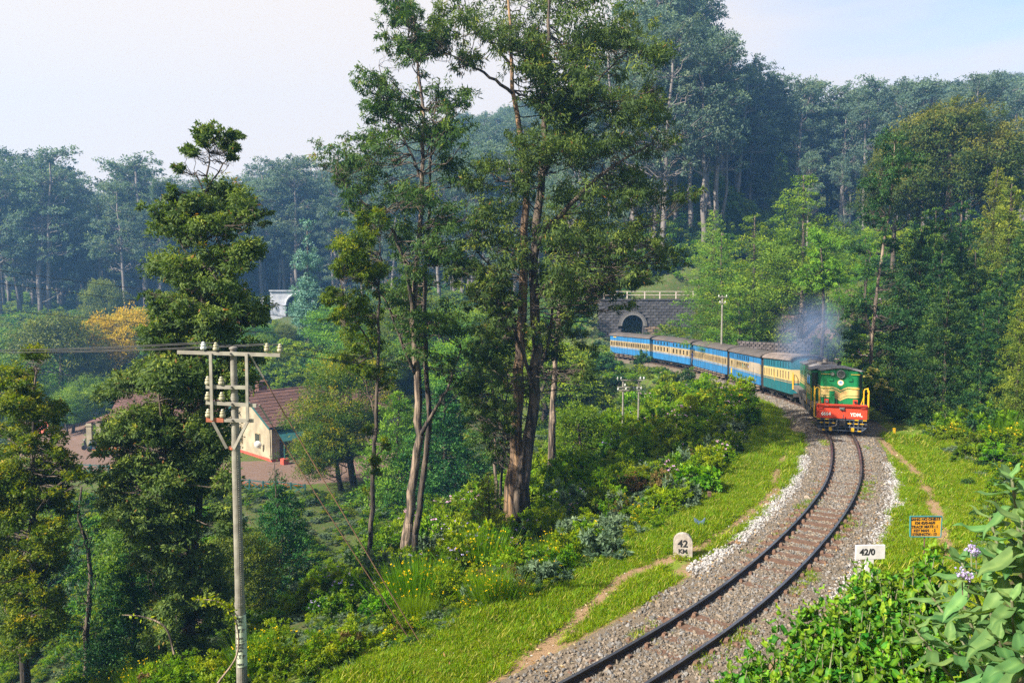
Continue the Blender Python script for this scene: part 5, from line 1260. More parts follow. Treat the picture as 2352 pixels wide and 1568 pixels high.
for sg in (-1, 1):                         # marker lamps on red boxes
    q = box('marker_lamp', (-.42, sg * .70, FZ + .13), (.16, .20, .24), M_red, loco)
    MB().tube([(-.34, sg * .70, FZ + .12), (-.30, sg * .70, FZ + .12)], .07, 14).build('lens', M_steel if sg < 0 else M_black, q)
    for k_ in (-.06, .0, .06): MB().tube([(.145, sg * .76 + k_, 1.30), (.165, sg * .76 + k_, 1.30)], .014, 6).build('bolt', M_white, beam)
# headlight, side lamp, emblem, small boxes
hl = MB().tube([(HX - .1, 0, 2.84), (HX + .10, 0, 2.84)], .205, 20).build('headlight', M_steel, loco)
MB().tube([(HX + .10, 0, 2.84), (HX + .108, 0, 2.84)], .165, 20).build('reflector', M_black, hl)
m = MB()
for z in np.arange(-.13, .14, .045): w_ = math.sqrt(.165 ** 2 - z * z); m.box((HX + .115, 0, 2.84 + z), (.008, 2 * w_, .008))
m.build('grille', M_lamp, hl)['kind'] = 'stuff'
q = MB().tube([(HX, -.41, 2.83), (HX + .06, -.41, 2.83)], .095, 16).build('headlight', M_steel, loco); MB().tube([(HX + .06, -.41, 2.83), (HX + .068, -.41, 2.83)], .07, 14).build('lens', M_lamp, q)
em = MB().tube([(HX, 0, 2.40), (HX + .012, 0, 2.40)], .155, 28).build('emblem', M_yel, loco)
MB().tube([(HX + .012, 0, 2.40), (HX + .018, 0, 2.40)], .132, 28).build('disc', M_white, em)
eng = [(-.085, -.01), (-.07, .02), (-.03, .025), (-.02, .05), (.01, .055), (.02, .03), (.06, .035), (.085, .015), (.08, -.015), (.03, -.025), (-.04, -.03)]
MB().prism([(y_, z_ + 2.41) for y_, z_ in eng], HX + .018, HX + .024, 0, MM).build('emblem_engine', M_blue2, em)
for sg in (-1, 1):
    m = MB(); m.box((HX + .03, sg * .47, 2.55), (.06, .2, .12)); m.box((HX + .03, sg * .50, 2.63), (.05, .10, .06)); m.build('step', M_green, loco)
    for z in (2.83, 2.12): MB().tube([(HX - .05, sg * .96, z), (HX + .06, sg * .90, z), (HX + .06, sg * .52, z), (HX, sg * .5, z)], .014, 5).build('grab_rail', M_yel, loco)
m = MB(); m.box((HX + .12, -.43, 1.66), (.24, .24, .64)); m.tube([(HX + .24, -.43, 1.86), (HX + .28, -.43, 1.86)], .08, 10); m.tube([(HX + .24, -.47, 1.44), (HX + .27, -.47, 1.44)], .03, 8)
m.build('control_box', M_green, loco)
m = MB(); m.tube([(-.35, 0.06, FZ), (-.35, .06, FZ + .1)], .02, 5); m.tube([(-.3, -.22, FZ), (-.3, -.22, FZ + .3)], .015, 5); m.build('valve', M_black, loco)
# hand rails at the corners
for sg in (-1, 1):
    for xo in (0, -.34):
        pass
    m = MB(); y = sg * 1.30
    m.tube([(-.12, y, .66), (-.12, y, 2.05), (-.14, y - sg * .05, 2.13), (-.17, y - sg * .12, 2.16), (-.20, y - sg * .19, 2.13), (-.22, y - sg * .22, 2.05), (-.22, y - sg * .22, FZ)], .028, 7)
    m.tube([(-.22, y - sg * .22, 1.75), (-.34, y - sg * .34, FZ)], .022, 6)
    m.tube([(-.42, y, .66), (-.42, y, 2.20)], .028, 7); m.tube([(-.12, y, .68), (-.02, y - sg * .1, .66)], .022, 6)
    m.build('handrail', M_yel, loco)
    MB().tube([(-4.5, y, .9), (-4.5, y, 2.35)], .035, 7).build('handrail', M_yel, loco)
    MB().tube([(-2.0, y, .9), (-2.0, y, 2.0)], .028, 7).build('handrail', M_yel, loco)
    for z in (.35, .62, .9):
        box('cab_step', (-.3, sg * 1.16, z), (.34, .2, .03), M_dark, loco)
# cow catcher grid with its yellow sleeves
cc = MB(); cc.box((-.16, 0, .38), (.04, 2.36, .56)); cw = cc.build('cowcatcher', M_black, loco)
M_cat = pmat('blue_black_bars', (.10, .12, .16), .5, (.05, .06, .08), 6)
for z, hy in ((.60, 1.19), (.42, 1.20), (.24, 1.16), (.06, .96)):
    m = MB(); m.box((.02, 0, z), (.035, 2 * hy, .035)); m.build('bar', M_cat, cw)
for y_ in (-1.0, -.8, -.6, -.4, -.2, .2, .4, .6, .8, 1.0): box('bar', (.02 - .0375, y_, .34), (.035, .03, .56 if abs(y_) < .95 else .46), M_cat, cw)
for sg in (-1, 1):
    MB().bar((.02, sg * 1.19, .24), (.02, sg * .96, .05), .035).build('bar', M_cat, cw)
    for y_, z in ((1.11, .60), (.72, .60), (.38, .42), (.98, .42), (.70, .42), (.86, .06)): box('sleeve', (.02, sg * y_, z), (.045, .17 if z != .60 else .18, .045), M_yel, cw)
    box('rail_guard', (.05, sg * .53, .12), (.03, .15, .18), M_yel if sg > 0 else M_yel, cw)
m = MB(); m.box((.10, .02, .44), (.24, .26, .26)); m.tube([(.08, .03, .5), (.2, .05, .72), (.16, .07, .86)], .025, 6); m.build('coupler', M_dark, loco)
MB().tube([(.06, -.22, .56), (.1, -.24, .36), (.14, -.34, .27), (.14, -.5, .25)], .035, 8).build('brake_hose', M_steel, loco)
for sg in (-1, 1): MB().tube([(.04, sg * 1.1, 1.28), (.14, sg * 1.1, 1.22), (.12, sg * .9, 1.2)], .012, 5).build('hose_hook', M_red, beam)
# bogies and tank
for bx in (-3.0, -11.4):
    b_ = MB()
    for sg in (-1, 1):
        b_.box((bx, sg * .82, .56), (3.7, .10, .22))
        for q_ in (-1.45, 0, 1.45): b_.box((bx + q_, sg * .88, .44), (.28, .16, .3)); b_.tube([(bx + q_ + .35, sg * .9, .42), (bx + q_ + .35, sg * .9, .78)], .07, 8)
        b_.tube([(bx - 1.8, sg * .95, .34), (bx + 1.8, sg * .95, .34)], .03, 6); b_.tube([(bx - .7, sg * 1.0, .8), (bx - .7, sg * 1.0, .5)], .08, 8)
    bo = b_.build('bogie', M_dark, loco)
    for q_ in (-1.45, 0, 1.45): wheelset(bo, bx + q_, .44)
m = MB(); m.box((-7.2, 0, .68), (3.2, 2.1, .75), taper=.95); m.tube([(-5.2, -.95, .85), (-4.9, -.95, .85)], .2, 10); m.build('fuel_tank', M_dark, loco)
m = MB()
for x_ in np.arange(-14.2, -.4, .6): m.box((x_, 0, 1.1), (.06, 2.4, .16))
for sg in (-1, 1): m.tube([(-14, sg * 1.15, 1.0), (-1, sg * 1.15, 1.0)], .03, 6); m.tube([(-14, sg * 1.10, .9), (-9, sg * 1.10, .93), (-1, sg * 1.10, .9)], .025, 6)
m.build('frame_pipe', M_dark, loco)['kind'] = 'stuff'

# exhaust smoke over the long hood
def smoke():
    m = bpy.data.materials.new('exhaust_smoke'); m.use_nodes = True; t = m.node_tree; t.nodes.clear()
    tc = N(t, 'ShaderNodeTexCoord'); v = N(t, 'ShaderNodeVolumePrincipled'); v.inputs['Color'].default_value = (.30, .42, .66, 1); v.inputs['Anisotropy'].default_value = .1
    n = N(t, 'ShaderNodeTexNoise'); n.inputs['Scale'].default_value = .75; n.inputs['Detail'].default_value = 4; n.inputs['Distortion'].default_value = .6
    t.links.new(tc.outputs['Object'], n.inputs['Vector'])
    g = N(t, 'ShaderNodeVectorMath', operation='LENGTH'); mp = N(t, 'ShaderNodeMapping'); mp.inputs['Location'].default_value = (-1, -1, -1); mp.inputs['Scale'].default_value = (2, 2, 2)
    t.links.new(tc.outputs['Generated'], mp.inputs[0]); t.links.new(mp.outputs[0], g.inputs[0])
    r = N(t, 'ShaderNodeMapRange', interpolation_type='SMOOTHSTEP'); r.inputs['From Min'].default_value = 1.0; r.inputs['From Max'].default_value = .15; t.links.new(g.outputs['Value'], r.inputs['Value'])
    q = N(t, 'ShaderNodeMapRange'); q.inputs['From Min'].default_value = .36; q.inputs['From Max'].default_value = .68; t.links.new(n.outputs['Fac'], q.inputs['Value'])
    a = N(t, 'ShaderNodeMath', operation='MULTIPLY'); t.links.new(r.outputs[0], a.inputs[0]); t.links.new(q.outputs[0], a.inputs[1])
    b = N(t, 'ShaderNodeMath', operation='MULTIPLY'); b.inputs[1].default_value = 1.1; t.links.new(a.outputs[0], b.inputs[0]); t.links.new(b.outputs[0], v.inputs['Density'])
    o = N(t, 'ShaderNodeOutputMaterial'); t.links.new(v.outputs[0], o.inputs['Volume'])
    bm = bmesh.new(); bmesh.ops.create_icosphere(bm, subdivisions=3, radius=1)
    me = bpy.data.meshes.new('exhaust_smoke'); bm.to_mesh(me); bm.free(); me.materials.append(m)
    ob = link(bpy.data.objects.new('exhaust_smoke', me)); p = at2(1868, 775, 46.5); ob.location = p; ob.scale = (2.6, 2.4, 3.0); ob['kind'] = 'stuff'
smoke()

# ------------------------------------------------------------ people
M_skin = pmat('brown_skin', (.20, .10, .06), .6); M_hair = pmat('black_hair', (.012, .01, .01), .6)
def cloth(c): return pmat('cloth_%d%d%d' % tuple(int(x * 99) for x in c), c, .8, tuple(x * .7 for x in c), 5)
def person(loc, rz, label, top, bottom, pose='stand', saree=False, h=1.65, cat='person'):
    e = empty('person', loc, rz, label, cat); k = h / 1.7
    J = {'pel': (0, 0, .93), 'che': (0, 0, 1.28), 'nec': (0, 0, 1.45), 'hed': (0, .01, 1.54), 'top': (0, .01, 1.66)}
    ch = [('pel', 'che', .14, .15), ('che', 'nec', .15, .055), ('nec', 'hed', .055, .085), ('hed', 'top', .09, .07)]
    for sg, n in ((-1, 'l'), (1, 'r')):
        st = .10 * sg
        J.update({n + 'hip': (sg * .09, 0, .88), n + 'kne': (sg * .10, -.05 + st, .48), n + 'ank': (sg * .10, st * 1.2, .07), n + 'toe': (sg * .11, -.16 + st * 1.2, .03),
                  n + 'sho': (sg * .19, 0, 1.38), n + 'elb': (sg * .25, .03 - st * .6, 1.10), n + 'han': (sg * .24, -.10 - st, .86), n + 'fin': (sg * .23, -.12 - st, .76)})
        ch += [('pel', n + 'hip', .14, .085), (n + 'hip', n + 'kne', .085, .055), (n + 'kne', n + 'ank', .055, .038), (n + 'ank', n + 'toe', .04, .03),
               ('che', n + 'sho', .12, .055), (n + 'sho', n + 'elb', .052, .04), (n + 'elb', n + 'han', .04, .03), (n + 'han', n + 'fin', .035, .02)]
    names = list(J); me = bpy.data.meshes.new('body'); me.from_pydata([tuple(c * k for c in J[n]) for n in names], [(names.index(a), names.index(b)) for a, b, _, _ in ch], []); me.materials.append(M_skin)
    o = link(bpy.data.objects.new('body', me), e); md = o.modifiers.new('skin', 'SKIN'); md.use_smooth_shade = True
    rad = {'pel': .14}
    for a, b, ra, rb in ch: rad.setdefault(a, ra); rad[b] = rb
    for i, n in enumerate(names): me.skin_vertices[0].data[i].radius = (rad[n] * k, rad[n] * k * .85); me.skin_vertices[0].data[i].use_root = (n == 'pel')
    o.modifiers.new('sub', 'SUBSURF').levels = 1
    m = MB()
    def ring(pts, mm, name):
        M_ = MB(); n = 12; vs = []; fs = []
        for (z, rx, ry, y0) in pts: vs += [(rx * k * math.cos(t_ * math.tau / n), y0 * k + ry * k * math.sin(t_ * math.tau / n), z * k) for t_ in range(n)]
        for i in range(len(pts) - 1):
            for q in range(n): fs.append((i * n + q, i * n + (q + 1) % n, (i + 1) * n + (q + 1) % n, (i + 1) * n + q))
        return M_.add(vs, fs).build(name, mm, e, smooth=True)
    ring([(.92, .19, .14, 0), (1.1, .17, .13, 0), (1.3, .20, .14, 0), (1.41, .18, .11, 0), (1.46, .07, .07, 0)], top, 'shirt')
    for sg in (-1, 1):
        a, b = Vector(J[('l' if sg < 0 else 'r') + 'sho']) * k, Vector(J[('l' if sg < 0 else 'r') + 'elb']) * k
        MB().tube([a, a.lerp(b, .5), b], [.075 * k, .066 * k, .06 * k], 8).build('sleeve', top, e, smooth=True)
    if saree: ring([(.05, .24, .22, .02), (.4, .20, .18, 0), (.75, .19, .16, 0), (.98, .18, .14, 0)], bottom, 'skirt')
    else:
        for n in 'lr':
            a, b, c = (Vector(J[n + q]) * k for q in ('hip', 'kne', 'ank'))
            MB().tube([a + Vector((0, 0, .06)), a.lerp(b, .5), b, c], [.11 * k, .095 * k, .075 * k, .07 * k], 8).build('trouser_leg', bottom, e, smooth=True)
    ring([(1.50, .086, .095, .03), (1.58, .10, .112, .02), (1.66, .09, .10, .015), (1.70, .04, .045, .015), (1.705, .002, .002, .015)], M_hair, 'hair')
    face = MB(); 
    for sg in (-1, 1): face.box((sg * .032 * k, -.078 * k, 1.575 * k), (.02, .012, .012))
    face.box((0, -.078 * k, 1.515 * k), (.04, .012, .01)); face.build('face', M_hair, e)
    return e
pa = (at2(195, 966, 104)); person((pa.x, 104, gz(pa.x, 104)), R(8), 'person in a rust-red draped dress walking down the dirt road', cloth((.42, .10, .06)), cloth((.40, .08, .05)), saree=True, h=1.75)
pb = (at2(222, 960, 103)); person((pb.x, 103, gz(pb.x, 103)), R(-5), 'person in a blue jersey over a white collar walking down the dirt road', cloth((.05, .09, .24)), cloth((.24, .24, .26)), h=1.8)
# passengers seen at the coach windows and the man on the step
def rider(ci, x, y, dz, rz, label, c):
    M = rail_frame(C_mid[ci], 3.65); p = M @ Vector((x, y, dz)); ang = math.atan2(M[1][0], M[0][0])
    person(p, ang + rz, label, cloth(c), cloth((.05, .05, .07)))
for ci, x, lab, c in ((0, -4.2, 'passenger in white at the rearmost window of the teal coach', (.6, .6, .62)), (0, -2.5, 'passenger in pale yellow-green leaning at a window of the teal coach', (.62, .66, .25)), (0, 1.6, 'passenger in white just ahead of the middle door of the teal coach', (.55, .58, .6)),
                      (1, -1.0, 'passenger in light green behind the window bars of the second coach', (.2, .5, .38)), (1, .3, 'passenger in blue and white behind the window bars of the second coach', (.15, .22, .5)),
                      (2, -.6, 'passenger in pink at a middle window of the third coach', (.7, .35, .3)), (2, .8, 'passenger in red at a window of the third coach', (.6, .08, .08)), (2, 3.3, 'passenger in peach near the front of the third coach', (.7, .42, .3)),
                      (3, -2.5, 'passenger in white near the rear of the fourth coach', (.5, .55, .58)), (3, 1.6, 'passenger in green beside the middle door of the fourth coach', (.15, .4, .3)), (3, 2.5, 'passenger in lilac near the front of the fourth coach', (.5, .45, .6)), (3, 3.4, 'passenger in grey-white at the front windows of the fourth coach', (.5, .52, .5))):
    rider(ci, x, -.86, .62, R(90) - R(90), lab, c)
rider(3, 5.25, -1.0, .52, R(180), 'person in dark blue standing on the step between the third and fourth coaches', (.02, .03, .10))

# ------------------------------------------------------------ telegraph pole, stays and wires
M_gal = pmat('weathered_galvanised_steel', (.24, .225, .185), .6, (.155, .14, .12), 5, bump=.1); M_galb = pmat('pale_steel_arm', (.32, .30, .245), .6, (.22, .20, .17), 6)
M_por = pmat('ivory_porcelain', (.42, .39, .27), .35, (.30, .27, .17), 6); M_porw = pmat('white_porcelain', (.60, .62, .60), .3, (.45, .45, .42), 6); M_wire = pmat('dark_wire', (.03, .03, .032), .6)
M_paper = pmat('pale_green_paper', (.55, .60, .44), .8, (.45, .50, .36), 5); M_ink = pmat('black_ink', (.015, .016, .02), .7); M_rustred = pmat('red_oxide', (.42, .13, .06), .7, (.30, .09, .05), 6)
PY = 14.0
def pw(X, Y_): return at(X / 6.603, 250 + Y_ / 6.603, PY)     # from the enlarged crop of the pole head
top = pw(1540, 650); base = Vector((top.x + .03, PY, gz(top.x, PY) - .3))
tp = empty('telegraph_pole', (top.x, PY, base.z), 0, 'tall riveted steel telegraph pole with four cross-arms and ivory insulators', 'telegraph pole'); org = tp.location.copy()
def q3(X, Y_, dy=0): return pw(X, Y_) + Vector((0, dy, 0)) - org
H_ = top.z - base.z
def psec(z0, z1, r0, r1): return MB().tube([(0, 0, z0), (0, 0, z1)], [r0, r1], 18)
zj = [at(234, 447, PY).z - base.z, (at(237, 603, PY).z - base.z)]
sh = psec(zj[0], H_, .072, .056).build('upper_section', M_gal, tp, smooth=False)
psec(zj[1], zj[0] + .12, .088, .077).build('middle_section', M_gal, tp); psec(-.2, zj[1] + .15, .105, .092).build('lower_section', M_gal, tp)
MB().tube([(0, 0, H_), (0, 0, H_ + .03), (0, 0, H_ + .05)], [.075, .07, .01], 16).build('cap', M_gal, tp)
for z, r in ((zj[0], .086), (zj[1], .1), ((zj[0] + H_) * .5, .072)): MB().tube([(0, 0, z - .03), (0, 0, z + .03)], r, 18).build('collar', M_gal, tp)
rv = MB()
for i in range(64):
    z = zj[1] + .2 + i * (zj[0] - zj[1] - .3) / 64; a = R(-50); rv.tube([(.084 * math.cos(a), .084 * math.sin(a), z), (.098 * math.cos(a), .098 * math.sin(a), z)], .007, 5)
rv.build('rivets', M_gal, tp)['kind'] = 'stuff'
arms = [((1187, 668), (1860, 688)), ((1375, 895), (1675, 900)), ((1375, 998), (1705, 1018)), ((1378, 1110), (1685, 1118))]
for i, (a, b_) in enumerate(arms):
    A_, B_ = q3(*a, -.10), q3(*b_, -.10)
    ar = MB().bar(A_, B_, .035, .065).build('crossarm', M_galb, tp)
    MB().tube([(0, -.14, (A_.z + B_.z) / 2), (0, .09, (A_.z + B_.z) / 2)], .018, 6).build('bolt', M_wire, ar)
    if i == 3: MB().bar(A_ - Vector((0, .022, 0)), A_.lerp(B_, .37) - Vector((0, .022, 0)), .008, .08).build('rust_patch', M_rustred, ar)
for X, X2 in ((1410, 1420), (1645, 1652)):
    MB().bar(q3(X, 676, -.14), q3(X2, 1112, -.14), .035, .05).build('strut', M_galb, tp)
for a, b_ in (((1425, 1122), (1508, 1300)), ((1652, 1122), (1556, 1300))): MB().bar(q3(*a, -.14), q3(*b_, -.08), .03, .05).build('brace', M_galb, tp)
MB().tube([q3(1540, 1296), q3(1540, 1310)], .082, 16).build('collar', M_rustred, tp)
def insulator(p, mt, parent, s=1.0):
    m = MB(); prof = [(-.09, .012), (0, .012), (.0, .055), (.03, .060), (.055, .052), (.06, .040), (.085, .052), (.105, .045), (.11, .028), (.135, .032), (.15, .022), (.155, .004)]
    m.tube([p + Vector((0, 0, z * s)) for z, _ in prof], [r * s for _, r in prof], 12, cap=True)
    return m.build('insulator', mt, parent, smooth=False)
INS = []
for i, (X, Y_) in enumerate(((1358, 650), (1440, 654), (1775, 660), (1860, 664), (1387, 876), (1475, 878), (1387, 978), (1478, 980), (1390, 1090), (1484, 1092))):
    p = q3(X, Y_, -.10); insulator(p, M_porw if i == 0 else M_por, tp, .92); INS.append(p + org + Vector((0, 0, .13)))
# the pasted bills, half wrapped round the pole
zb0, zb1 = at(240, 664, PY).z - base.z, at(239, 613, PY).z - base.z
bill = MB(); vs = []; fs = []
zs_ = [zb0, (zb0 + zb1) / 2 - .006, (zb0 + zb1) / 2 + .006, zb1]
for j in (0, 2):
    b0 = len(vs)
    for z in (zs_[j], zs_[j + 1]):
        for k_ in range(9): a = R(-112 + k_ * 14); vs.append((.1085 * math.cos(a), .1085 * math.sin(a), z))
    for k_ in range(8): fs.append((b0 + k_, b0 + k_ + 1, b0 + 9 + k_ + 1, b0 + 9 + k_))
bill.add(vs, fs); bl = bill.build('pasted_bill', M_paper, tp)
for base_z in (zs_[0], zs_[2]):
    hh = zs_[1] - zs_[0]
    for s_, fz, sz in (('PRINT', .90, .062), ('REFIL', .78, .062), ('SAL', .66, .062), ('I.T.P', .42, .10), ('9244', .12, .06)):
        a = R(-80); text('lettering', s_, sz, M_ink, bl, face_M(.1125 * math.cos(a), .1125 * math.sin(a), base_z + hh * fz, (math.cos(a), math.sin(a), 0)), .0005, .002)
# stays
def cable(name, pts, r, label, cat, mt=M_wire, group=None, sag=0, n=12):
    P = []
    for a, b_ in zip(pts[:-1], pts[1:]):
        for i in range(n):
            t_ = i / n; p = Vector(a).lerp(Vector(b_), t_); p.z -= sag * (Vector(b_) - Vector(a)).length * 4 * t_ * (1 - t_); P.append(p)
    P.append(Vector(pts[-1])); o = MB().tube(P, r, 5).build(name, mt); return tag(o, label, cat, group)
M_stay = pmat('rusty_stay_wire', (.24, .13, .08), .8)
g1, g2_ = ground_at(970, 1470, -.3), ground_at(950, 1462, -.35)
for (X, Y_), gg_, lab, fx in (((1652, 690), g1, 'rusty stay wire from the top cross-arm down to the grass bank', .32), ((1712, 1020), g2_, 'rusty stay wire from the third cross-arm down to the grass bank', .30)):
    a = q3(X, Y_) + org; gnd = Vector((gg_.x, gg_.y, gz(gg_.x, gg_.y) - .05))
    c_ = cable('stay_wire', [a, gnd], .011, lab, 'stay wire', M_stay, None, .003)
    MB().bar(a, a.lerp(gnd, .07), .05, .03).build('stay_strap', M_galb, c_)
# line wires: to the small double post beyond the bank, and away to the left
POST = at(623, 378, 46)
ends = [at(u, v, 46) for u, v in ((617, 376.5), (620.5, 376.5), (640, 376), (644, 376))]
for i in range(4):
    l_ = at(-30, 349.5 + i * 1.2, 19); cable('line_wire', [l_, INS[i]], .007, 'dark telegraph wire running left from the top cross-arm, %s of four' % ['first', 'second', 'third', 'last'][i], 'wire', M_wire, None, .004)
    cable('line_wire', [INS[i], ends[i]], .006, 'telegraph wire from the pole to the small double post, %s of four' % ['first', 'second', 'third', 'last'][i], 'wire', M_wire, None, .012)
for i, (v0, v1) in enumerate(((270.6, 296), (284, 306), (311.5, 322))):
    cable('line_wire', [at(-40, v0 - 6, 36), at(330, v1 + 14, 50)], .014, 'dark wire crossing the valley in front of the forest, %s of three' % ['highest', 'middle', 'lowest'][i], 'wire', M_wire, None, .006, 18)
# ---- small double post on the bank
dp = empty('telegraph_post', (POST.x, 46, gz(POST.x, 46) - .2), 0, 'low double telegraph post with two cross-arms and white insulators on the bushy bank', 'telegraph pole'); o_ = dp.location.copy()
for u in (623.2, 638.8):
    t_ = at(u, 379, 46) - o_; MB().tube([Vector((t_.x, 0, 0)), Vector((t_.x, 0, t_.z))], .055, 8).build('post', M_gal, dp)
for v, a, c in ((379.5, 621, 643), (386.5, 617, 642), (389.5, 617.5, 640)):
    A_, B_ = at(a, v, 46) - o_, at(c, v, 46) - o_; ar = MB().bar(A_ - Vector((0, .07, 0)), B_ - Vector((0, .07, 0)), .04, .07).build('crossarm', M_gal, dp)
for u, v in ((617.5, 378.5), (621, 378.5), (640.3, 378), (643.8, 378), (618, 389), (625, 385), (626, 388.5), (637, 388), (633.5, 388), (641, 388)):
    insulator(at(u, v, 46) - o_ - Vector((0, .07, 0)), M_porw, dp, .9)
# ---- plain posts farther off
def post(u, v0, v1, Y_, r, label, arms=True):
    t_ = at(u, v0, Y_); z0 = gz(t_.x, Y_); e = empty('telegraph_post', (t_.x, Y_, z0), 0, label, 'telegraph pole')
    MB().tube([(0, 0, -.3), (0, 0, t_.z - z0)], [r * 1.3, r], 8).build('post', M_gal, e)
    if arms:
        for k_, dz in enumerate((.15, .75)):
            w_ = .45 - .15 * k_; ar = box('crossarm', (0, -r - .03, t_.z - z0 - dz), (2 * w_, .06, .09), M_gal, e)
            for sg in (-1, 1): insulator(Vector((sg * w_ * .85, -r - .03, t_.z - z0 - dz + .05)), M_porw, e, 1.1)
post(722.5, 295, 343, 76, .085, 'grey telegraph post behind the third coach'); post(262.2, 297, 314, 150, .12, 'distant pale telegraph post left of the white tunnel')

# ------------------------------------------------------------ line-side stones, signs and posts
def pt(x2, y2, z=None):
    p = ground_at(x2, y2, -.2)
    for _ in range(6): p = ground_at(x2, y2, gz(p.x, p.y))
    return p
M_ms = pmat('lichened_stone', (.38, .34, .30), .9, (.24, .20, .175), 9, 6, bump=.25); M_sign = pmat('whitewashed_board', (.58, .56, .58), .6, (.46, .44, .46), 4); M_oran = pmat('faded_orange_board', (.66, .33, .01), .6, (.50, .22, .02), 7, 6, lo=.4, hi=.7); M_tealp = pmat('teal_frame_paint', (.05, .24, .25), .6)
p = pt(1568, 1280); ms = empty('milestone', p, R(-12), 'rounded grey kilometre stone marked 42 KM on the grass left of the line', 'milestone')
def face_px(Y_): return FPX / Y_
w_ = 44 / K / face_px(p.y) / 2; hgt = 58 / K / face_px(p.y)
arc = [(-w_, -.25), (w_, -.25), (w_, hgt - w_)] + [(w_ * math.cos(a), hgt - w_ + w_ * math.sin(a)) for a in np.linspace(.2, math.pi - .2, 9)] + [(-w_, hgt - w_)]
MF = Matrix(((1, 0, 0, 0), (0, 0, 1, 0), (0, 1, 0, 0), (0, 0, 0, 1)))
st_ = MB(); st_.prism(arc, 0, .16, 0, MF); so = st_.build('stone', M_ms, ms)
text('number', '42', hgt * .40, M_ink, so, face_M(0, -.002, hgt * .58, (0, -1, 0)), .004, .008); text('lettering', 'KM', hgt * .25, M_ink, so, face_M(0, -.002, hgt * .27, (0, -1, 0)), .004, .006)
# white T board 42/0
def sign_at(u, v, Y_): return at(u, v, Y_)
Ys = 17.6; c0 = at(870.5, 551.5, Ys); gx_, zg = c0.x, gz(c0.x, Ys)
sb = empty('distance_board', (c0.x, Ys, zg), R(3), 'white T-shaped board reading 42/0 above the foreground leaves', 'sign'); k_ = Ys / FPX
hw, hh = 15.2 * k_, 7.2 * k_; zc = c0.z - zg
T_ = [(-hw, zc - hh), (-.32 * hw, zc - hh), (-.32 * hw, -.2), (.24 * hw, -.2), (.24 * hw, zc - hh), (hw, zc - hh), (hw, zc + hh), (-hw, zc + hh)]
b_ = MB(); b_.prism(T_[1:5], 0, .05, 0, MF); b_.prism([T_[0], T_[5], T_[6], T_[7]], -.004, .052, 0, MF); so = b_.build('board', M_sign, sb)
text('number', '42/0', hh * 1.25, M_ink, so, face_M(-hw * .22, -.006, zc, (0, -1, 0)), .002, .008)
# orange notice on its rod
Ys = 19.4; c0 = at(925.5, 525.5, Ys); zg = gz(c0.x, Ys); k_ = Ys / FPX
nb = empty('notice_board', (c0.x, Ys, zg), R(4), 'worn orange notice board with black lettering on a thin rod', 'sign'); hw, hh = 16.6 * k_, 10.6 * k_; zc = c0.z - zg
pl = MB().prism([(-hw * .96, zc - hh * .98), (hw, zc - hh * 1.08), (hw * 1.02, zc + hh * .94), (-hw, zc + hh)], 0, .012, 0, MF).build('board', M_oran, nb)
for a, c in (((-hw, zc + hh), (hw * 1.02, zc + hh * .94)), ((-hw * .96, zc - hh * .98), (hw, zc - hh * 1.08)), ((-hw, zc + hh), (-hw * .96, zc - hh * .98)), ((hw * 1.02, zc + hh * .94), (hw, zc - hh * 1.08))):
    MB().bar((a[0], 0, a[1]), (c[0], 0, c[1]), .03, .025).build('frame', M_tealp, nb)
for i, s_ in enumerate(('GANG NO ONE:13', 'KM 42/0-46/0', 'TRACK MATE : 1', 'KEY MAN   : 2', 'STRENGTH : 13')):
    text('lettering', s_, hh * .36, M_ink, pl, face_M(-.02, -.003, zc + hh * (.68 - .37 * i), (0, -1, 0)), .001, .004)
MB().tube([(0, .02, -.2), (0, .02, zc - hh * .5)], .018, 8).build('rod', M_rust, nb)
# blue bird-shaped broken plate
p = pt(1607, 1212); bb = empty('broken_blue_plate', p, 0, 'weathered blue V-shaped broken plate standing in the grass above the milestone', 'broken plate'); k_ = p.y / FPX
V_ = [(0, 0), (8, 9), (11, 14), (13, 25), (6, 17), (1, 16), (-6, 21), (-13, 26), (-12, 16), (-7, 8)]
M_bplate = pmat('weathered_blue', (.10, .17, .26), .7, (.05, .08, .13), 30, lo=.42, hi=.58)
MB().prism([(x / K * k_, y / K * k_) for x, y in V_], 0, .05, 0, MF).build('plate', M_bplate, bb)
for (x2, y2, hpx, mt, lab) in ((1629, 1149, 20, M_rust, 'short rusty marker post at the edge of the verge grass'), (2053, 997, 14, M_yel, 'short yellow marker post right of the engine'), (1685, 1003, 12, M_rust, 'small dark peg at the foot of the flowering bank')):
    p = pt(x2, y2); hgt = hpx / K / FPX * p.y; o = MB().box((0, 0, hgt / 2 - .08), (.10, .10, hgt + .16)).box((0, 0, hgt + .01), (.12, .12, .03)).build('marker_post', mt, None, p); tag(o, lab, 'post')
p = pt(1690, 1250); o = MB().tube([(0, 0, 0), (.02, .0, .10), (.05, .02, .2)], [.05, .04, .01], 5).tube([(-.22, 0, .03), (-.05, .03, .06), (.12, 0, .05), (.2, .02, .02)], [.03, .06, .05, .02], 6).build('dead_stump', M_bark_o, None, p); tag(o, 'orange broken stump beside the white ballast', 'stump')
for i, (x2, y2, s_, lab) in enumerate(((2055, 1290, .10, 'white stone in the grass right of the 42/0 board'), (2035, 1238, .09, 'white stone in the grass above the 42/0 board'), (1955, 1265, .16, 'brown-white rock where the white ballast meets the grass'), (1465, 1275, .09, 'pale stone left of the milestone'))):
    p = pt(x2, y2); o = stone_proto('loose_stone', M_stone[2] if i != 2 else M_stone[0], 40 + i); o.location = p; o.scale = (s_, s_, s_ * .7); tag(o, lab, 'stone')
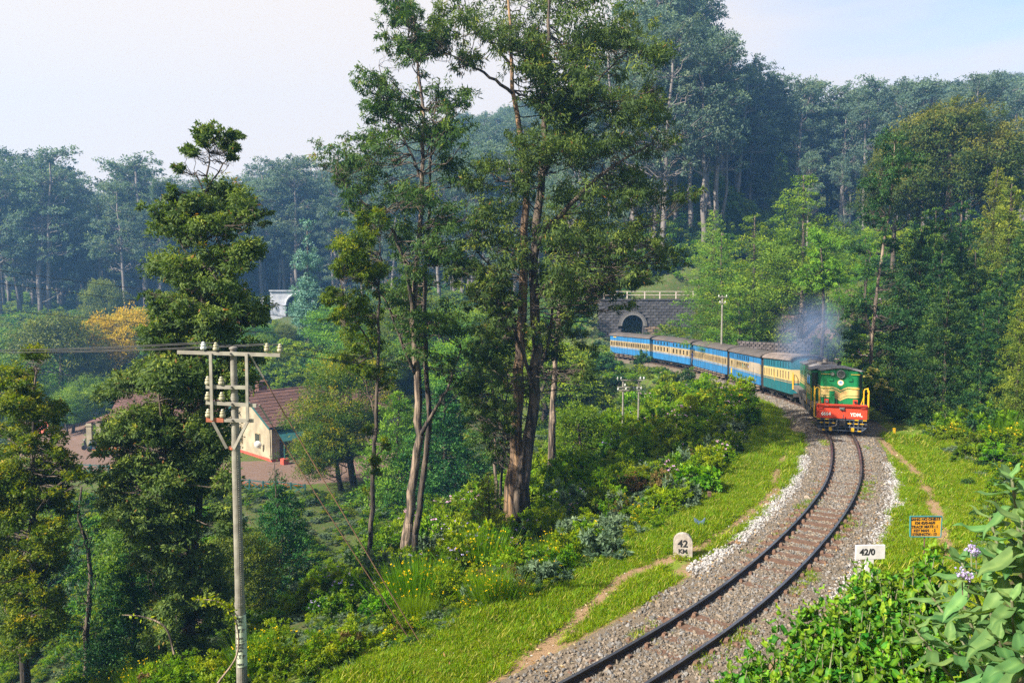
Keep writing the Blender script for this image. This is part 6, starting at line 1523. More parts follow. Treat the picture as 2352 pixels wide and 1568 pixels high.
# the calf by the train
def calf():
    p = at2(1531, 868, 80); z = gz(p.x, 80); e = empty('calf', (p.x, 80, p.z - .55), R(10), 'black calf with a pale rump standing beside the coaches', 'calf')
    J = [(-.55, 0, .95), (-.2, 0, .98), (.25, 0, .98), (.50, 0, 1.08), (.72, 0, 1.16), (.95, -.05, 1.0), (-.5, -.13, .5), (-.44, -.13, .28), (-.5, -.13, 0), (-.45, .13, .5), (-.38, .13, .28), (-.45, .13, 0),
         (.32, -.12, .5), (.33, -.12, 0), (.34, .12, .5), (.38, .12, 0), (-.70, 0, .85), (-.74, 0, .45), (.78, .13, 1.22), (.78, -.13, 1.22)]
    E = [(0, 1), (1, 2), (2, 3), (3, 4), (4, 5), (0, 6), (6, 7), (7, 8), (0, 9), (9, 10), (10, 11), (2, 12), (12, 13), (2, 14), (14, 15), (0, 16), (16, 17), (4, 18), (4, 19)]
    r = [.22, .25, .24, .17, .12, .07, .10, .05, .045, .10, .05, .045, .08, .045, .08, .045, .03, .02, .03, .03]
    me = bpy.data.meshes.new('body'); me.from_pydata(J, E, []); me.materials.append(M_black); o = link(bpy.data.objects.new('body', me), e); o.modifiers.new('skin', 'SKIN')
    for i, q in enumerate(r): me.skin_vertices[0].data[i].radius = (q, q); me.skin_vertices[0].data[i].use_root = i == 1
    o.modifiers.new('sub', 'SUBSURF').levels = 2
    MB().box((-.52, 0, 1.0), (.34, .46, .42), taper=.8).build('rump_patch', pmat('tan_hide', (.42, .27, .18), .9), e)
calf()

# ------------------------------------------------------------ house with the red tiled roofs
M_wall = pmat('cream_lime_wash', (.35, .30, .205), .85, (.23, .19, .13), .9, 6, bump=.1); M_tile = pmat('red_brown_tile', (.125, .058, .042), .85, (.075, .036, .03), 3, 5, rnd=.25); M_plinth = pmat('red_plinth', (.42, .07, .04), .8); M_twood = pmat('teal_woodwork', (.012, .085, .085), .6)
M_pane = M_glass
def gable_house(name, org, ang, Lx, Ly, hw, rise, label, over=.45, courses=11):
    """x along the ridge; y across; origin at the near corner; walls, plinth, gables and a roof laid in courses of tiles"""
    e = empty(name, org, ang, label, 'house'); t_ = .3
    for nm, c, d in (('wall', (Lx / 2, t_ / 2, hw / 2), (Lx, t_, hw)), ('wall', (Lx / 2, Ly - t_ / 2, hw / 2), (Lx, t_, hw)), ('wall', (t_ / 2, Ly / 2, hw / 2), (t_, Ly - 2 * t_, hw)), ('wall', (Lx - t_ / 2, Ly / 2, hw / 2), (t_, Ly - 2 * t_, hw))):
        w = box(nm, c, d, M_wall, e)
    MB().box((Lx / 2, Ly / 2, .12), (Lx + .1, Ly + .1, .3)).build('plinth', M_plinth, e)
    for x0 in (0, Lx - t_): MB().prism([(.0, hw), (Ly, hw), (Ly / 2, hw + rise)], 0, t_, 0, Matrix(((0, 0, 1, x0), (1, 0, 0, 0), (0, 1, 0, 0), (0, 0, 0, 1)))).build('gable', M_wall, e)
    rf = MB(); half = Ly / 2 + over; sl = rise / (Ly / 2); zr = hw + rise
    for sg in (-1, 1):
        a = Vector((-over, Ly / 2, zr + .05)); v = Vector((0, sg * half, -half * sl)); rf.add([a, a + Vector((Lx + 2 * over, 0, 0)), a + Vector((Lx + 2 * over, 0, 0)) + v, a + v,
            a + Vector((0, 0, .06)), a + Vector((Lx + 2 * over, 0, .06)), a + Vector((Lx + 2 * over, 0, .06)) + v, a + v + Vector((0, 0, .06))], [(0, 1, 2, 3), (7, 6, 5, 4), (0, 4, 5, 1), (1, 5, 6, 2), (2, 6, 7, 3), (3, 7, 4, 0)])
    ro = rf.build('roof', M_tile, e)
    tile = None
    for sg in (-1, 1):
        for i in range(courses):
            t0, t1 = i / courses, (i + 1.12) / courses; nn = 18
            wd = (Lx + 2 * over) / nn
            for j in range(nn):
                if sg > 0 and (i % 2 or j % 2): pass
                c0 = Vector((-over + (j + .5) * wd, Ly / 2 + sg * half * (t0 + t1) / 2, zr - half * sl * (t0 + t1) / 2 + .17))
                if tile is None:
                    Ls = half * 1.12 / courses * math.sqrt(1 + sl * sl)
                    m = MB(); n_ = 3
                    for q in range(n_): m.box(((q - 1) * wd / 3, 0, .012 * (q % 2)), (wd / 3 - .02, Ls, .05))
                    tile = m.build('roof_tile', M_tile, ro); o = tile
                else:
                    if sg > 0 and courses * nn * 2 > 290 and (j % 2): continue
                    o = tile.copy(); COL.objects.link(o)
                o.location = c0 + Vector((0, 0, random.uniform(-.008, .01))); o.rotation_euler = (-sg * math.atan(sl) + sg * .07, 0, random.uniform(-.006, .006))
    MB().tube([(-over, Ly / 2, zr + .16), (Lx + over, Ly / 2, zr + .16)], .12, 8).build('ridge', M_tile, ro)
    for sg in (-1, 1):
        y = Ly / 2 + sg * half; z = zr - half * sl; MB().tube([(-over, y, z + .0), (Lx + over, y, z + .0)], .07, 6).build('gutter', M_twood if sg > 0 else M_wire, e)
        for x0 in (-over, Lx + over): MB().bar((x0, Ly / 2, zr + .02), (x0, y, z + .02), .05, .2).build('bargeboard', M_twood, e)
    return e
C0 = Vector((-22.3, 70.4, -9.52)); Bx = Vector((math.cos(R(46)), math.sin(R(46))))
hs = gable_house('house', C0, R(46), 15, 9, 3.45, 2.4, 'cream-walled house with a red tiled roof, satellite dish and teal awning')
def win(e, x, y, z, w, h_, face, bars=1, mt=None):     # face: 'y-' wall facing -y, 'x-' wall facing -x
    f = MB()
    if face == 'y-': f.box((x, y - .03, z), (w, .10, h_)); o = f.build('window', mt or M_cream, e); box('pane', (x, y - .085, z), (w - .14, .01, h_ - .14), M_pane, o); [box('glazing_bar', (x + k * w / (bars + 1) - w / 2, y - .095, z), (.04, .01, h_ - .14), mt or M_cream, o) for k in range(1, bars + 1)]
    else: f.box((x - .03, y, z), (.10, w, h_)); o = f.build('window', mt or M_cream, e); box('pane', (x - .085, y, z), (.01, w - .14, h_ - .14), M_pane, o); [box('glazing_bar', (x - .095, y + k * w / (bars + 1) - w / 2, z), (.01, .04, h_ - .14), mt or M_cream, o) for k in range(1, bars + 1)]
    return o
win(hs, 0, 6.2, 1.75, 1.1, 1.6, 'x-', 2); win(hs, 0, 2.6, 1.7, .9, 1.4, 'x-', 1)
win(hs, 3.6, 0, 1.75, .7, 1.5, 'y-', 1, M_twood); win(hs, 8, 0, 1.75, .8, 1.5, 'y-', 1, M_twood); win(hs, 12, 0, 1.75, .8, 1.5, 'y-', 1, M_twood); win(hs, 3.6, 0, 2.95, .5, .45, 'y-', 0, M_black); box('door', (1.3, -.02, 1.15), (1.0, .1, 2.2), M_dark, hs)
for r_ in (.62, .8):
    MB().tube([(3.6 + r_ * math.cos(a), -.03, 2.1 + r_ * .6 * math.sin(a)) for a in np.linspace(0, math.pi, 10)], .035, 5).build('arch_moulding', M_wall, hs)
MB().bar((-.2, -.02, 3.35), (-.15, -.02, .2), .12, .1).build('corner_strip', M_wall, hs)
aw = MB(); aw.add([(.2, -.1, 2.95), (2.8, -.1, 2.95), (2.8, -1.7, 2.1), (.2, -1.7, 2.1), (.2, -.1, 3.0), (2.8, -.1, 3.0), (2.8, -1.7, 2.15), (.2, -1.7, 2.15)], [(0, 3, 2, 1), (4, 5, 6, 7), (0, 1, 5, 4), (1, 2, 6, 5), (2, 3, 7, 6), (3, 0, 4, 7)])
ao = aw.build('awning', M_twood, hs)
for x_ in (.4, 2.6): box('awning_post', (x_, -1.6, 1.05), (.10, .10, 2.1), M_twood, ao); box('plinth_block', (x_, -1.6, .2), (.6, .6, .7), M_plinth, ao)
dish = MB(); n_ = 14
dish.tube([(-.5, 1.7, 1.5), (-.52, 1.68, 1.5), (-.6, 1.6, 1.5)], [.35, .34, .12], n_); dish.tube([(0, 1.9, 1.4), (-.5, 1.7, 1.5)], .03, 5); d_ = dish.build('satellite_dish', M_porw); tag(d_, 'white satellite dish on the gable wall of the cream house', 'satellite dish'); d_.location = C0; d_.rotation_euler = (0, 0, R(46))
ch_ = MB().box((0, 0, 0), (.9, .7, 1.6)).box((0, 0, .85), (1.05, .85, .15)).build('chimney', M_tile, hs); ch_.location = (2.5, 6.5, 5.9)
# left wing with porch and lean-to
h2 = gable_house('house', Vector((-41.5, 79.0, -9.9)), R(6), 15, 7, 3.0, 2.1, 'long cream wing of the station row with porch pillars, left of the leafy gum')
win(h2, 4.5, 0, 1.6, 1, 1.4, 'y-', 1); win(h2, 8.5, 0, 1.6, 1, 1.4, 'y-', 1); box('door', (.0, 3.0, 1.15), (.1, 1.0, 2.3), M_twood, h2)
po = MB().add([(-2.6, -.2, 2.55), (0, -.2, 3.0), (0, 5, 3.0), (-2.6, 5, 2.55), (-2.6, -.2, 2.63), (0, -.2, 3.08), (0, 5, 3.08), (-2.6, 5, 2.63)], [(0, 3, 2, 1), (4, 5, 6, 7), (0, 1, 5, 4), (1, 2, 6, 5), (2, 3, 7, 6), (3, 0, 4, 7)]).build('porch_roof', M_tile, h2)
for y_ in (0, 2.3, 4.6): box('pillar', (-2.3, y_, 1.25), (.5, .5, 2.6), M_wall, h2); box('capital', (-2.3, y_, 2.35), (.64, .64, .14), M_wall, h2)
MB().box((2.0, -1.4, 1.1), (3.2, 2.4, 2.2)).build('annex', M_wall, h2); MB().box((2.0, -1.5, 2.27), (3.5, 2.8, .12)).build('annex_roof', M_tile, h2); win(h2, 2.6, -2.6, 1.3, .8, 1.0, 'y-', 1)
# teal fence with crossed rails
def fence(P0, P1, n, label, h_=.85):
    a, c = Vector(P0), Vector(P1); e = empty('garden_fence', a, 0, label, 'fence')
    zz_ = [gz(*(a.lerp(c, i / n)).xy) for i in range(n + 1)]; Q = [a.lerp(c, i / n) - a for i in range(n + 1)]
    for i in range(n + 1): Q[i].z = zz_[i] - a.z; box('post', Q[i] + Vector((0, 0, h_ / 2 + .02)), (.11, .11, h_ + .14), M_twood, e)
    for i in range(n):
        MB().bar(Q[i] + Vector((0, 0, h_)), Q[i + 1] + Vector((0, 0, h_)), .06, .07).build('rail', M_twood, e)
        MB().bar(Q[i] + Vector((0, -.03, .08)), Q[i + 1] + Vector((0, -.03, h_ - .06)), .04, .06).build('cross_brace', M_twood, e)
        MB().bar(Q[i] + Vector((0, .03, h_ - .06)), Q[i + 1] + Vector((0, .03, .08)), .04, .06).build('cross_brace', M_twood, e)
f0 = at(236, 487, 60); f1 = at(305, 487, 58.5); fence((f0.x, 60, gz(f0.x, 60)), (f1.x, 58.5, gz(f1.x, 58.5)), 5, 'teal garden fence with crossed braces beside the red flower bed')
f0 = at(72, 470, 66); f1 = at(118, 474, 65); fence((f0.x, 66, gz(f0.x, 66)), (f1.x, 65, gz(f1.x, 65)), 5, 'teal fence with crossed braces at the left end of the yard')
for i in range(13):
    u = 240 + i * 5.0; p = at(u, 490, 61.2); place('sh_red', p.x, 61.2 + random.uniform(-.4, .5), random.uniform(.7, 1.0), 'low red-flowering plant in the bed behind the teal fence', 'red flowering plants of the long bed')
for i in range(5): p = at(99 + i * 4, 455, 74); place('sh_red', p.x, 74, 1.3, 'red-flowering plant in the bed before the left wing', 'red flowering plants before the left wing')
# scooter, helmet-blue cover, banner, hose
def scooter(x, y, rz, col, label):
    e = empty('scooter', (x, y, gz(x, y)), rz, label, 'scooter'); mc = paint('scooter_paint_%d' % int(x * 10), col)
    for X in (-.55, .6): w = MB().tube([(X, -.05, .25), (X, .05, .25)], .25, 14).build('wheel', M_black, e)
    m = MB(); m.prism([(-.85, .45), (-.7, .75), (-.1, .72), (.0, .35), (.35, .3), (.5, .95), (.62, .9), (.55, .3), (.1, .2), (-.5, .3)], -.14, .14, 0, MF); m.build('body', mc, e)
    box('seat', (-.42, 0, .80), (.7, .26, .10), M_black, e); m = MB().tube([(.5, 0, .9), (.45, 0, 1.1)], .03, 6).tube([(.42, -.32, 1.1), (.42, .32, 1.1)], .02, 6).build('handlebar', M_black, e); MB().tube([(.56, 0, 1.0), (.62, 0, 1.0)], .08, 10).build('headlight', M_porw, e)
scooter(-42.2, 76.0, R(200), (.03, .03, .04), 'black scooter parked by the porch of the left wing'); scooter(-41.2, 75.2, R(215), (.02, .14, .22), 'blue scooter parked next to the black one')
bn = at2(95, 990, 60); e = empty('banner', (bn.x, 60, gz(bn.x, 60)), 0, 'orange and pink cloth banner on a leaning stick, seen behind the gold-tipped tree', 'banner')
MB().tube([(-.9, 0, 0), (.6, 0, bn.z - e.location.z + .6)], .03, 6).build('stick', M_porw, e)
m = MB(); vs = []; fs = []
for i in range(7):
    for j in range(4): vs.append((-.6 + .2 * i, .10 * math.sin(i * 1.7 + j), bn.z - e.location.z - .9 + .22 * i + .25 * j)); 
for i in range(6):
    for j in range(3): fs.append((i * 4 + j, (i + 1) * 4 + j, (i + 1) * 4 + j + 1, i * 4 + j + 1))
m.add(vs, fs).build('cloth', pmat('orange_cloth', (.75, .22, .08), .8, (.75, .16, .24), 2), e)
hp = at2(215, 1062, 64); P = [Vector((hp.x + .9 * math.cos(t_) * (1 + .2 * math.sin(t_ * .37)), 68.5 + .9 * math.sin(t_), -9.45 + .01 * t_)) for t_ in np.linspace(0, 19, 50)]; tag(MB().tube(P, .035, 5).build('garden_hose', M_yel), 'coiled yellow hose lying in the yard', 'hose')

# ------------------------------------------------------------ stone bridge, railing, walls, white tunnel
M_bst = [pmat('dark_bridge_stone', (.075, .07, .075), .9, (.035, .034, .038), 3, bump=.3, rnd=.3), pmat('brown_bridge_stone', (.19, .13, .09), .9, (.10, .075, .06), 3, bump=.3, rnd=.3)]
BYd = 116.0
bL, bR = at(600, 300, BYd), at(698, 300, BYd); ztop = bL.z; zbot = gz((bL.x + bR.x) / 2, BYd) - 2.5
br_ = empty('stone_bridge', (bL.x, BYd, 0), R(-2), 'dark stone arch bridge above the last coach', 'bridge'); Wb = bR.x - bL.x
ax = at(632.5, 330, BYd).x - bL.x; az = at(632, 325, BYd).z; ar_ = 1.6
core = MB()
# body pieces round the arch
arcp = [(ax - ar_ * math.cos(a), az + ar_ * math.sin(a)) for a in np.linspace(0, math.pi, 13)]
for i in range(12): core.add([Vector((x_, y_, z_)) for y_ in (0.2, 4.0) for x_, z_ in (arcp[i], arcp[i + 1], (arcp[i + 1][0], ztop), (arcp[i][0], ztop))], [(0, 3, 2, 1), (4, 5, 6, 7), (0, 1, 5, 4), (1, 2, 6, 5), (2, 3, 7, 6), (3, 0, 4, 7)])
core.box(((ax - ar_) / 2, 2.1, (zbot + ztop) / 2), (ax - ar_, 3.8, ztop - zbot)); core.box(((ax + ar_ + Wb) / 2, 2.1, (zbot + ztop) / 2), (Wb - ax - ar_, 3.8, ztop - zbot))
core.build('masonry_core', M_bst[0], br_)
box('parapet', (Wb / 2, .1, ztop + .12), (Wb, .5, .26), M_bst[0], br_)
blk = [MB().box((0, 0, 0), (.78, .24, .40), taper=1).build('stone', M_bst[k], br_) for k in (0, 1)]; used = [0, 0]
zrow = ztop - .24; ri = 0; cnt = 0
while zrow > at(650, 345, BYd).z and cnt < 290:
    x_ = .4 - .4 * (ri % 2)
    while x_ < Wb:
        if (x_ - ax) ** 2 + (max(zrow, az) - az) ** 2 > (ar_ + .55) ** 2 or False:
            inarch = abs(x_ - ax) < ar_ + .3 and zrow < az
            if not inarch:
                k = 1 if (ax + ar_ < x_ < ax + ar_ + 3.2 and zrow < az - .1 and random.random() < .75) else 0
                o = blk[k] if not used[k] else blk[k].copy()
                if used[k]: COL.objects.link(o)
                used[k] = 1; o.location = (x_, .08 + random.uniform(-.03, .02), zrow); o.scale = (random.uniform(.92, .99), 1, random.uniform(.93, .98)); cnt += 1
        x_ += .8
    zrow -= .43; ri += 1
vous = MB().prism([(-.14, 0), (.14, 0), (.20, .55), (-.20, .55)], -.2, .2, 0, MF).build('arch_stone', pmat('pale_arch_stone', (.17, .16, .155), .9, (.08, .075, .075), 2), br_)
for i, a in enumerate(np.linspace(.06, math.pi - .06, 19)):
    o = vous if i == 0 else vous.copy()
    if i: COL.objects.link(o)
    o.location = (ax + ar_ * math.cos(a), -.02, az + ar_ * math.sin(a)); o.rotation_euler = (0, math.pi / 2 - a, 0)
M_rl = pmat('weathered_rail_paint', (.55, .47, .42), .7, (.38, .30, .26), 4)
rl = empty('bridge_railing', (bL.x, BYd, ztop + .25), R(-2), 'pale tube railing along the top of the stone bridge', 'railing')
for i, u in enumerate((604, 612, 627, 644.5, 659.5, 675.5, 692.5)):
    xx_ = at(u, 297, BYd).x - bL.x; box('post', (xx_, 0.1, .55), (.14, .14, 1.15), M_rl, rl)
for z in (.55, 1.08): MB().tube([(.4, .1, z), (Wb - .4, .1, z)], .05, 6).build('rail', M_rl, rl)
for u, Y_ in ((664, 113), (676, 114), (688, 113), (700, 114), (670, 110), (683, 109), (694, 110), (705, 108)):
    p = at(u, 330, Y_); place('sh_green', p.x, Y_, random.uniform(2.2, 3.4), 'leafy shrub growing against the right half of the stone bridge', 'shrubs against the stone bridge')
# retaining wall of grey stone and the low wall over the red bank
def stone_wall(name, A_, B_, h_, label, sw=.55, shh=.28, mats=None, sink=.4):
    A_, B_ = Vector(A_), Vector(B_); d = (B_ - A_); L_ = d.xy.length; ang = math.atan2(d.y, d.x); e = empty(name, A_, ang, label, 'wall')
    MB().box((L_ / 2, .3, h_ / 2 - sink / 2), (L_, .4, h_ + sink)).build('core', M_bst[0], e)
    s0 = None; n = 0; z = h_ - shh / 2; r = 0
    while z > -.1:
        x_ = sw / 2 * (1 + r % 2)
        while x_ < L_ and n < 295:
            if s0 is None: s0 = MB().box((0, 0, 0), (sw * .94, .22, shh * .9), taper=.96).build('stone', mats, e); o = s0
            else: o = s0.copy(); COL.objects.link(o)
            o.location = (x_, .02 + random.uniform(-.03, .03), z + random.uniform(-.012, .012)); o.scale = (random.uniform(.8, 1.02), 1, random.uniform(.85, 1.02)); n += 1; x_ += sw
        z -= shh; r += 1
    return e
M_ws = pmat('grey_violet_stone', (.085, .07, .068), .9, (.042, .036, .038), 2.5, bump=.3, rnd=.35)
wa, wb = at(738, 336, 76), at(797, 338, 72); stone_wall('retaining_wall', (wa.x, 76, wa.z - 2.2), (wb.x, 72, wa.z - 2.4), 1.75, 'grey stone retaining wall between the post and the engine smoke', .42, .22, mats=M_ws)
wa, wb = at(797, 338, 72), at(868, 337, 68); stone_wall('retaining_wall', (wa.x, 72, wa.z - 1.0), (wb.x, 68, wb.z - 1.0), 1.0, 'low stone wall at the foot of the red bank behind the engine', mats=M_ws)
wa, wb = at(775, 307, 89), at(850, 309, 86); box_ = MB().box((0, 0, 0), (1, 1, 1)); stone_wall('bank_wall', (wa.x, 89, wa.z - .35), (wb.x, 86, wb.z - .35), .35, 'thin stone edging along the top of the red bank', sw=.7, shh=.18, mats=M_ws)
for u, Y_ in ((741, 72), (752, 71), (765, 70.5), (778, 70), (792, 69), (757, 70)):
    p = at(u, 345, Y_); place('sh_green2', p.x, Y_, random.uniform(1.0, 1.7), 'broad-leaved shrub growing in front of the grey retaining wall', 'shrubs before the retaining wall')
# white tunnel mouth
TY_ = 178.0; tl = at(270, 291, TY_); tr_ = at(312, 293, TY_); zc_ = at(300, 313, TY_).z
tn = empty('tunnel_portal', (tl.x, TY_, 0), R(8), 'whitewashed tunnel mouth on the far valley side behind the blue-green tree', 'tunnel'); M_wt = pmat('old_whitewash', (.50, .50, .53), .85, (.32, .33, .37), .8, 6)
Wt = tr_.x - tl.x; cx_ = at(296.5, 300, TY_).x - tl.x; rr_ = 2.6; z0_ = zc_; zt_ = tl.z
m = MB(); ap = [(cx_ - rr_ * math.cos(a), z0_ + 1.9 + rr_ * math.sin(a)) for a in np.linspace(0, math.pi, 13)]
for i in range(12): m.add([Vector((x_, y_, z_)) for y_ in (0, 1.0) for x_, z_ in (ap[i], ap[i + 1], (ap[i + 1][0], zt_), (ap[i][0], zt_))], [(0, 3, 2, 1), (4, 5, 6, 7), (0, 1, 5, 4), (1, 2, 6, 5), (2, 3, 7, 6), (3, 0, 4, 7)])
m.box(((cx_ - rr_) / 2, .5, (z0_ - 2 + zt_) / 2), (cx_ - rr_, 1, zt_ - z0_ + 2)); m.box(((cx_ + rr_ + Wt) / 2, .5, (z0_ - 2 + zt_) / 2), (Wt - cx_ - rr_, 1, zt_ - z0_ + 2)); m.build('portal_wall', M_wt, tn)
box('coping', (Wt / 2, .4, zt_ + .15), (Wt + .4, 1.4, .3), M_wt, tn)
MB().tube([(x_ , -.06, z_) for x_, z_ in ap], .3, 6).build('arch_ring', M_wt, tn); MB().tube([(cx_, .9, z0_ + 1.6), (cx_, 14, z0_ + 1.6)], rr_ + .1, 18, cap=False).build('bore', M_black, tn)
MB().box((cx_, 14, z0_ + 1), (6, .3, 7)).build('bore_end', M_black, tn); box('pier', (cx_ - rr_ - .5, -.2, z0_ + .6), (.9, .5, 2.8), M_wt, tn)

# ------------------------------------------------------------ foreground plants on the camera's bank
L_big = leafmat('soft_grey_green_leaf', [(0, (.05, .10, .045)), (.5, (.10, .18, .072)), (1, (.20, .30, .12))], .34, .55, .22, .25)
L_mid = leafmat('glossy_green_leaf', [(0, (.022, .075, .016)), (.5, (.060, .155, .028)), (1, (.18, .30, .05))], .36, .3, .24, .5)
M_gstem = pmat('green_brown_stem', (.20, .22, .12), .8, (.12, .10, .06), 6)
def leaf_shape(name, L_, W_, mat, curl=.25, fold=.16, n=7, tone=.5):
    vs = []; fs = []
    for i in range(n + 1):
        t_ = i / n; w = W_ / 2 * math.sin(math.pi * min(1, t_ * .97 + .03) ** .85) ** .8 if 0 < t_ < 1 else (.004 if t_ == 0 else .001)
        z = -curl * L_ * t_ * t_ + .02 * math.sin(t_ * 9)
        for k in (-1, -.5, 0, .5, 1): vs.append((k * w, L_ * t_ * (1 - .12 * curl * t_), z + abs(k) * w * fold * 2 + .06 * w * math.sin(t_ * 22 + k * 3) * abs(k)))
    for i in range(n):
        for k in range(4): fs.append((i * 5 + k, i * 5 + k + 1, (i + 1) * 5 + k + 1, (i + 1) * 5 + k))
    me = bpy.data.meshes.new(name); me.from_pydata(vs, [], fs); me.polygons.foreach_set('use_smooth', [True] * len(fs))
    a = me.attributes.new('tone', 'FLOAT', 'POINT')
    a.data.foreach_set('value', np.array([tone + (.28 if i % 5 == 2 else 0) + random.uniform(-.13, .13) for i in range(len(vs))], np.float32)); me.materials.append(mat)
    return me
big = [leaf_shape('leaf', .30, .105, L_big, c, .14, 9, tn_) for c, tn_ in ((.15, .2), (.35, .42), (.6, .5), (.45, .35), (.2, .55), (.3, .8))]
small = [leaf_shape('leaf', .115, .047, L_mid, c, .22, 6, tn_) for c, tn_ in ((.2, .3), (.45, .5), (.3, .65), (.15, .95))]
def put_leaf(parent, me, p, d, s, roll=0):
    o = bpy.data.objects.new('leaf', me); COL.objects.link(o); o.parent = parent
    q = Vector(d).to_track_quat('Y', 'Z'); o.location = p; o.rotation_mode = 'QUATERNION'
    from mathutils import Quaternion
    o.rotation_quaternion = q @ Quaternion((0, 1, 0), roll); o.scale = (s, s, s)
tb0 = at(1010, 720, 4.7); tob = empty('broad_leaved_shrub', tb0, 0, 'large-leaved grey-green shrub with lilac flower heads at the lower right corner', 'shrub')
heads = [(1012, 478, 4.6, 1.0), (990, 517, 4.8, .95), (1022, 520, 4.3, 1.0), (962, 562, 4.9, .9), (1000, 556, 4.5, 1.0), (955, 588, 5.1, .8), (985, 590, 4.6, .95), (1012, 600, 4.3, 1.05), (970, 622, 4.8, .85), (1000, 640, 4.3, .95), (1022, 655, 4.0, .95), (985, 665, 4.4, .8), (1040, 560, 4.4, 1.1), (1045, 620, 4.2, 1.1), (1040, 500, 4.7, 1.1), (932, 596, 5.3, .9), (915, 628, 5.1, .85), (945, 640, 4.9, .9)]
stm = MB()
for u, v, Y_, s_ in heads:
    p = at(u, v, Y_) - tb0; root = Vector((random.uniform(-.05, .2), random.uniform(-.1, .1), -.5)); mid = root.lerp(p, .6) + Vector((.10, .05, 0))
    stm.tube([root, mid, p], [.018, .013, .008], 6)
    n = 11; dirp = (p - mid).normalized()
    for k in range(n):
        a = k * 2.4 + u; el = R(62) - R(88) * (k / n) ** .9
        d = Vector((math.cos(a) * math.cos(el), math.sin(a) * math.cos(el), math.sin(el))); put_leaf(tob, random.choice(big[:5] if k > 2 else big[4:]), p - dirp * .022 * k, d, s_ * (.45 + .62 * (k / n) ** .5) * random.uniform(.85, 1.1), random.uniform(-.3, .3))
stm.build('stem', M_gstem, tob)
for u, v, Y_ in ((971, 548, 4.7), (962, 573, 4.8), (976, 552, 4.75), (968, 575, 4.8)):
    p = at(u, v, Y_) - tb0; m = MB().tube([p + Vector((.01, 0, -.14)), p], .004, 5)
    st = m.build('flower_stalk', M_gstem, tob); PP = np.array(p) + rng.normal(0, .014, (60, 3)); lm_obj('flower_head', leafmesh('flower_head', PP, rng.normal(0, 1, (60, 3)), .016, .014, rng.random(60), LM['lilac']), st)
# glossy shrubs along the bottom
tops = [(742, 660, 6.6), (768, 640, 6.4), (795, 612, 6.6), (820, 590, 6.7), (852, 580, 6.6), (878, 566, 6.6), (905, 572, 6.4), (930, 548, 6.2), (950, 600, 6.0), (715, 682, 6.7), (838, 615, 6.2), (882, 598, 6.0), (915, 610, 5.8), (860, 635, 5.8), (820, 645, 6.0), (790, 665, 6.1),
        (900, 640, 5.5), (935, 640, 5.5), (875, 665, 5.5), (840, 675, 5.6), (925, 668, 5.2), (960, 650, 5.2), (955, 680, 4.9), (900, 685, 5.2), (990, 690, 4.7), (862, 566, 6.9), (892, 625, 5.7), (805, 632, 6.3), (780, 655, 6.3), (760, 675, 6.3), (945, 622, 5.6), (918, 588, 6.1), (835, 600, 6.5), (850, 600, 6.2), (880, 580, 6.3)]
groups_ = {}
for i, t_ in enumerate(tops): groups_.setdefault(int((t_[0] - 700) // 50), []).append(t_)
names_ = ['glossy green shrub at the bottom edge beside the ballast', 'glossy shrub with a pale shoot, second from the left along the bottom', 'bushy glossy shrub below the brown dirt patch', 'glossy shrub whose top reaches the 42/0 board', 'glossy green shrub between the 42/0 board and the large-leaved shrub', 'glossy shrub tangled into the large grey-green leaves', 'last glossy shrub at the bottom right corner']
for gi_, T in sorted(groups_.items()):
    u0, v0, Y0 = T[0]; b0 = at(u0, 720, Y0); b0.z = min(gz(b0.x, b0.y), b0.z) ; e = empty('glossy_shrub', b0, 0, names_[min(gi_, 6)] if gi_ < 7 else names_[6], 'shrub', 'glossy shrubs of the foreground'); stm = MB()
    for u, v, Y_ in T:
        p = at(u, v, Y_) - b0
        for sub in range(6):
            q = p + (Vector((random.uniform(-.17, .17), random.uniform(-.2, .2), random.uniform(-.22, -.02))) if sub else Vector((0, 0, 0)))
            low = Vector((q.x + random.uniform(-.12, .12), q.y + random.uniform(-.1, .1), q.z - .75)); pl = [low, low.lerp(q, .5) + Vector((random.uniform(-.03, .03), 0, 0)), q]
            stm.tube(pl, [.010, .007, .003], 5)
            for k in range(13):
                f_ = 1 - (k / 13) * .72; pos = low.lerp(q, f_); a = k * 2.4 + sub; el = R(55) - R(60) * min(1, k / 5)
                d = Vector((math.cos(a) * math.cos(el), math.sin(a) * math.cos(el), math.sin(el)))
                put_leaf(e, small[3] if k < 2 and random.random() < .7 else random.choice(small[:3]), pos, d, (.75 + .6 * min(1, k / 4)) * random.uniform(.8, 1.2), random.uniform(-.4, .4))
    stm.build('stem', M_gstem, e)
# thorny trailing stems at lower left
for pts, lab in (([(500, 1568), (545, 1500), (540, 1420), (500, 1380), (440, 1375)], 'arching bramble stem with small leaves at the lower left'), ([(400, 1500), (380, 1440), (330, 1415), (270, 1410)], 'bare arching bramble stem left of the leafy one')):
    P = [at2(x_ - 250 * 0, y_, 13.5) for x_, y_ in pts]; P = [Vector(q) for q in catmull([P[0] - (P[1] - P[0])] + P + [P[-1] + (P[-1] - P[-2])], 6)]
    P = [Vector((p_[0], p_[1], p_[2])) for p_ in P]
    e = empty('bramble', P[0], 0, lab, 'bramble'); MB().tube([p_ - P[0] for p_ in P], [.022 * (1 - .7 * i / len(P)) for i in range(len(P))], 5).build('stem', M_bark, e)
    if 'leafy' in lab or True:
        PP = np.array([np.array(P[rng.integers(len(P) // 2, len(P))] - P[0]) + rng.normal(0, .05, 3) for _ in range(70 if 'with' in lab else 8)]); lm_obj('foliage', leafmesh('foliage', PP, rng.normal(0, 1, PP.shape), .09, .055, .6 + .3 * rng.random(len(PP)), LM['lshrub']), e)

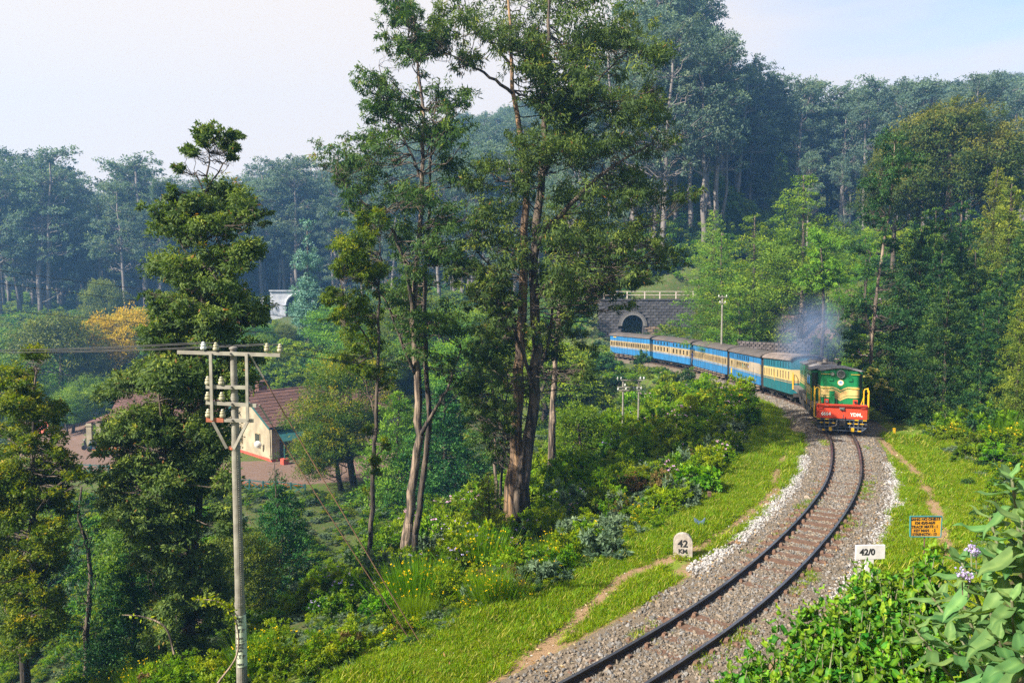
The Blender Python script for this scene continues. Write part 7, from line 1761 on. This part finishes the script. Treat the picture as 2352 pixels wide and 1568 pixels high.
# ------------------------------------------------------------ each plant's label says what it stands near
def pix(p):
    zc = p.y * CS + (CAMZ - p.z) * SN; yc = (p.z - CAMZ) * CS + p.y * SN
    return 512 + p.x / zc * FPX, 341 - yc / zc * FPX
MARKS = [(5, 220, 'at the left edge of the far forest'), (45, 220, 'above the dark olive round tree'), (75, 215, 'between the dark olive and the golden tree'), (118, 215, 'above the golden tree'), (150, 215, 'left of the leafy gum crown'), (200, 215, 'behind the leafy gum crown'), (245, 215, 'right of the leafy gum crown'), (275, 215, 'above the white tunnel'), (320, 215, 'right of the blue-green column tree'), (575, 215, 'behind the right half of the two-stemmed gum'), (620, 150, 'at the right edge of the two-stemmed gum crown'), (682, 545, 'by the 42 KM stone'), (697, 518, 'above the blue broken plate'), (234, 640, 'round the foot of the telegraph pole'), (190, 640, 'under the leafy gum'), (60, 560, 'round the gold-tipped tree'), (407, 545, 'round the foot of the middle gum'),
 (514, 490, 'round the foot of the two-stemmed gum'), (555, 420, 'by the brown trunk behind the two-stemmed gum'), (368, 575, 'round the slender dark gum'), (420, 640, 'where the stay wires reach the ground'), (630, 395, 'round the small double post'), (300, 560, 'under the dark pines'),
 (640, 500, 'half way down the flowering bank'), (560, 560, 'above the near grass verge'), (740, 440, 'on the bank left of the engine'), (665, 372, 'beside the black calf'), (700, 390, 'below the third and fourth coaches'), (500, 600, 'along the verge left of the footpath'), (300, 655, 'at the bottom between pole and verge'),
 (100, 655, 'at the bottom left corner'), (880, 430, 'just right of the engine'), (960, 440, 'right of the engine under the dark trees'), (950, 480, 'right of the upper footpath'), (1010, 460, 'at the right edge behind the large grey-green leaves'), (650, 320, 'beside the stone bridge'), (722, 340, 'round the grey telegraph post'),
 (765, 345, 'by the grey retaining wall'), (815, 340, 'below the red bank'), (122, 335, 'beside the golden round tree'), (56, 330, 'beside the dark olive round tree'), (20, 370, 'at the left edge of the valley'), (80, 390, 'above the dirt road'), (165, 400, 'behind the left wing'), (290, 380, 'behind the red tiled roof'),
 (303, 330, 'round the blue-green column tree'), (250, 320, 'left of the white tunnel'), (345, 350, 'beyond the bend of the dirt road'), (400, 380, 'in the valley behind the middle gum'), (470, 360, 'in the valley between the two big gums'), (340, 460, 'right of the yard'), (360, 520, 'on the open slope below the yard'),
 (40, 160, 'at the far left of the forest'), (110, 180, 'above the golden tree'), (160, 160, 'just left of the umbrella-topped gum'), (240, 165, 'just right of the umbrella-topped gum'), (300, 160, 'above the blue-green column tree'), (350, 140, 'left of the middle gum crown'), (480, 110, 'between the two big gum crowns'),
 (660, 60, 'on the knoll, left part'), (700, 90, 'on the knoll, right part'), (600, 150, 'behind the two-stemmed gum'), (770, 120, 'at the left end of the right-hand hillside'), (840, 120, 'in the middle of the right-hand hillside'), (900, 110, 'left of the huge bronze-topped tree'), (1000, 90, 'behind the huge bronze-topped tree'), (1000, 300, 'at the right edge'), (930, 270, 'between engine and right edge')]
import re as _re
bylab = {}
for o in SC.objects:
    if o.parent is None and 'label' in o and o.type == 'EMPTY' and o.get('category') in ('tree', 'shrub'): bylab.setdefault(o['label'], []).append(o)
CUT = _re.compile(r' (on|in|just|low|around|beside|of|behind|beyond|below|right|under|above|between|against|round|half) ')
for lab, L in bylab.items():
    if len(L) < 2: continue
    noun = lab
    m_ = _re.match(r"(.*?) (?:on the|in the|just |low on|around|beside|of the|behind|beyond|below|right of|thicket|above|between)", lab)
    if m_: noun = m_.group(1)
    for o in L:
        p = o.location.copy(); p.z += ((22 if o.name[:3] in ('gum', 'umb') else 9) if o['category'] == 'tree' else .6) * o.scale[2]
        u, v = pix(p); mk = min(MARKS, key=lambda q: (q[0] - u) ** 2 + 1.5 * (q[1] - v) ** 2)
        o['label'] = noun + ' ' + mk[2]; o['group'] = (noun if noun.endswith('s') else noun + 's') + ' ' + mk[2]
byl = {}
for o in SC.objects:
    if o.parent is None and 'label' in o and o.get('category') == 'tree': byl.setdefault(o['label'], []).append(o)
ORD = ['leftmost', 'second from the left', 'third from the left', 'fourth from the left']
for lab, L in byl.items():
    if 2 <= len(L) <= 4 and len(lab.split()) < 12:
        L.sort(key=lambda o: o.location.x / o.location.y)
        for i, o in enumerate(L): o['label'] = (lab + ', ' + ('rightmost' if i == len(L) - 1 else ORD[i]))

# ------------------------------------------------------------ the air
def smokehaze():
    m = bpy.data.materials.new('valley_haze'); m.use_nodes = True; t = m.node_tree; t.nodes.clear()
    v = N(t, 'ShaderNodeVolumePrincipled'); v.inputs['Density'].default_value = .00064; v.inputs['Color'].default_value = (.22, .50, 1.0, 1); v.inputs['Anisotropy'].default_value = .2
    o = N(t, 'ShaderNodeOutputMaterial'); t.links.new(v.outputs[0], o.inputs['Volume'])
    h = MB().box((0, 0, 0), (1100, 620, 160)).build('haze', m, None, (0, 245, 62)); h['kind'] = 'stuff'
smokehaze()
# the plants the copies were made from are not part of the place
for k, o in KINDS.items():
    for c in KIDS[k]: bpy.data.objects.remove(c)
    bpy.data.objects.remove(o)
